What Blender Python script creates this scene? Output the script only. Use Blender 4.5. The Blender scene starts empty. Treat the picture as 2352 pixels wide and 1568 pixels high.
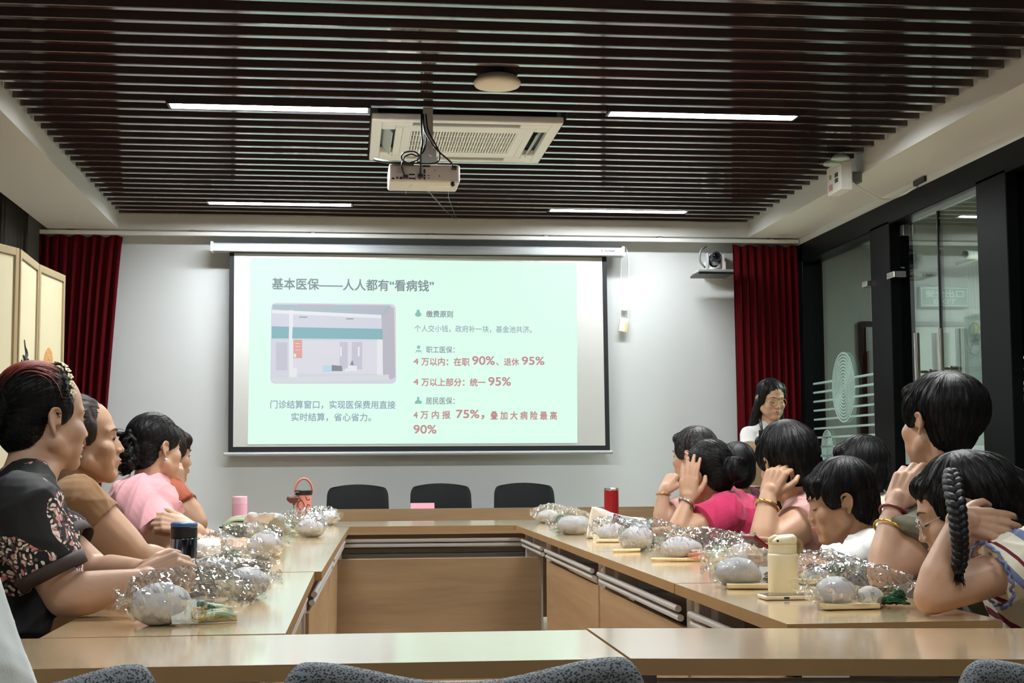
import bpy, bmesh, math, random
import numpy as np
from mathutils import Vector, Matrix, Quaternion, noise
from mathutils.bvhtree import BVHTree

SC = bpy.context.scene
COL = SC.collection
PI = math.pi
# ---------------------------------------------------------------- camera (first), world, light, exposure
FPX, CX, CY = 3250.0, 1176.0, 784.0
CAM = Vector((0.0, 0.0, 1.06))
_yaw, _pitch, _roll = 0.11519, 0.08445, -0.005
_w = Vector((math.sin(_yaw) * math.cos(_pitch), math.cos(_yaw) * math.cos(_pitch), math.sin(_pitch)))
_r = _w.cross(Vector((0, 0, 1))).normalized()
_u = _r.cross(_w)
_r, _u = math.cos(_roll) * _r + math.sin(_roll) * _u, -math.sin(_roll) * _r + math.cos(_roll) * _u
cam_d = bpy.data.cameras.new('camera')
cam_d.sensor_width = 36.0
cam_d.lens = FPX / 2352.0 * 36.0
cam_d.clip_start = 0.05
cam_d.clip_end = 60
cam = bpy.data.objects.new('camera', cam_d)
COL.objects.link(cam)
cam.matrix_world = Matrix(((_r.x, _u.x, -_w.x, CAM.x), (_r.y, _u.y, -_w.y, CAM.y), (_r.z, _u.z, -_w.z, CAM.z), (0, 0, 0, 1)))
SC.camera = cam

world = bpy.data.worlds.new('world')
SC.world = world
world.use_nodes = True
world.node_tree.nodes['Background'].inputs[0].default_value = (0.55, 0.6, 0.6, 1)
world.node_tree.nodes['Background'].inputs[1].default_value = 0.05
SC.view_settings.view_transform = 'Standard'
SC.view_settings.look = 'None'
SC.view_settings.gamma = 1.0
SC.view_settings.use_curve_mapping = False
SC.view_settings.exposure = 1.2
SC.cycles.max_bounces = 8
SC.cycles.diffuse_bounces = 4
SC.cycles.glossy_bounces = 4
SC.cycles.transmission_bounces = 6
SC.cycles.transparent_max_bounces = 16
SC.cycles.caustics_reflective = False
SC.cycles.caustics_refractive = False
SC.cycles.use_denoising = True
SC.cycles.sample_clamp_indirect = 4.0
TUBE = 105.0      # strength of the ceiling light strips
SLIDE = 0.36     # how bright the projected slide is


def ray(x, y):
    return _w + _r * ((x - CX) / FPX) - _u * ((y - CY) / FPX)


def at(x, y, Y):
    "photo pixel -> point of the room on the cross plane at depth Y"
    d = ray(x, y)
    return CAM + d * (Y / d.y)


def atz(x, y, z):
    d = ray(x, y)
    return CAM + d * ((z - CAM.z) / d.z)


def atx(x, y, X):
    d = ray(x, y)
    return CAM + d * (X / d.x)


def lin(c):
    out = []
    for v in c[:3]:
        v = v / 255.0
        out.append(v / 12.92 if v <= 0.04045 else ((v + 0.055) / 1.055) ** 2.4)
    return (out[0], out[1], out[2], 1.0)


# ---------------------------------------------------------------- materials
def mat(name, c=(200, 200, 200), rough=0.5, metal=0.0, spec=0.5, emit=None, es=0.0, coat=0.0, var=0.0, vscale=6.0,
        bump=0.0, bscale=60.0, stretch=(1, 1, 1), alpha=None, sheen=0.0, subs=0.0, c2=None):
    m = bpy.data.materials.new(name)
    m.use_nodes = True
    nt = m.node_tree
    b = nt.nodes['Principled BSDF']
    col = lin(c)
    b.inputs['Base Color'].default_value = col
    b.inputs['Roughness'].default_value = rough
    b.inputs['Metallic'].default_value = metal
    b.inputs['Specular IOR Level'].default_value = spec
    if coat:
        b.inputs['Coat Weight'].default_value = coat
        b.inputs['Coat Roughness'].default_value = 0.08
    if sheen:
        b.inputs['Sheen Weight'].default_value = sheen
        b.inputs['Sheen Roughness'].default_value = 0.5
    if subs:
        b.inputs['Subsurface Weight'].default_value = subs
        b.inputs['Subsurface Radius'].default_value = (0.012, 0.005, 0.003)
        b.inputs['Subsurface Scale'].default_value = 1.0
    if emit is not None:
        b.inputs['Emission Color'].default_value = lin(emit)
        b.inputs['Emission Strength'].default_value = es
    if var or bump:
        tc = nt.nodes.new('ShaderNodeTexCoord')
        mp = nt.nodes.new('ShaderNodeMapping')
        mp.inputs['Scale'].default_value = stretch
        nt.links.new(tc.outputs['Object'], mp.inputs['Vector'])
        if var:
            n = nt.nodes.new('ShaderNodeTexNoise')
            n.inputs['Scale'].default_value = vscale
            n.inputs['Detail'].default_value = 5
            nt.links.new(mp.outputs['Vector'], n.inputs['Vector'])
            mx = nt.nodes.new('ShaderNodeMix')
            mx.data_type = 'RGBA'
            rp = nt.nodes.new('ShaderNodeMapRange')
            rp.inputs['From Min'].default_value = 0.3
            rp.inputs['From Max'].default_value = 0.7
            nt.links.new(n.outputs['Fac'], rp.inputs['Value'])
            nt.links.new(rp.outputs['Result'], mx.inputs['Factor'])
            if c2 is None:
                mx.inputs['A'].default_value = tuple(max(0, v * (1 - var)) for v in col[:3]) + (1,)
                mx.inputs['B'].default_value = tuple(min(1, v * (1 + var)) for v in col[:3]) + (1,)
            else:
                mx.inputs['A'].default_value = col
                mx.inputs['B'].default_value = lin(c2)
            nt.links.new(mx.outputs['Result'], b.inputs['Base Color'])
        if bump:
            n2 = nt.nodes.new('ShaderNodeTexNoise')
            n2.inputs['Scale'].default_value = bscale
            n2.inputs['Detail'].default_value = 3
            nt.links.new(mp.outputs['Vector'], n2.inputs['Vector'])
            bp = nt.nodes.new('ShaderNodeBump')
            bp.inputs['Strength'].default_value = bump
            bp.inputs['Distance'].default_value = 0.004
            nt.links.new(n2.outputs['Fac'], bp.inputs['Height'])
            nt.links.new(bp.outputs['Normal'], b.inputs['Normal'])
    return m


def wood(name, ca, cb, axis, rough=0.28, coat=0.5, scale=1.0):
    "laminate with grain along the axis 0/1/2"
    m = bpy.data.materials.new(name)
    m.use_nodes = True
    nt = m.node_tree
    b = nt.nodes['Principled BSDF']
    tc = nt.nodes.new('ShaderNodeTexCoord')
    mp = nt.nodes.new('ShaderNodeMapping')
    s = [14.0 * scale] * 3
    s[axis] = 1.1 * scale
    mp.inputs['Scale'].default_value = s
    nt.links.new(tc.outputs['Object'], mp.inputs['Vector'])
    n = nt.nodes.new('ShaderNodeTexNoise')
    n.inputs['Scale'].default_value = 1.0
    n.inputs['Detail'].default_value = 6
    n.inputs['Roughness'].default_value = 0.62
    n.inputs['Distortion'].default_value = 0.6
    nt.links.new(mp.outputs['Vector'], n.inputs['Vector'])
    n3 = nt.nodes.new('ShaderNodeTexNoise')
    n3.inputs['Scale'].default_value = 7.0
    n3.inputs['Detail'].default_value = 4
    nt.links.new(mp.outputs['Vector'], n3.inputs['Vector'])
    ad = nt.nodes.new('ShaderNodeMath')
    ad.operation = 'MULTIPLY_ADD'
    ad.inputs[1].default_value = 0.3
    nt.links.new(n3.outputs['Fac'], ad.inputs[0])
    nt.links.new(n.outputs['Fac'], ad.inputs[2])
    rp = nt.nodes.new('ShaderNodeMapRange')
    rp.inputs['From Min'].default_value = 0.42
    rp.inputs['From Max'].default_value = 0.9
    nt.links.new(ad.outputs[0], rp.inputs['Value'])
    mx = nt.nodes.new('ShaderNodeMix')
    mx.data_type = 'RGBA'
    mx.inputs['A'].default_value = lin(ca)
    mx.inputs['B'].default_value = lin(cb)
    nt.links.new(rp.outputs['Result'], mx.inputs['Factor'])
    nt.links.new(mx.outputs['Result'], b.inputs['Base Color'])
    b.inputs['Roughness'].default_value = rough
    b.inputs['Coat Weight'].default_value = coat
    b.inputs['Coat Roughness'].default_value = 0.12
    bp = nt.nodes.new('ShaderNodeBump')
    bp.inputs['Strength'].default_value = 0.05
    bp.inputs['Distance'].default_value = 0.002
    nt.links.new(n3.outputs['Fac'], bp.inputs['Height'])
    nt.links.new(bp.outputs['Normal'], b.inputs['Normal'])
    return m


def clear(name, tint=(235, 240, 238), base=0.05, gloss_rough=0.02, bump=0.0, bscale=40.0, haze=0.0, fac=1.0, ior=1.45):
    "thin clear sheet: transparent with a fresnel reflection"
    m = bpy.data.materials.new(name)
    m.use_nodes = True
    nt = m.node_tree
    nt.nodes.remove(nt.nodes['Principled BSDF'])
    out = nt.nodes['Material Output']
    tr = nt.nodes.new('ShaderNodeBsdfTransparent')
    tr.inputs[0].default_value = lin(tint)
    gl = nt.nodes.new('ShaderNodeBsdfGlossy')
    gl.inputs['Roughness'].default_value = gloss_rough
    gl.inputs['Color'].default_value = (1, 1, 1, 1)
    fr = nt.nodes.new('ShaderNodeFresnel')
    fr.inputs['IOR'].default_value = ior
    ma = nt.nodes.new('ShaderNodeMath')
    ma.operation = 'MULTIPLY_ADD'
    ma.inputs[1].default_value = fac
    ma.inputs[2].default_value = base
    nt.links.new(fr.outputs[0], ma.inputs[0])
    mx = nt.nodes.new('ShaderNodeMixShader')
    nt.links.new(ma.outputs[0], mx.inputs[0])
    a = tr
    if haze:
        df = nt.nodes.new('ShaderNodeBsdfDiffuse')
        df.inputs[0].default_value = (0.85, 0.87, 0.87, 1)
        m0 = nt.nodes.new('ShaderNodeMixShader')
        m0.inputs[0].default_value = haze
        nt.links.new(tr.outputs[0], m0.inputs[1])
        nt.links.new(df.outputs[0], m0.inputs[2])
        a = m0
    nt.links.new(a.outputs[0], mx.inputs[1])
    nt.links.new(gl.outputs[0], mx.inputs[2])
    nt.links.new(mx.outputs[0], out.inputs[0])
    if bump:
        tc = nt.nodes.new('ShaderNodeTexCoord')
        n2 = nt.nodes.new('ShaderNodeTexNoise')
        n2.inputs['Scale'].default_value = bscale
        n2.inputs['Detail'].default_value = 2
        nt.links.new(tc.outputs['Object'], n2.inputs['Vector'])
        bp = nt.nodes.new('ShaderNodeBump')
        bp.inputs['Strength'].default_value = bump
        bp.inputs['Distance'].default_value = 0.01
        nt.links.new(n2.outputs['Fac'], bp.inputs['Height'])
        nt.links.new(bp.outputs['Normal'], gl.inputs['Normal'])
        nt.links.new(bp.outputs['Normal'], fr.inputs['Normal'])
    return m


# ---------------------------------------------------------------- mesh builder
ORG = {}


class MB:
    def __init__(self):
        self.v, self.f, self.mi = [], [], []
        self.k = 0

    def add(self, vs, fs):
        o = len(self.v)
        self.v.extend([tuple(p) for p in vs])
        for f in fs:
            self.f.append(tuple(i + o for i in f))
            self.mi.append(self.k)
        return self

    def use(self, k):
        self.k = k
        return self

    def box(self, c, s, rot=None, taper=None):
        c = Vector(c)
        vs = []
        for sx in (-.5, .5):
            for sy in (-.5, .5):
                for sz in (-.5, .5):
                    p = Vector((sx * s[0], sy * s[1], sz * s[2]))
                    if taper and sz > 0:
                        p.x *= taper
                        p.y *= taper
                    if rot is not None:
                        p = rot @ p
                    vs.append(c + p)
        return self.add(vs, [(0, 1, 3, 2), (4, 6, 7, 5), (0, 4, 5, 1), (2, 3, 7, 6), (0, 2, 6, 4), (1, 5, 7, 3)])

    def bb(self, a, b):
        return self.box([(a[i] + b[i]) / 2 for i in range(3)], [abs(b[i] - a[i]) for i in range(3)])

    def quad(self, a, b, c, d):
        return self.add([a, b, c, d], [(0, 1, 2, 3)])

    def rings(self, rs, cap=True, closed=True):
        n = len(rs[0])
        vs = [p for r in rs for p in r]
        fs = []
        for i in range(len(rs) - 1):
            for j in range(n if closed else n - 1):
                a, b = i * n + j, i * n + (j + 1) % n
                fs.append((a, b, b + n, a + n))
        if cap and closed:
            fs.append(tuple(range(n))[::-1])
            fs.append(tuple((len(rs) - 1) * n + j for j in range(n)))
        return self.add(vs, fs)

    def cyl(self, p0, p1, r0, r1=None, n=16, cap=True):
        r1 = r0 if r1 is None else r1
        p0, p1 = Vector(p0), Vector(p1)
        d = (p1 - p0).normalized()
        a = d.orthogonal().normalized()
        b = d.cross(a)
        rs = []
        for p, r in ((p0, r0), (p1, r1)):
            rs.append([p + (a * math.cos(t) + b * math.sin(t)) * r for t in [2 * PI * k / n for k in range(n)]])
        return self.rings(rs, cap)

    def tube(self, pts, r, n=8, cap=True, flat=1.0):
        pts = [Vector(p) for p in pts]
        rr = r if isinstance(r, (list, tuple)) else [r] * len(pts)
        a = None
        rs = []
        for i, p in enumerate(pts):
            d = (pts[min(i + 1, len(pts) - 1)] - pts[max(i - 1, 0)])
            if d.length < 1e-9:
                d = Vector((0, 0, 1))
            d.normalize()
            if a is None:
                a = d.orthogonal().normalized()
            a = (a - d * a.dot(d))
            a = a.normalized() if a.length > 1e-6 else d.orthogonal().normalized()
            b = d.cross(a)
            rs.append([p + (a * math.cos(t) + b * math.sin(t) * flat) * rr[i] for t in [2 * PI * k / n for k in range(n)]])
        return self.rings(rs, cap)

    def lathe(self, prof, c=(0, 0, 0), n=32, axis='z', cap=True):
        c = Vector(c)
        rs = []
        for r, h in prof:
            ring = []
            for k in range(n):
                t = 2 * PI * k / n
                if axis == 'z':
                    p = Vector((r * math.cos(t), r * math.sin(t), h))
                elif axis == 'y':
                    p = Vector((r * math.cos(t), h, -r * math.sin(t)))
                else:
                    p = Vector((h, r * math.cos(t), r * math.sin(t)))
                ring.append(c + p)
            rs.append(ring)
        return self.rings(rs, cap)

    def ell(self, c, r, rot=None, n=16, m=10):
        c = Vector(c)
        if not isinstance(r, (list, tuple)):
            r = (r, r, r)
        vs = []
        for i in range(m + 1):
            th = PI * i / m
            for k in range(n):
                t = 2 * PI * k / n
                p = Vector((r[0] * math.sin(th) * math.cos(t), r[1] * math.sin(th) * math.sin(t), -r[2] * math.cos(th)))
                if rot is not None:
                    p = rot @ p
                vs.append(c + p)
        fs = []
        for i in range(m):
            for k in range(n):
                a, b = i * n + k, i * n + (k + 1) % n
                fs.append((a, b, b + n, a + n))
        return self.add(vs, fs)

    def cap(self, p0, p1, r0, r1=None, n=14):
        "tapered capsule with round ends"
        r1 = r0 if r1 is None else r1
        p0, p1 = Vector(p0), Vector(p1)
        d = p1 - p0
        if d.length < 1e-6:
            return self.ell(p0, r0)
        d.normalize()
        a = d.orthogonal().normalized()
        b = d.cross(a)
        rs = []
        for q in (-1.0, -0.92, -0.7, -0.38, 0):
            rs.append((p0 + d * (q * r0), r0 * math.sqrt(max(0.0004, 1 - q * q))))
        for q in (0, 0.38, 0.7, 0.92, 1.0):
            rs.append((p1 + d * (q * r1), r1 * math.sqrt(max(0.0004, 1 - q * q))))
        R = [[p + (a * math.cos(2 * PI * k / n) + b * math.sin(2 * PI * k / n)) * r for k in range(n)] for p, r in rs]
        return self.rings(R, True)

    def prism(self, poly, h, o, ux, uy):
        "extrude a 2-D outline (in the axes ux, uy at o) along their normal by h"
        o, ux, uy = Vector(o), Vector(ux).normalized(), Vector(uy).normalized()
        nz = ux.cross(uy) * h
        n = len(poly)
        vs = [o + ux * p[0] + uy * p[1] for p in poly] + [o + ux * p[0] + uy * p[1] + nz for p in poly]
        fs = [tuple(range(n))[::-1], tuple(range(n, 2 * n))]
        for i in range(n):
            j = (i + 1) % n
            fs.append((i, j, j + n, i + n))
        return self.add(vs, fs)

    def build(self, name, m, parent=None, smooth=False, bevel=0.0, seg=2, local=False, solid=0.0, normals=True, sub=0):
        me = bpy.data.meshes.new(name)
        vs = self.v
        if parent is not None and not local:
            o = ORG.get(parent.name, Vector((0, 0, 0)))
            vs = [(p[0] - o.x, p[1] - o.y, p[2] - o.z) for p in vs]
        me.from_pydata(vs, [], self.f)
        ms = m if isinstance(m, (list, tuple)) else [m]
        for q in ms:
            me.materials.append(q)
        if len(ms) > 1:
            me.polygons.foreach_set('material_index', self.mi)
        if normals:
            bm = bmesh.new()
            bm.from_mesh(me)
            bmesh.ops.recalc_face_normals(bm, faces=bm.faces)
            bm.to_mesh(me)
            bm.free()
        if smooth:
            me.polygons.foreach_set('use_smooth', [True] * len(me.polygons))
        me.update()
        ob = bpy.data.objects.new(name, me)
        COL.objects.link(ob)
        if parent is not None:
            ob.parent = parent
            ORG[ob.name] = ORG.get(parent.name, Vector((0, 0, 0)))
        if solid:
            md = ob.modifiers.new('solid', 'SOLIDIFY')
            md.thickness = solid
        if bevel:
            md = ob.modifiers.new('bevel', 'BEVEL')
            md.width = bevel
            md.segments = seg
            md.limit_method = 'ANGLE'
            md.angle_limit = math.radians(40)
        if sub:
            md = ob.modifiers.new('sub', 'SUBSURF')
            md.levels = md.render_levels = sub
        return ob


def thing(name, label, cat, loc=(0, 0, 0), group=None, rz=0.0):
    o = bpy.data.objects.new(name, None)
    COL.objects.link(o)
    o.location = loc
    o.rotation_euler = (0, 0, rz)
    o['label'] = label
    o['category'] = cat
    if group:
        o['group'] = group
    ORG[o.name] = Vector(loc)
    return o


def tag(o, label, cat, group=None, kind=None):
    o['label'] = label
    o['category'] = cat
    if group:
        o['group'] = group
    if kind:
        o['kind'] = kind
    return o


def struct(o):
    o['kind'] = 'structure'
    return o


def dup(root, loc, rz=None, label=None, group=None):
    r = root.copy()
    COL.objects.link(r)
    r.location = loc
    if rz is not None:
        r.rotation_euler = (0, 0, rz)
    if label:
        r['label'] = label
    if group:
        r['group'] = group
    for ch in list(root.children):
        c = ch.copy()
        COL.objects.link(c)
        c.parent = r
        for g in list(ch.children):
            d = g.copy()
            COL.objects.link(d)
            d.parent = c
    return r


def bez(p0, p1, p2, p3, n=16):
    p0, p1, p2, p3 = map(Vector, (p0, p1, p2, p3))
    return [((1 - t) ** 3) * p0 + 3 * ((1 - t) ** 2) * t * p1 + 3 * (1 - t) * t * t * p2 + t ** 3 * p3 for t in [i / n for i in range(n + 1)]]


def smooth_path(pts, n=6):
    "Catmull-Rom through the points"
    P = [Vector(p) for p in pts]
    P = [P[0] * 2 - P[1]] + P + [P[-1] * 2 - P[-2]]
    out = []
    for i in range(1, len(P) - 2):
        for k in range(n):
            t = k / n
            a, b, c, d = P[i - 1], P[i], P[i + 1], P[i + 2]
            out.append(0.5 * ((2 * b) + (c - a) * t + (2 * a - 5 * b + 4 * c - d) * t * t + (3 * b - 3 * c + d - a) * t ** 3))
    out.append(P[-2])
    return out


def text_mesh(name, s, m, parent, place, w, h, thick=0.0, bold=0.0, depth=0.0006):
    """lettering as a mesh: place = (lower-left point, right axis, up axis), fitted to w x h metres"""
    c = bpy.data.curves.new('lettering', 'FONT')
    c.body = s
    c.size = 1.0
    o = bpy.data.objects.new('lettering', c)
    COL.objects.link(o)
    bpy.context.view_layer.update()
    me = bpy.data.meshes.new_from_object(o.evaluated_get(bpy.context.evaluated_depsgraph_get()))
    bpy.data.objects.remove(o)
    bpy.data.curves.remove(c)
    co = np.empty(len(me.vertices) * 3)
    me.vertices.foreach_get('co', co)
    co = co.reshape(-1, 3)
    lo, hi = co.min(0), co.max(0)
    u = (co[:, 0] - lo[0]) / (hi[0] - lo[0]) * w
    v = (co[:, 1] - lo[1]) / (hi[1] - lo[1]) * h
    o0, ux, uy = Vector(place[0]), Vector(place[1]).normalized(), Vector(place[2]).normalized()
    nz = ux.cross(uy)
    og = ORG.get(parent.name, Vector((0, 0, 0))) if parent else Vector((0, 0, 0))
    base = np.array(o0 - og + nz * depth)
    co2 = base + u[:, None] * np.array(ux) + v[:, None] * np.array(uy)
    me.vertices.foreach_set('co', co2.ravel())
    bold *= 1.7
    if bold:
        fs = [tuple(p.vertices) for p in me.polygons]
        n = len(co2)
        vv, ff = [], []
        for k, (dx, dy) in enumerate(((0, 0), (bold, 0), (0, bold), (bold, bold), (bold * .5, -bold * .3))):
            off = (dx - bold * .5) * h * np.array(ux) + (dy - bold * .5) * h * np.array(uy) + np.array(nz) * (.00004 * k)
            vv.append(co2 + off)
            ff += [tuple(i + k * n for i in f) for f in fs]
        bpy.data.meshes.remove(me)
        me = bpy.data.meshes.new(name)
        me.from_pydata(np.concatenate(vv).tolist(), [], ff)
    me.materials.clear()
    me.materials.append(m)
    me.update()
    ob = bpy.data.objects.new(name, me)
    COL.objects.link(ob)
    if parent is not None:
        ob.parent = parent
        ORG[ob.name] = og
    return ob


M = {}
M['wall'] = mat('wall_paint', (211, 216, 218), 0.75, var=0.02, vscale=2, bump=0.05, bscale=220)
M['soffit'] = mat('soffit_paint', (232, 233, 230), 0.8, bump=0.04, bscale=200)
M['ceil_dark'] = mat('ceiling_void', (72, 64, 68), 0.9)
M['slat'] = mat('slat_wood', (70, 60, 62), 0.12, spec=0.9, coat=1.0, var=0.12, vscale=3, stretch=(0.4, 8, 8))
M['white'] = mat('white_plastic', (250, 251, 247), 0.4)
M['cream_pl'] = mat('cream_plastic', (242, 234, 216), 0.45)
M['black'] = mat('black_plastic', (14, 14, 16), 0.45)
M['cable'] = mat('cable_black', (18, 18, 22), 0.35)
M['grey_pl'] = mat('grey_plastic', (128, 130, 132), 0.4)
M['steel'] = mat('brushed_steel', (205, 200, 195), 0.16, metal=1.0)
M['frame'] = mat('black_steel', (12, 14, 15), 0.35, spec=0.05)
M['red'] = mat('red_velvet', (84, 4, 14), 0.9, spec=0.15, var=0.1, vscale=20, stretch=(1, 1, 0.05))
M['grey_cur'] = mat('grey_cloth', (66, 64, 62), 0.9, var=0.1, vscale=30, stretch=(1, 1, 0.05))
M['woodx'] = wood('oak_grain_x', (214, 190, 152), (198, 170, 130), 0, rough=.2, coat=1.0)
M['woody'] = wood('oak_grain_y', (216, 192, 152), (200, 172, 130), 1, rough=.2, coat=1.0)
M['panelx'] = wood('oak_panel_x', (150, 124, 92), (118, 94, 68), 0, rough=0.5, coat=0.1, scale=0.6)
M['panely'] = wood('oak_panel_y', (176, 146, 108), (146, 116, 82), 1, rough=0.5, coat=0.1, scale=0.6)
M['edge'] = mat('oak_edge', (160, 126, 84), 0.4, var=0.06, vscale=12)
M['floor'] = wood('floor_laminate', (222, 204, 180), (206, 184, 156), 1, rough=0.35, coat=0.2, scale=0.5)
M['leg'] = mat('light_grey_metal', (188, 184, 180), 0.35, spec=0.5)
M['alu'] = mat('aluminium', (120, 122, 118), 0.3, metal=0.8)
M['glass'] = clear('clear_glass', (205, 216, 212), base=0.02, gloss_rough=0.0, fac=0.5)
M['film'] = clear('cellophane', (248, 250, 250), base=0.05, gloss_rough=0.05, bump=0.5, bscale=40, haze=0.06, fac=0.42)
# ================================================================= ROOM
XL, XR, YB, YF = -2.32, 3.27, -3.0, 10.0
ZS, ZSLAT = 2.66, 2.76
SX0, SX1, SY1 = -1.577, 2.86, 9.85
struct(MB().bb((XL - .1, YB - .1, -.1), (7.2, 12.2, 0)).build('floor', M['floor']))
struct(MB().bb((XL - .1, YF, 0), (XR + .04, YF + .1, 3.1)).build('wall_back', M['wall']))
struct(MB().bb((XL - .1, YB - .1, 0), (XL, YF + .1, 3.1)).build('wall_left', M['wall']))
struct(MB().bb((XL - .1, YB - .1, 0), (7.2, YB, 3.1)).build('wall_front', M['wall']))
struct(MB().bb((XL - .1, YB - .1, 3.02), (XR + .1, YF + .1, 3.12)).build('ceiling', M['ceil_dark']))
# dropped plaster borders round the slatted field
b = MB()
b.bb((-2.05, YB, ZS), (SX0, YF, 3.0))
struct(b.build('trim_1', M['soffit']))
struct(MB().bb((SX1, YB, ZS), (XR, YF, 3.0)).build('trim_2', M['soffit']))
struct(MB().bb((SX0, SY1, ZS), (SX1, YF, 3.0)).build('trim_3', M['soffit']))
b = MB()
y = 9.79 - 82 * .1547
CUTS = [(.1, 1.072, 6.885, 7.85)] + [(x0 - .014, x1 + .014, yy - .066, yy + .066) for x0, x1, yy in
        ((-.85, .085, 6.765), (1.265, 2.2, 6.72), (-.917, .01, 9.325), (1.36, 2.3, 9.44), (-.85, .085, 4.2), (1.265, 2.2, 4.2), (-.85, .085, 1.6), (1.265, 2.2, 1.6))]
while y < SY1 - 0.03:
    segs = [(SX0 + .012, SX1 - .02)]
    for cx0, cx1, cy0, cy1 in CUTS:      # slats are cut away round the lamps and the air conditioner
        if y + .035 > cy0 and y < cy1:
            new = []
            for s_, e_ in segs:
                if cx0 > s_ and cx1 < e_:
                    new += [(s_, cx0), (cx1, e_)]
                else:
                    new.append((s_, e_))
            segs = new
    for s_, e_ in segs:
        b.bb((s_, y, ZSLAT), (e_, y + .035, ZSLAT + .075))
    y += .1547
sl = struct(b.build('ceiling_slats', M['slat'], bevel=0.003, seg=1))
# carrier bars above the slats
b = MB()
for x in (-1.0, 0.32, 1.66, 2.5):
    b.bb((x - .02, YB, ZSLAT + .0752), (x + .02, 6.88 if .1 < x < 1.07 else SY1, ZSLAT + .12))
    if .1 < x < 1.07:
        b.bb((x - .02, 7.86, ZSLAT + .0752), (x + .02, SY1, ZSLAT + .12))
struct(b.build('ceiling_carriers', M['black']))

# ----- right side: black steel and glass partition
G = 3.27


def gy(x, y):
    return atx(x, y, G).y


yA0, yA1 = gy(2017, 620), gy(2063, 620)     # slim double post left of the doors
yM = gy(2151, 600)                          # where the leaves meet
yB0, yB1 = gy(2264, 500), gy(2334, 500)     # wide post right of the doors
ZH = 2.47
b = MB()
b.bb((G - .05, YB, ZH + .0), (G + .1, 9.86, 2.605))         # header
b.bb((G - .05, 9.74, 0), (G + .1, 10.0, 2.605))             # corner post
b.bb((G - .05, yA1, 0), (G + .1, yA0, ZH + .02))
b.bb((G - .05, yB1, 0), (G + .1, yB0, ZH + .02))
b.bb((G - .05, 3.2, 0), (G + .1, 3.4, ZH + .02))
b.bb((G - .05, YB, 0), (G + .1, yB1, .09))
b.bb((G - .05, yA0, 0), (G + .1, 9.8, .09))
struct(b.build('wall_right', M['frame'], bevel=0.004, seg=1))
struct(MB().bb((G - .03, YB, 2.605), (G + .06, YF, 2.665)).build('trim_4', M['soffit']))
struct(MB().bb((G + .01, yA0, .09), (G + .022, 9.75, ZH)).build('window_1', M['glass']))
w2 = struct(MB().bb((G + .01, 3.4, .09), (G + .022, yB1, ZH)).build('window_2', M['glass']))
struct(MB().bb((G + .01, YB, .09), (G + .022, 3.2, ZH)).build('window_3', M['glass']))
M['frost'] = mat('frosted_band', (168, 190, 184), 0.5, alpha=1)
M['frost2'] = mat('frosted_strip', (150, 165, 160), 0.6)


def leaf(name, y0, y1, yh, hinge_y, xi, xo):
    d = struct(MB().bb((G + .012, min(y0, y1) + .004, .02), (G + .024, max(y0, y1) - .004, ZH - .02)).build(name, M['glass']))
    h = MB()
    for x in (xi, xo):
        h.cyl((x, yh, .62), (x, yh, 1.775), .016, n=20)
    for z in (.85, 1.55):
        h.cyl((xi, yh, z), (xo, yh, z), .0115, n=14)
        h.cyl((G + .0, yh, z), (G + .012, yh, z), .02, n=16)
        h.cyl((G + .024, yh, z), (G + .036, yh, z), .02, n=16)
    h.build('door_handle', M['steel'], d, smooth=False)
    f = MB()
    s = .1 if hinge_y > yh else -.1
    f.bb((G - .002, hinge_y, ZH - .085), (G + .038, hinge_y - s, ZH - .018))
    f.bb((G - .002, hinge_y, .03), (G + .038, hinge_y - s, .11))
    f.build('patch_fitting', M['steel'], d, bevel=.003)
    f = MB()
    f.bb((G + .0, min(y0, y1) + .004, .02), (G + .036, max(y0, y1) - .004, .1))
    f.build('bottom_rail', M['steel'], d)
    return d


hA, hB = gy(2132, 820), gy(2180, 820)
dA = leaf('door_1', yA1, yM + .004, hA, yA1, 3.205, 3.31)
dB = leaf('door_2', yM - .004, yB0, hB, yB0, 3.225, 3.325)
# edge strips and lock plates of the leaves
MB().bb((G + .008, yM - .006, .1), (G + .026, yM + .006, ZH - .02)).build('edge_seal', M['black'], dA)
MB().bb((G - .004, gy(2256, 440) - .012, 2.29), (G + .01, gy(2256, 440) + .012, 2.36)).build('sensor', M['white'], dB)
# frosted bands low on the glass leaves
MB().bb((G + .009, yM + .01, 1.03), (G + .011, yA1 - .01, 1.13)).build('frosted_band', M['frost2'], dA)
MB().bb((G + .009, yB0 + .01, 1.03), (G + .011, yM - .01, 1.13)).build('frosted_band', M['frost2'], dB)
# silver stops on both sides of the slim post
zc = atx(2073, 632, G).z
b = MB()
b.bb((G - .075, yA1 - .12, zc - .018), (G + .0, yA1 - .002, zc + .018))
cl = tag(b.build('door_stop', M['steel'], bevel=.003), 'small silver stop on the door side of the slim black post', 'door stop')
b = MB()
b.bb((G - .075, yA0 + .002, zc - .018), (G + .0, yA0 + .09, zc + .018))
tag(b.build('door_stop', M['steel'], bevel=.003), 'small silver stop on the far side of the slim black post', 'door stop')


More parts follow.
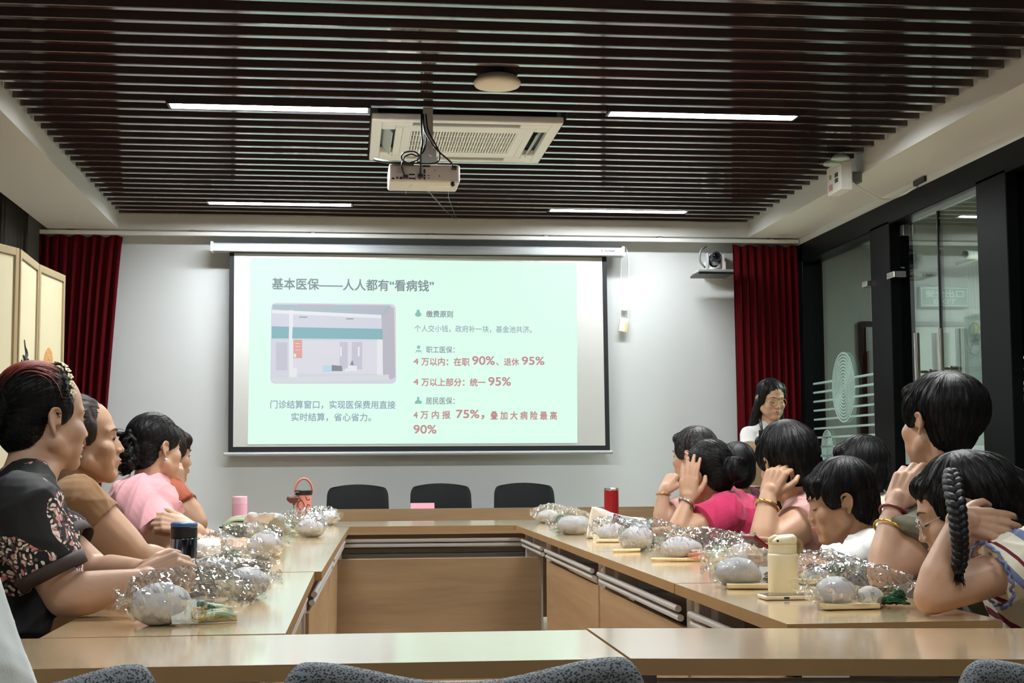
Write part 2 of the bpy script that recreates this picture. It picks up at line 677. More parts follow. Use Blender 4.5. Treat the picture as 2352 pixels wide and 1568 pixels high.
def decal_rings(parent, yc, zc, R, n, a):
    "concentric frosted rings and level lines on the glass, lying on its inner face"
    b = MB()
    x = G + .0085
    w = R / n * .5
    for i in range(n):
        r1 = R * (i + 1) / n
        r0 = r1 - w
        m = 40
        vs = []
        for k in range(m):
            t = 2 * PI * k / m
            vs += [(x, yc + a * r1 * math.cos(t), zc + r1 * math.sin(t)), (x, yc + a * r0 * math.cos(t), zc + r0 * math.sin(t)),
                   (x - .0015, yc + a * r1 * math.cos(t), zc + r1 * math.sin(t)), (x - .0015, yc + a * r0 * math.cos(t), zc + r0 * math.sin(t))]
        fs = []
        for k in range(m):
            p, q = 4 * k, 4 * ((k + 1) % m)
            fs += [(p, q, q + 1, p + 1), (p + 2, p + 3, q + 3, q + 2), (p, p + 2, q + 2, q), (p + 1, q + 1, q + 3, p + 3)]
        b.add(vs, fs)
    return b


w1 = bpy.data.objects['window_1']
c1 = atx(1934, 889, G)
c2 = atx(1897, 1029, G)
b = decal_rings(w1, c1.y, c1.z, .235, 11, .92)
b2 = decal_rings(w1, c2.y, c2.z, .125, 8, .92)
b.add(b2.v, b2.f)
for i in range(9):
    z = c1.z + .055 - i * .0635
    x0, x1 = G + .007, G + .0085
    half = math.sqrt(max(0, .235 ** 2 - (z - c1.z) ** 2)) * .92
    if half > .02:
        b.bb((x0, c1.y + half, z - .0065), (x1, 9.73, z + .0065))
        b.bb((x0, yA0 + .01, z - .0065), (x1, c1.y - half, z + .0065))
    else:
        b.bb((x0, yA0 + .01, z - .0065), (x1, 9.73, z + .0065))
b.build('frosted_pattern', M['frost'], w1)
b = MB()
c3 = atx(2372, 930, G)
bb_ = decal_rings(w2, c3.y, c3.z, .16, 8, .92)
b.add(bb_.v, bb_.f)
for i in range(12):
    z = atx(2340, 822, G).z - i * .0555
    b.bb((G + .007, 5.2, z - .006), (G + .0085, yB1 - .01, z + .006))
b.build('frosted_pattern', M['frost'], w2)

# poster and exit sign seen through the door glass
M['poster'] = mat('poster_paper', (196, 214, 204), 0.6)
M['poster_red'] = mat('poster_red', (150, 110, 96), 0.6)
M['poster_ink'] = mat('poster_ink', (110, 125, 120), 0.6)
p0, p1 = atx(2215, 735, 3.30), atx(2263, 730, 3.30)
po = thing('no_smoking_poster', 'pale no-smoking poster fixed to the outside of the glass door', 'poster', (3.30, (p0.y + p1.y) / 2, 1.55))
ph0, ph1 = atx(2240, 880, 3.30).z, atx(2240, 722, 3.30).z
ya, yb = max(p0.y, p1.y), min(p0.y, p1.y)
MB().bb((3.2965, yb, ph0), (3.2995, ya, ph1)).build('sheet', M['poster'], po)
b = MB()
yc, zc = (ya + yb) / 2, ph1 - (ph1 - ph0) * .36
ring = decal_rings(None, yc, zc, .001, 1, 1)
m = 32
for k in range(m):
    t0, t1 = 2 * PI * k / m, 2 * PI * (k + 1) / m
    R1, R0 = .092, .08
    b.quad((3.296, yc + R1 * math.cos(t0), zc + R1 * math.sin(t0)), (3.296, yc + R1 * math.cos(t1), zc + R1 * math.sin(t1)),
           (3.296, yc + R0 * math.cos(t1), zc + R0 * math.sin(t1)), (3.296, yc + R0 * math.cos(t0), zc + R0 * math.sin(t0)))
b.quad((3.2955, yc + .055, zc - .065), (3.2955, yc + .065, zc - .055), (3.2955, yc - .055, zc + .065), (3.2955, yc - .065, zc + .055))
b.build('prohibition_ring', M['poster_red'], po)
b = MB()
b.bb((3.2952, yc - .05, zc - .012), (3.2957, yc + .05, zc + .0))
b.bb((3.2952, yc - .05, zc - .034), (3.2957, yc + .04, zc - .022))
b.build('cigarette', M['poster_ink'], po)
text_mesh('poster_text', '禁止吸烟', M['poster_ink'], po, ((3.2955, ya - .03, ph0 + .13), (0, -1, 0), (0, 0, 1)), ya - yb - .06, .045, depth=.0006)
text_mesh('poster_text', 'NO SMOKING', M['poster_ink'], po, ((3.2955, ya - .03, ph0 + .06), (0, -1, 0), (0, 0, 1)), ya - yb - .06, .03, depth=.0006)

# corridor outside
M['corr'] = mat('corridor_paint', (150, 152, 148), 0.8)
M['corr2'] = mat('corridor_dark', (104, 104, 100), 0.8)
struct(MB().bb((G + .1, 11.6, 0), (7.2, 11.7, 3.1)).build('wall_corridor_end', M['corr']))
struct(MB().bb((7.1, YB, 0), (7.2, 11.7, 3.1)).build('wall_corridor_side', M['corr']))
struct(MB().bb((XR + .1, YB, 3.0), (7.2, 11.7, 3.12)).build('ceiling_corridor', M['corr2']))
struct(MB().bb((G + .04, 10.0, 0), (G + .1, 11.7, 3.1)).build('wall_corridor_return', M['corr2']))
# grey wall panel standing behind the far pane, with a door
e0 = atx(1850, 700, 3.6)
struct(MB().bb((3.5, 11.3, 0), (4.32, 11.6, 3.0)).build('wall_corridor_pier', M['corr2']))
d3 = struct(MB().bb((4.2, 11.24, 0), (4.42, 11.3, 2.2)).build('door_3', M['frame']))
MB().bb((4.24, 11.22, 0), (4.42, 11.24, 2.15)).build('door_panel', mat('corridor_door', (70, 70, 70), .5), d3)
MB().cyl((4.25, 11.2, 1.75), (4.25, 11.2, 1.95), .012).build('hinge', M['steel'], d3)
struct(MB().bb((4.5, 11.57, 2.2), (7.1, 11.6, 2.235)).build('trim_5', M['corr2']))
q0, q1 = at(2112, 705, 11.55), at(2223, 659, 11.55)
ex = thing('exit_sign', 'grey framed exit sign with Chinese lettering on the corridor wall', 'sign', ((q0.x + q1.x) / 2, 11.55, q0.z))
M['sign'] = mat('sign_face', (112, 128, 120), 0.5)
M['sign_l'] = mat('sign_letters', (190, 204, 196), 0.5)
MB().bb((q0.x, 11.53, q0.z), (q1.x, 11.59, q1.z)).build('case', M['sign'], ex, bevel=.004)
b = MB()
for a, c in (((q0.x + .012, q0.z + .012), (q1.x - .012, q0.z + .017)), ((q0.x + .012, q1.z - .017), (q1.x - .012, q1.z - .012)),
             ((q0.x + .012, q0.z + .012), (q0.x + .017, q1.z - .012)), ((q1.x - .017, q0.z + .012), (q1.x - .012, q1.z - .012))):
    b.bb((a[0], 11.528, a[1]), (c[0], 11.531, c[1]))
b.build('border', M['sign_l'], ex)
hgt = q1.z - q0.z
text_mesh('sign_text', '安全出口', M['sign_l'], ex, ((q0.x + .05, 11.5295, q0.z + hgt * .47), (1, 0, 0), (0, 0, 1)), q1.x - q0.x - .1, hgt * .36, bold=.01)
text_mesh('sign_text', 'EXIT', M['sign_l'], ex, ((q0.x + .12, 11.5295, q0.z + hgt * .16), (1, 0, 0), (0, 0, 1)), q1.x - q0.x - .24, hgt * .22)
# white tube on a bracket in the corridor
c0 = at(2218, 584, 11.0)
cc = thing('corridor_camera', 'white tubular camera high up in the corridor behind the glass', 'camera', c0)
MB().cyl(c0, c0 + Vector((.3, .12, .0)), .035, n=20).build('tube_body', M['white'], cc, smooth=False)
MB().cyl(c0 + Vector((-.012, -.004, 0)), c0 + Vector((.0, 0, 0)), .03, n=20).build('lens', M['black'], cc)
MB().bb(c0 + Vector((.18, .05, -.01)), c0 + Vector((.22, .62, .02))).build('bracket', M['white'], cc)
# corridor lamp
ld = bpy.data.lights.new('corridor_lamp', 'AREA')
ld.energy = 190
ld.size = 0.5
ld.color = (0.95, 1.0, 0.95)
lo = bpy.data.objects.new('corridor_lamp', ld)
COL.objects.link(lo)
lo.location = (5.2, 9.2, 2.95)

# ----- curtain rails and curtains
b = MB()
r0, r1 = at(92, 538, 9.86), at(1833, 561, 9.86)
ra = thing('curtain_rail', 'long white double curtain rail under the back ceiling border', 'curtain rail', ((r0.x + r1.x) / 2, 9.86, 2.63))
b.bb((r0.x, 9.845, 2.622), (r1.x, 9.875, 2.648))
b.build('track', M['white'], ra)
MB().bb((r0.x + .4, 9.90, 2.632), (r1.x - .1, 9.925, 2.655)).build('track', M['white'], ra)
for x in np.linspace(r0.x + .2, r1.x - .2, 7):
    MB().bb((x - .015, 9.85, 2.645), (x + .015, 9.93, 2.662)).build('bracket', M['grey_pl'], ra)


def curtain(name, x0t, x1t, x0b, x1b, y, zt, zb, folds, depth, m, seed=0, axis='x', ragged=True):
    rnd = random.Random(seed)
    nx, nz = folds * 12, 34
    ph = [rnd.uniform(-.5, .5) for _ in range(folds + 2)]
    am = [rnd.uniform(.55, 1.2) for _ in range(folds + 2)]
    vs, fs = [], []
    for i in range(nz + 1):
        s = i / nz
        z = zt + (zb - zt) * s
        sq = s ** .8
        xa, xb = x0t + (x0b - x0t) * sq, x1t + (x1b - x1t) * sq
        for j in range(nx + 1):
            t = j / nx
            q = t * folds
            k = int(q)
            a = am[k] * (1 - (q - k)) + am[min(k + 1, folds)] * (q - k)
            p = ph[k] * (1 - (q - k)) + ph[min(k + 1, folds)] * (q - k)
            off = math.sin(2 * PI * q + p + .5 * math.sin(3 * s + k)) * a + .35 * math.sin(4 * PI * q + 2 * p + s * 2)
            off *= depth * (.45 + .55 * min(1, s * 3))
            x = xa + (xb - xa) * (t + .004 * math.sin(7 * q + s * 5))
            zz = z + (.008 * math.sin(q * 2 * PI * .5 + 1) if i == 0 and ragged else 0)
            vs.append((x, y + off, zz) if axis == 'x' else (y + off, x, zz))
    for i in range(nz):
        for j in range(nx):
            a = i * (nx + 1) + j
            fs.append((a, a + 1, a + nx + 2, a + nx + 1))
    o = MB().add(vs, fs).build(name, m, smooth=True, normals=False)
    md = o.modifiers.new('solid', 'SOLIDIFY')
    md.thickness = .004
    return o


tag(curtain('curtain', -2.1, -1.545, -2.1, -1.70, 9.86, 2.612, .06, 9, .02, M['red'], 3), 'dark red curtain hanging left of the projection screen', 'curtain', 'red curtains on the back wall')
tag(curtain('curtain', 2.745, 3.235, 2.77, 3.30 - .045, 9.86, 2.602, .06, 9, .024, M['red'], 5), 'red curtain hanging behind the speaker, right of the screen', 'curtain', 'red curtains on the back wall')
tag(curtain('curtain', 3.0, 9.95, 3.0, 9.95, -2.2, 2.95, .05, 64, .02, M['grey_cur'], 9, axis='y'), 'grey pleated curtain along the left wall behind the folding screen', 'curtain')

# ----- lamps: light strips sunk between the slats
M['tube'] = mat('tube_light', (255, 255, 255), 0.5, emit=(247, 250, 250), es=TUBE)
M['tube_far'] = mat('tube_light_far', (255, 255, 255), 0.5, emit=(247, 250, 250), es=TUBE * .65)
M['tube_weak'] = mat('tube_light_weak', (255, 255, 255), 0.5, emit=(247, 250, 250), es=TUBE * .4)
M['lampcase'] = mat('lamp_case', (60, 54, 56), 0.4)


def strip(x0, x1, y, zz, label):
    t = thing('ceiling_light', label, 'ceiling light', ((x0 + x1) / 2, y, zz), 'strip lights between the ceiling slats')
    w = .046
    b = MB()
    b.bb((x0 - .012, y - w - .006, zz + .0), (x1 + .012, y - w, zz + .05))
    b.bb((x0 - .012, y + w, zz + .0), (x1 + .012, y + w + .006, zz + .05))
    b.bb((x0 - .012, y - w, zz + .0), (x0, y + w, zz + .05))
    b.bb((x1, y - w, zz + .0), (x1 + .012, y + w, zz + .05))
    b.bb((x0, y - w, zz + .045), (x1, y + w, zz + .05))
    b.build('housing', M['lampcase'], t)
    MB().bb((x0 + .002, y - w + .002, zz + .008), (x1 - .002, y + w - .002, zz + .03)).build('diffuser', M['tube_weak' if (y > 9.4 or y < 2) else 'tube_far' if y > 9 else 'tube'], t)
    return t


LIGHTS = [(-.85, .085, 6.765, 'bright strip light in the ceiling left of the air conditioner'),
          (1.265, 2.2, 6.72, 'bright strip light in the ceiling right of the air conditioner'),
          (-.917, .01, 9.325, 'far strip light above the left half of the projection screen'),
          (1.36, 2.3, 9.44, 'far strip light above the right half of the projection screen'),
          (-.85, .085, 4.2, 'strip light over the left row of sitters'),
          (1.265, 2.2, 4.2, 'strip light over the right row of sitters'),
          (-.85, .085, 1.6, 'strip light over the front tables, left row'),
          (1.265, 2.2, 1.6, 'strip light over the front tables, right row')]
for x0, x1, y, l in LIGHTS:
    strip(x0, x1, y, 2.754 if y < 9.4 else 2.761, l)

# ----- ceiling fittings
t = thing('ceiling_disc', 'round cream disc fixed under the dark ceiling slats', 'ceiling fixture', (.70, 6.12, 2.73))
cD = at(1142, 191, 6.12)
MB().lathe([(.0, .045), (.07, .045), (.085, .04), (.104, .018), (.105, .008), (.098, -.002), (.07, -.007), (0, -.008)], (cD.x, cD.y, cD.z - .012), n=40, cap=False).build('cover', M['cream_pl'], t, smooth=True)
MB().cyl((cD.x, cD.y, cD.z + .03), (cD.x, cD.y, 2.85), .05).build('stem', M['black'], t)
t = tag(MB().bb(at(1241, 66, 5.75), at(1263, 36, 5.8) + Vector((0, .03, .03))).build('ceiling_clip', M['black']), 'small black box between the slats near the top of the picture', 'bracket')

ax, ay, az, H = .585, 7.367, 2.742, .478
t = thing('air_conditioner', 'white square cassette air conditioner set in the dark slatted ceiling', 'air conditioner', (ax, ay, az))
b = MB()
g, s0, s1 = .315, .355, .425      # grille half, slot inner and outer offsets
L = .27


def pb(x0, y0, x1, y1, z0=0.0, z1=.035):
    b.bb((ax + x0, ay + y0, az + z0), (ax + x1, ay + y1, az + z1))


for sgn in (-1, 1):
    def R(u0, v0, u1, v1, hor):
        (pb(u0, v0, u1, v1) if hor else pb(v0, u0, v1, u1))
    for hor in (True, False):
        o = sorted((sgn * s1, sgn * (H if hor else H)))
        full = H if hor else s1
        R(-full, o[0], full, o[1], hor)
        o = sorted((sgn * g, sgn * s0))
        full = s0 if hor else g
        R(-full, o[0], full, o[1], hor)
        o = sorted((sgn * s0, sgn * s1))
        R(-(s1 if hor else s0), o[0], -L, o[1], hor)
        R(L, o[0], (s1 if hor else s0), o[1], hor)
b.build('panel', M['white'], t, bevel=.006)
b = MB()
b.bb((ax - H + .03, ay - H + .03, az + .036), (ax + H - .03, ay + H - .03, az + .12))
b.build('inner_casing', M['black'], t)
b = MB()
for i in range(37):
    x = -.27 + i * .015
    pb(x - .0038, -.235, x + .0038, .235, .002, .022)
for yy in (-.235, -.12, 0.0, .12, .235):
    pb(-.275, yy - .006, .275, yy + .006, .006, .024)
pb(-g, -g, -.275, g, .001, .03)
pb(.275, -g, g, g, .001, .03)
pb(-.275, -g, .275, -.238, .001, .03)
pb(-.275, .238, .275, g, .001, .03)
b.build('grille', M['white'], t)
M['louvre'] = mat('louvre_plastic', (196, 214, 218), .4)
for k, (dx, dy, hor, tilt) in enumerate([(0, -.39, True, .1), (0, .39, True, .1), (-.39, 0, False, .9), (.39, 0, False, -.9)]):
    rot = Matrix.Rotation(tilt, 3, 'X' if hor else 'Y')
    dk = MB().box((ax + dx, ay + dy, az + (.012 if not hor else .03)), (L * 1.9, .06, .006) if hor else (.066, L * 1.9, .006), rot)
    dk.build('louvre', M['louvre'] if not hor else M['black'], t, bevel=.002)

# projector on its pole
Y0 = 6.6
pl, pr = at(893, 400, Y0), at(1057, 400, Y0)
zt, zb = at(975, 376, Y0).z, at(975, 418, Y0).z
pc = Vector(((pl.x + pr.x) / 2, Y0 + .12, zt))
t = thing('projector', 'pale ceiling projector with cables hanging below the air conditioner', 'projector', pc)
b = MB().bb((pl.x, Y0, zb), (pr.x, Y0 + .24, zt))
b.build('body', mat('projector_shell', (214, 206, 196), .4), t, bevel=.012, seg=3)
b = MB()
for (x, y, w, h) in ((911, 385, 17, 12), ):
    a = at(x, y + h, Y0 - .001)
    c = at(x + w, y, Y0 - .001)
    b.bb((a.x, Y0 - .001, a.z), (c.x, Y0 + .004, c.z))
b.build('sticker', mat('projector_sticker', (190, 176, 172), .5), t)
b = MB()
for (x, y, w, h) in ((900, 408, 6, 3), (910, 406, 5, 4), (918, 406, 6, 5), (939, 399, 14, 3), (939, 408, 14, 3), (983, 402, 3, 2), (983, 408, 3, 2), (1008, 403, 3, 2), (970, 379, 18, 4), (998, 390, 2, 2)):
    a = at(x, y + h, Y0 - .001)
    c = at(x + w, y, Y0 - .001)
    MB().bb((a.x, Y0 - .001, a.z), (c.x, Y0 + .004, c.z)).build('port', M['black'], t)
for (x, y) in ((975, 391), (975, 396), (975, 403), (975, 409)):
    a = at(x, y, Y0)
    MB().cyl((a.x, Y0 - .003, a.z), (a.x, Y0 + .004, a.z), .005, n=12).build('jack', M['black'], t)
M['lens'] = mat('projector_lens', (200, 215, 255), .1, emit=(235, 245, 255), es=3.0)
MB().cyl((pl.x + .08, Y0 + .235, (zt + zb) / 2), (pl.x + .08, Y0 + .256, (zt + zb) / 2), .028, n=24).build('lens', M['lens'], t)
b = MB()
x0 = at(988, 425, Y0 + .02).x
b.bb((x0, Y0 + .07, zb - .0008), (x0 + .11, Y0 + .14, zb + .004))
b.build('label_plate', mat('label_paper', (236, 236, 222), .6), t)
b = MB()
cxp = at(980, 340, Y0 + .12).x
b.bb((cxp - .028, Y0 + .1, zt + .03), (cxp + .045, Y0 + .16, zt + .1))
b.bb((cxp - .05, Y0 + .06, zt + .003), (cxp + .05, Y0 + .2, zt + .012))
b.bb((cxp - .05, Y0 + .09, zt + .003), (cxp - .044, Y0 + .17, zt + .05))
b.bb((cxp + .044, Y0 + .09, zt + .003), (cxp + .05, Y0 + .17, zt + .05))
b.cyl((cxp + .02, Y0 + .1, zt + .065), (cxp + .02, Y0 + .09, zt + .065), .008)
b.build('mount_bracket', M['leg'], t)
b = MB()
b.bb((cxp - .016, Y0 + .115, zt + .09), (cxp + .03, Y0 + .16, 2.9))
b.build('pole', M['leg'], t)
ca = lambda x, y, d=0: at(x, y, Y0 + d)
cab = [
    ([(972, 262, .05), (975, 300, .02), (992, 330, -.02), (1010, 350, -.02), (1035, 372, -.03), (1042, 384, -.02)], .0042),
    ([(968, 262, .05), (968, 300, .03), (970, 330, .0), (966, 350, -.03), (966, 380, -.03), (965, 400, -.02)], .005),
    ([(978, 262, .05), (984, 300, .02), (1002, 335, -.01), (1010, 355, -.02), (1005, 372, -.02), (985, 376, -.03), (955, 375, -.04), (930, 372, -.04), (922, 360, -.04), (930, 350, -.05), (950, 348, -.05), (962, 356, -.05), (960, 366, -.05), (940, 374, -.05), (925, 372, -.04), (923, 385, -.04), (930, 405, -.02)], .0038),
    ([(974, 290, .03), (978, 320, .0), (974, 345, -.02), (960, 358, -.04), (945, 354, -.05), (930, 360, -.05), (928, 370, -.05), (945, 376, -.05), (965, 372, -.05)], .0038),
    ([(860, 366, .06), (890, 372, .0), (920, 375, -.03), (950, 378, -.03)], .008),
]
for pts, r in cab:
    MB().tube(smooth_path([ca(*p) for p in pts], 6), r, n=8).build('cable', M['cable'], t, smooth=True)
for pts in ([(966, 410, -.01), (945, 418, .1), (975, 434, .5), (1000, 455, 1.2), (1020, 480, 2.2), (1045, 503, 3.1)], [(976, 412, -.01), (986, 440, .4), (1010, 470, 1.8)],
            [(1040, 425, .0), (1030, 445, .5), (1036, 470, 1.6), (1050, 505, 3.1)], [(955, 404, 0), (950, 418, .02), (934, 435, .2), (932, 445, .3)]):
    MB().tube(smooth_path([ca(*p) for p in pts], 6), .0016, n=6).build('thin_cable', M['cable'], t, smooth=True)
b = MB()
for (x, y) in ((931, 407), (1042, 386), (965, 405)):
    a = ca(x, y)
    MB().box((a.x, Y0 - .012, a.z), (.024, .028, .016)).build('plug', M['cable'], t, bevel=.003)
a = ca(1040, 421)
MB().ell((a.x, Y0 - .004, a.z - .004), (.011, .008, .012)).build('cable_clip', M['black'], t, smooth=True)

# twin emergency lamp on the right border
q = at(1944, 408, 6.0)
fx = SX1 - .0
Ye = atx(1944, 408, fx).y
e = atx(1944, 408, fx - .08)
t = thing('emergency_light', 'white twin-spot emergency light with stickers on the right ceiling border', 'emergency light', (fx - .05, e.y, e.z - .08))
hz0, hz1 = e.z - .085, e.z + .075
y0e, y1e = e.y - .1, e.y + .12
b = MB()
b.bb((fx - .15, y0e, hz0), (fx - .08, y1e, hz1))
b.build('battery_box', M['white'], t, bevel=.006)
MB().bb((fx - .08, e.y - .03, e.z - .03), (fx, e.y + .03, e.z + .03)).build('bracket', M['grey_pl'], t)
b = MB()
ink = mat('sticker_ink', (70, 80, 84), .6)
b.bb((fx - .152, y0e + .04, e.z - .005), (fx - .1495, y0e + .09, e.z + .02))
b.bb((fx - .152, y0e + .04, e.z - .035), (fx - .1495, y0e + .09, e.z - .012))
b.build('sticker', ink, t)
MB().bb((fx - .152, y0e + .15, e.z + .0), (fx - .1495, y0e + .18, e.z + .025)).build('sticker', mat('sticker_gold', (150, 128, 70), .5), t)
MB().bb((fx - .152, y0e + .13, e.z - .065), (fx - .1495, y0e + .185, e.z - .03)).build('sticker', mat('sticker_red', (206, 150, 150), .5), t)
for (xx, yy) in ((1930, 366), (1912, 378)):
    c = at(xx, yy, e.y - (.10 if xx < 1920 else .16))
    lm = MB().lathe([(.012, .032), (.03, .027), (.05, .010), (.052, 0), (.046, -.004), (0, -.012)], c, n=26, cap=False)
    lm.build('spot_lamp', mat('spot_glass', (186, 206, 194), .12), t, smooth=True)
    MB().cyl(c + Vector((.02, 0, .03)), (fx - .11, e.y, hz1 - .01), .01).build('lamp_arm', M['grey_pl'], t)
c0 = Vector((fx - .04, y0e, e.z - .03))
pth = [Vector((fx - .11, y0e, e.z - .03)), atx(1990, 440, 2.95), atx(2030, 458, 3.1), atx(2070, 448, 3.2), atx(2108, 428, 3.235)]
MB().tube(smooth_path(pth, 8), .006, n=8).build('cable', M['white'], t, smooth=True)
hole = atx(2115, 416, 3.24)
b = MB().box(hole + Vector((0, 0, .0)), (.03, .16, .03))
tag(b.build('cable_outlet', M['black'], bevel=.004), 'dark cable hole above the glass door where the white wire ends', 'cable outlet')

# video camera on its shelf beside the right curtain
Yc = 9.7
c = at(1640, 604, Yc)
t = thing('video_camera', 'silver and black video camera on a wall shelf by the right curtain', 'camera', (c.x, Yc, at(1640, 623, Yc).z))
zb = at(1640, 622, Yc).z
b = MB()
b.lathe([(.0, .0), (.048, .0), (.05, .012), (.05, .02), (0, .02)], (c.x, Yc, zb), n=28, cap=False)
for sx in (-1, 1):
    b.prism([(-.025, 0), (.025, 0), (.03, .06), (.02, .112), (-.02, .112), (-.03, .06)], .012, (c.x + sx * .047 - .006, Yc, zb + .015), (0, 1, 0), (0, 0, 1))
b.build('yoke', mat('camera_silver', (176, 178, 182), .35, metal=.3), t, bevel=.003)
b = MB()
b.ell((c.x, Yc, zb + .075), (.042, .045, .05), n=20, m=14)
b.cyl((c.x, Yc - .03, zb + .095), (c.x, Yc - .072, zb + .095), .032, n=24)
b.build('camera_head', M['black'], t, smooth=False)
b = MB()
b.lathe([(.029, -.074), (.034, -.074), (.034, -.068)], (c.x, Yc, zb + .095), n=28, axis='y', cap=False)
b.build('lens_ring', mat('lens_ring', (110, 114, 120), .25, metal=.6), t)
MB().ell((c.x, Yc - .07, zb + .095), (.02, .006, .02)).build('lens', mat('lens_glass', (8, 9, 14), .05), t, smooth=True)
MB().bb((c.x - .02, Yc - .046, zb + .035), (c.x + .02, Yc - .038, zb + .06)).build('badge', mat('badge_grey', (120, 124, 130), .3), t)
MB().tube(smooth_path([(c.x - .05, Yc + .06, zb + .03), (c.x - .09, Yc + .05, zb + .08), (c.x - .08, Yc + .05, zb + .15), (c.x - .03, Yc + .1, zb + .19)], 6), .008, n=8).build('cable', M['grey_pl'], t, smooth=True)
s = thing('camera_shelf', 'small silver shelf with black underside under the video camera', 'shelf', (c.x, Yc, zb - .04))
x0, x1 = at(1603, 630, Yc - .08).x, at(1684, 630, Yc - .08).x
MB().bb((x0, Yc - .1, zb - .02), (x1, Yc + .12, zb - .001)).build('top', mat('shelf_silver', (178, 182, 184), .3, metal=.4), s, bevel=.004)
MB().bb((x0 + .004, Yc - .095, zb - .034), (x1, Yc + .16, zb - .0205)).build('underside', M['black'], s)
b = MB()
b.bb((c.x + .0, Yc + .2, zb - .02), (c.x + .14, Yc + .299, zb + .1))
b.bb((c.x + .03, Yc + .2, zb + .1), (c.x + .13, Yc + .299, zb + .15))
b.build('wall_bracket', M['white'], s)
# ================================================================= PROJECTION SCREEN
YS = 9.86
M['scr_white'] = mat('screen_cloth', (206, 208, 206), .85)
M['scr_black'] = mat('screen_border', (30, 31, 36), .8)
M['scr_case'] = mat('screen_case', (172, 178, 182), .4)
a, c = at(487, 563, YS), at(1430, 583, YS)
t = thing('projection_screen', 'large pull-down projection screen on the back wall with a projected slide', 'projection screen', ((a.x + c.x) / 2, YS, 2.5))
zc0 = at(958, 584, YS).z
prof = [(-.055, .0), (-.055, .03), (-.045, .052), (-.02, .062), (.05, .062), (.05, .0)]
b = MB()
b.prism([(p[0], p[1]) for p in prof], c.x - a.x, (a.x, YS, zc0), (0, 1, 0), (0, 0, 1))
b.build('case', M['scr_case'], t, bevel=.003)
b = MB()
b.bb((a.x - .004, YS - .058, zc0 - .002), (a.x + .012, YS + .055, zc0 + .066))
b.bb((c.x - .012, YS - .058, zc0 - .002), (c.x + .004, YS + .055, zc0 + .066))
b.build('end_cap', M['white'], t)
s0 = at(527, 584, YS)
s1 = at(1401, 1040, YS)
xL0, xL1 = at(527, 584, YS).x, at(524, 1036, YS).x
xR0, xR1 = at(1393, 590, YS).x, at(1401, 1034, YS).x
zB = at(960, 1036, YS).z


def sheet(b, x0, x1, x2, x3, zt, zb, y, th=.0015):
    vs = [(x0, y, zt), (x1, y, zt), (x3, y, zb), (x2, y, zb), (x0, y + th, zt), (x1, y + th, zt), (x3, y + th, zb), (x2, y + th, zb)]
    b.add(vs, [(0, 3, 2, 1), (4, 5, 6, 7), (0, 1, 5, 4), (1, 2, 6, 5), (2, 3, 7, 6), (3, 0, 4, 7)])


xm0, xm1, zt = xL0, xR0, zc0 + .01
b = MB()
sheet(b, xL0, xR0, xL1, xR1, zt, zB, YS, .002)
b.build('black_border', M['scr_black'], t)
b = MB()
k = .033
sheet(b, xL0 + k, xR0 - k, xL1 + k, xR1 - k, zt - .016, zB + .035, YS - .0015)
b.build('cloth', M['scr_white'], t)
e0, e1 = at(514, 1043, YS), at(1407, 1038, YS)
MB().cyl((e0.x, YS, e0.z), (e1.x, YS, e1.z), .013, n=16).build('bottom_bar', M['scr_case'], t)
lg0, lg1 = at(1388, 581, YS), at(1407, 574.5, YS)
M['navy'] = mat('print_navy', (40, 52, 96), .5)
M['redp'] = mat('print_red', (196, 60, 50), .5)
text_mesh('logo', 'Redleaf', M['navy'], t, ((lg0.x - .005, YS - .0555, lg0.z), (1, 0, 0), (0, 0, 1)), lg1.x - lg0.x + .012, .0165, bold=.012)
q = at(1379.5, 578, YS)
MB().prism([(-.008, -.006), (.008, -.006), (0, .01)], .001, (q.x, YS - .0552, q.z), (1, 0, 0), (0, 0, 1)).build('logo_mark', M['redp'], t)

# the slide: light thrown on the cloth
def glow(name, c, k=1.0):
    return mat(name, tuple(v * .25 for v in c), 0.9, spec=0.0, emit=c, es=SLIDE * k)


S_bg = glow('slide_mint', (222, 255, 239), 1.16)
S_ink = glow('slide_grey', (146, 158, 166))
S_ink2 = glow('slide_slate', (160, 176, 194))
S_red = glow('slide_red', (206, 152, 152))
S_grn = glow('slide_green', (150, 208, 190))
YL = YS - .004
b = MB()
p = [at(575, 591, YL), at(1325, 603, YL), at(1326, 1017, YL), at(569, 1020, YL)]
b.add(p + [Vector((v.x, v.y + .0015, v.z)) for v in p], [(0, 3, 2, 1), (4, 5, 6, 7), (0, 1, 5, 4), (1, 2, 6, 5), (2, 3, 7, 6), (3, 0, 4, 7)])
slide = b.build('projected_slide', S_bg, t)
slide['label'] = 'bright mint slide with Chinese text and a photo'


def line(s, x0, x1, y0, y1, m, bold=.0, name='slide_text'):
    "lettering filling the photo box x0..x1, y0(top)..y1(bottom) on the slide"
    A, B, C = at(x0, y1, YL - .0006), at(x1, y1 , YL - .0006), at(x0, y0, YL - .0006)
    sl = (x1 - x0) / 750.0 * 12 * (1 - max(0, (y0 - 590)) / 430.0)
    B = at(x1, y1 + sl, YL - .0006)
    up = C - A
    return text_mesh(name, s, m, slide, (A, B - A, up - (B - A) * (up.dot(B - A) / (B - A).length_squared)), (B - A).length, up.length, bold=bold)


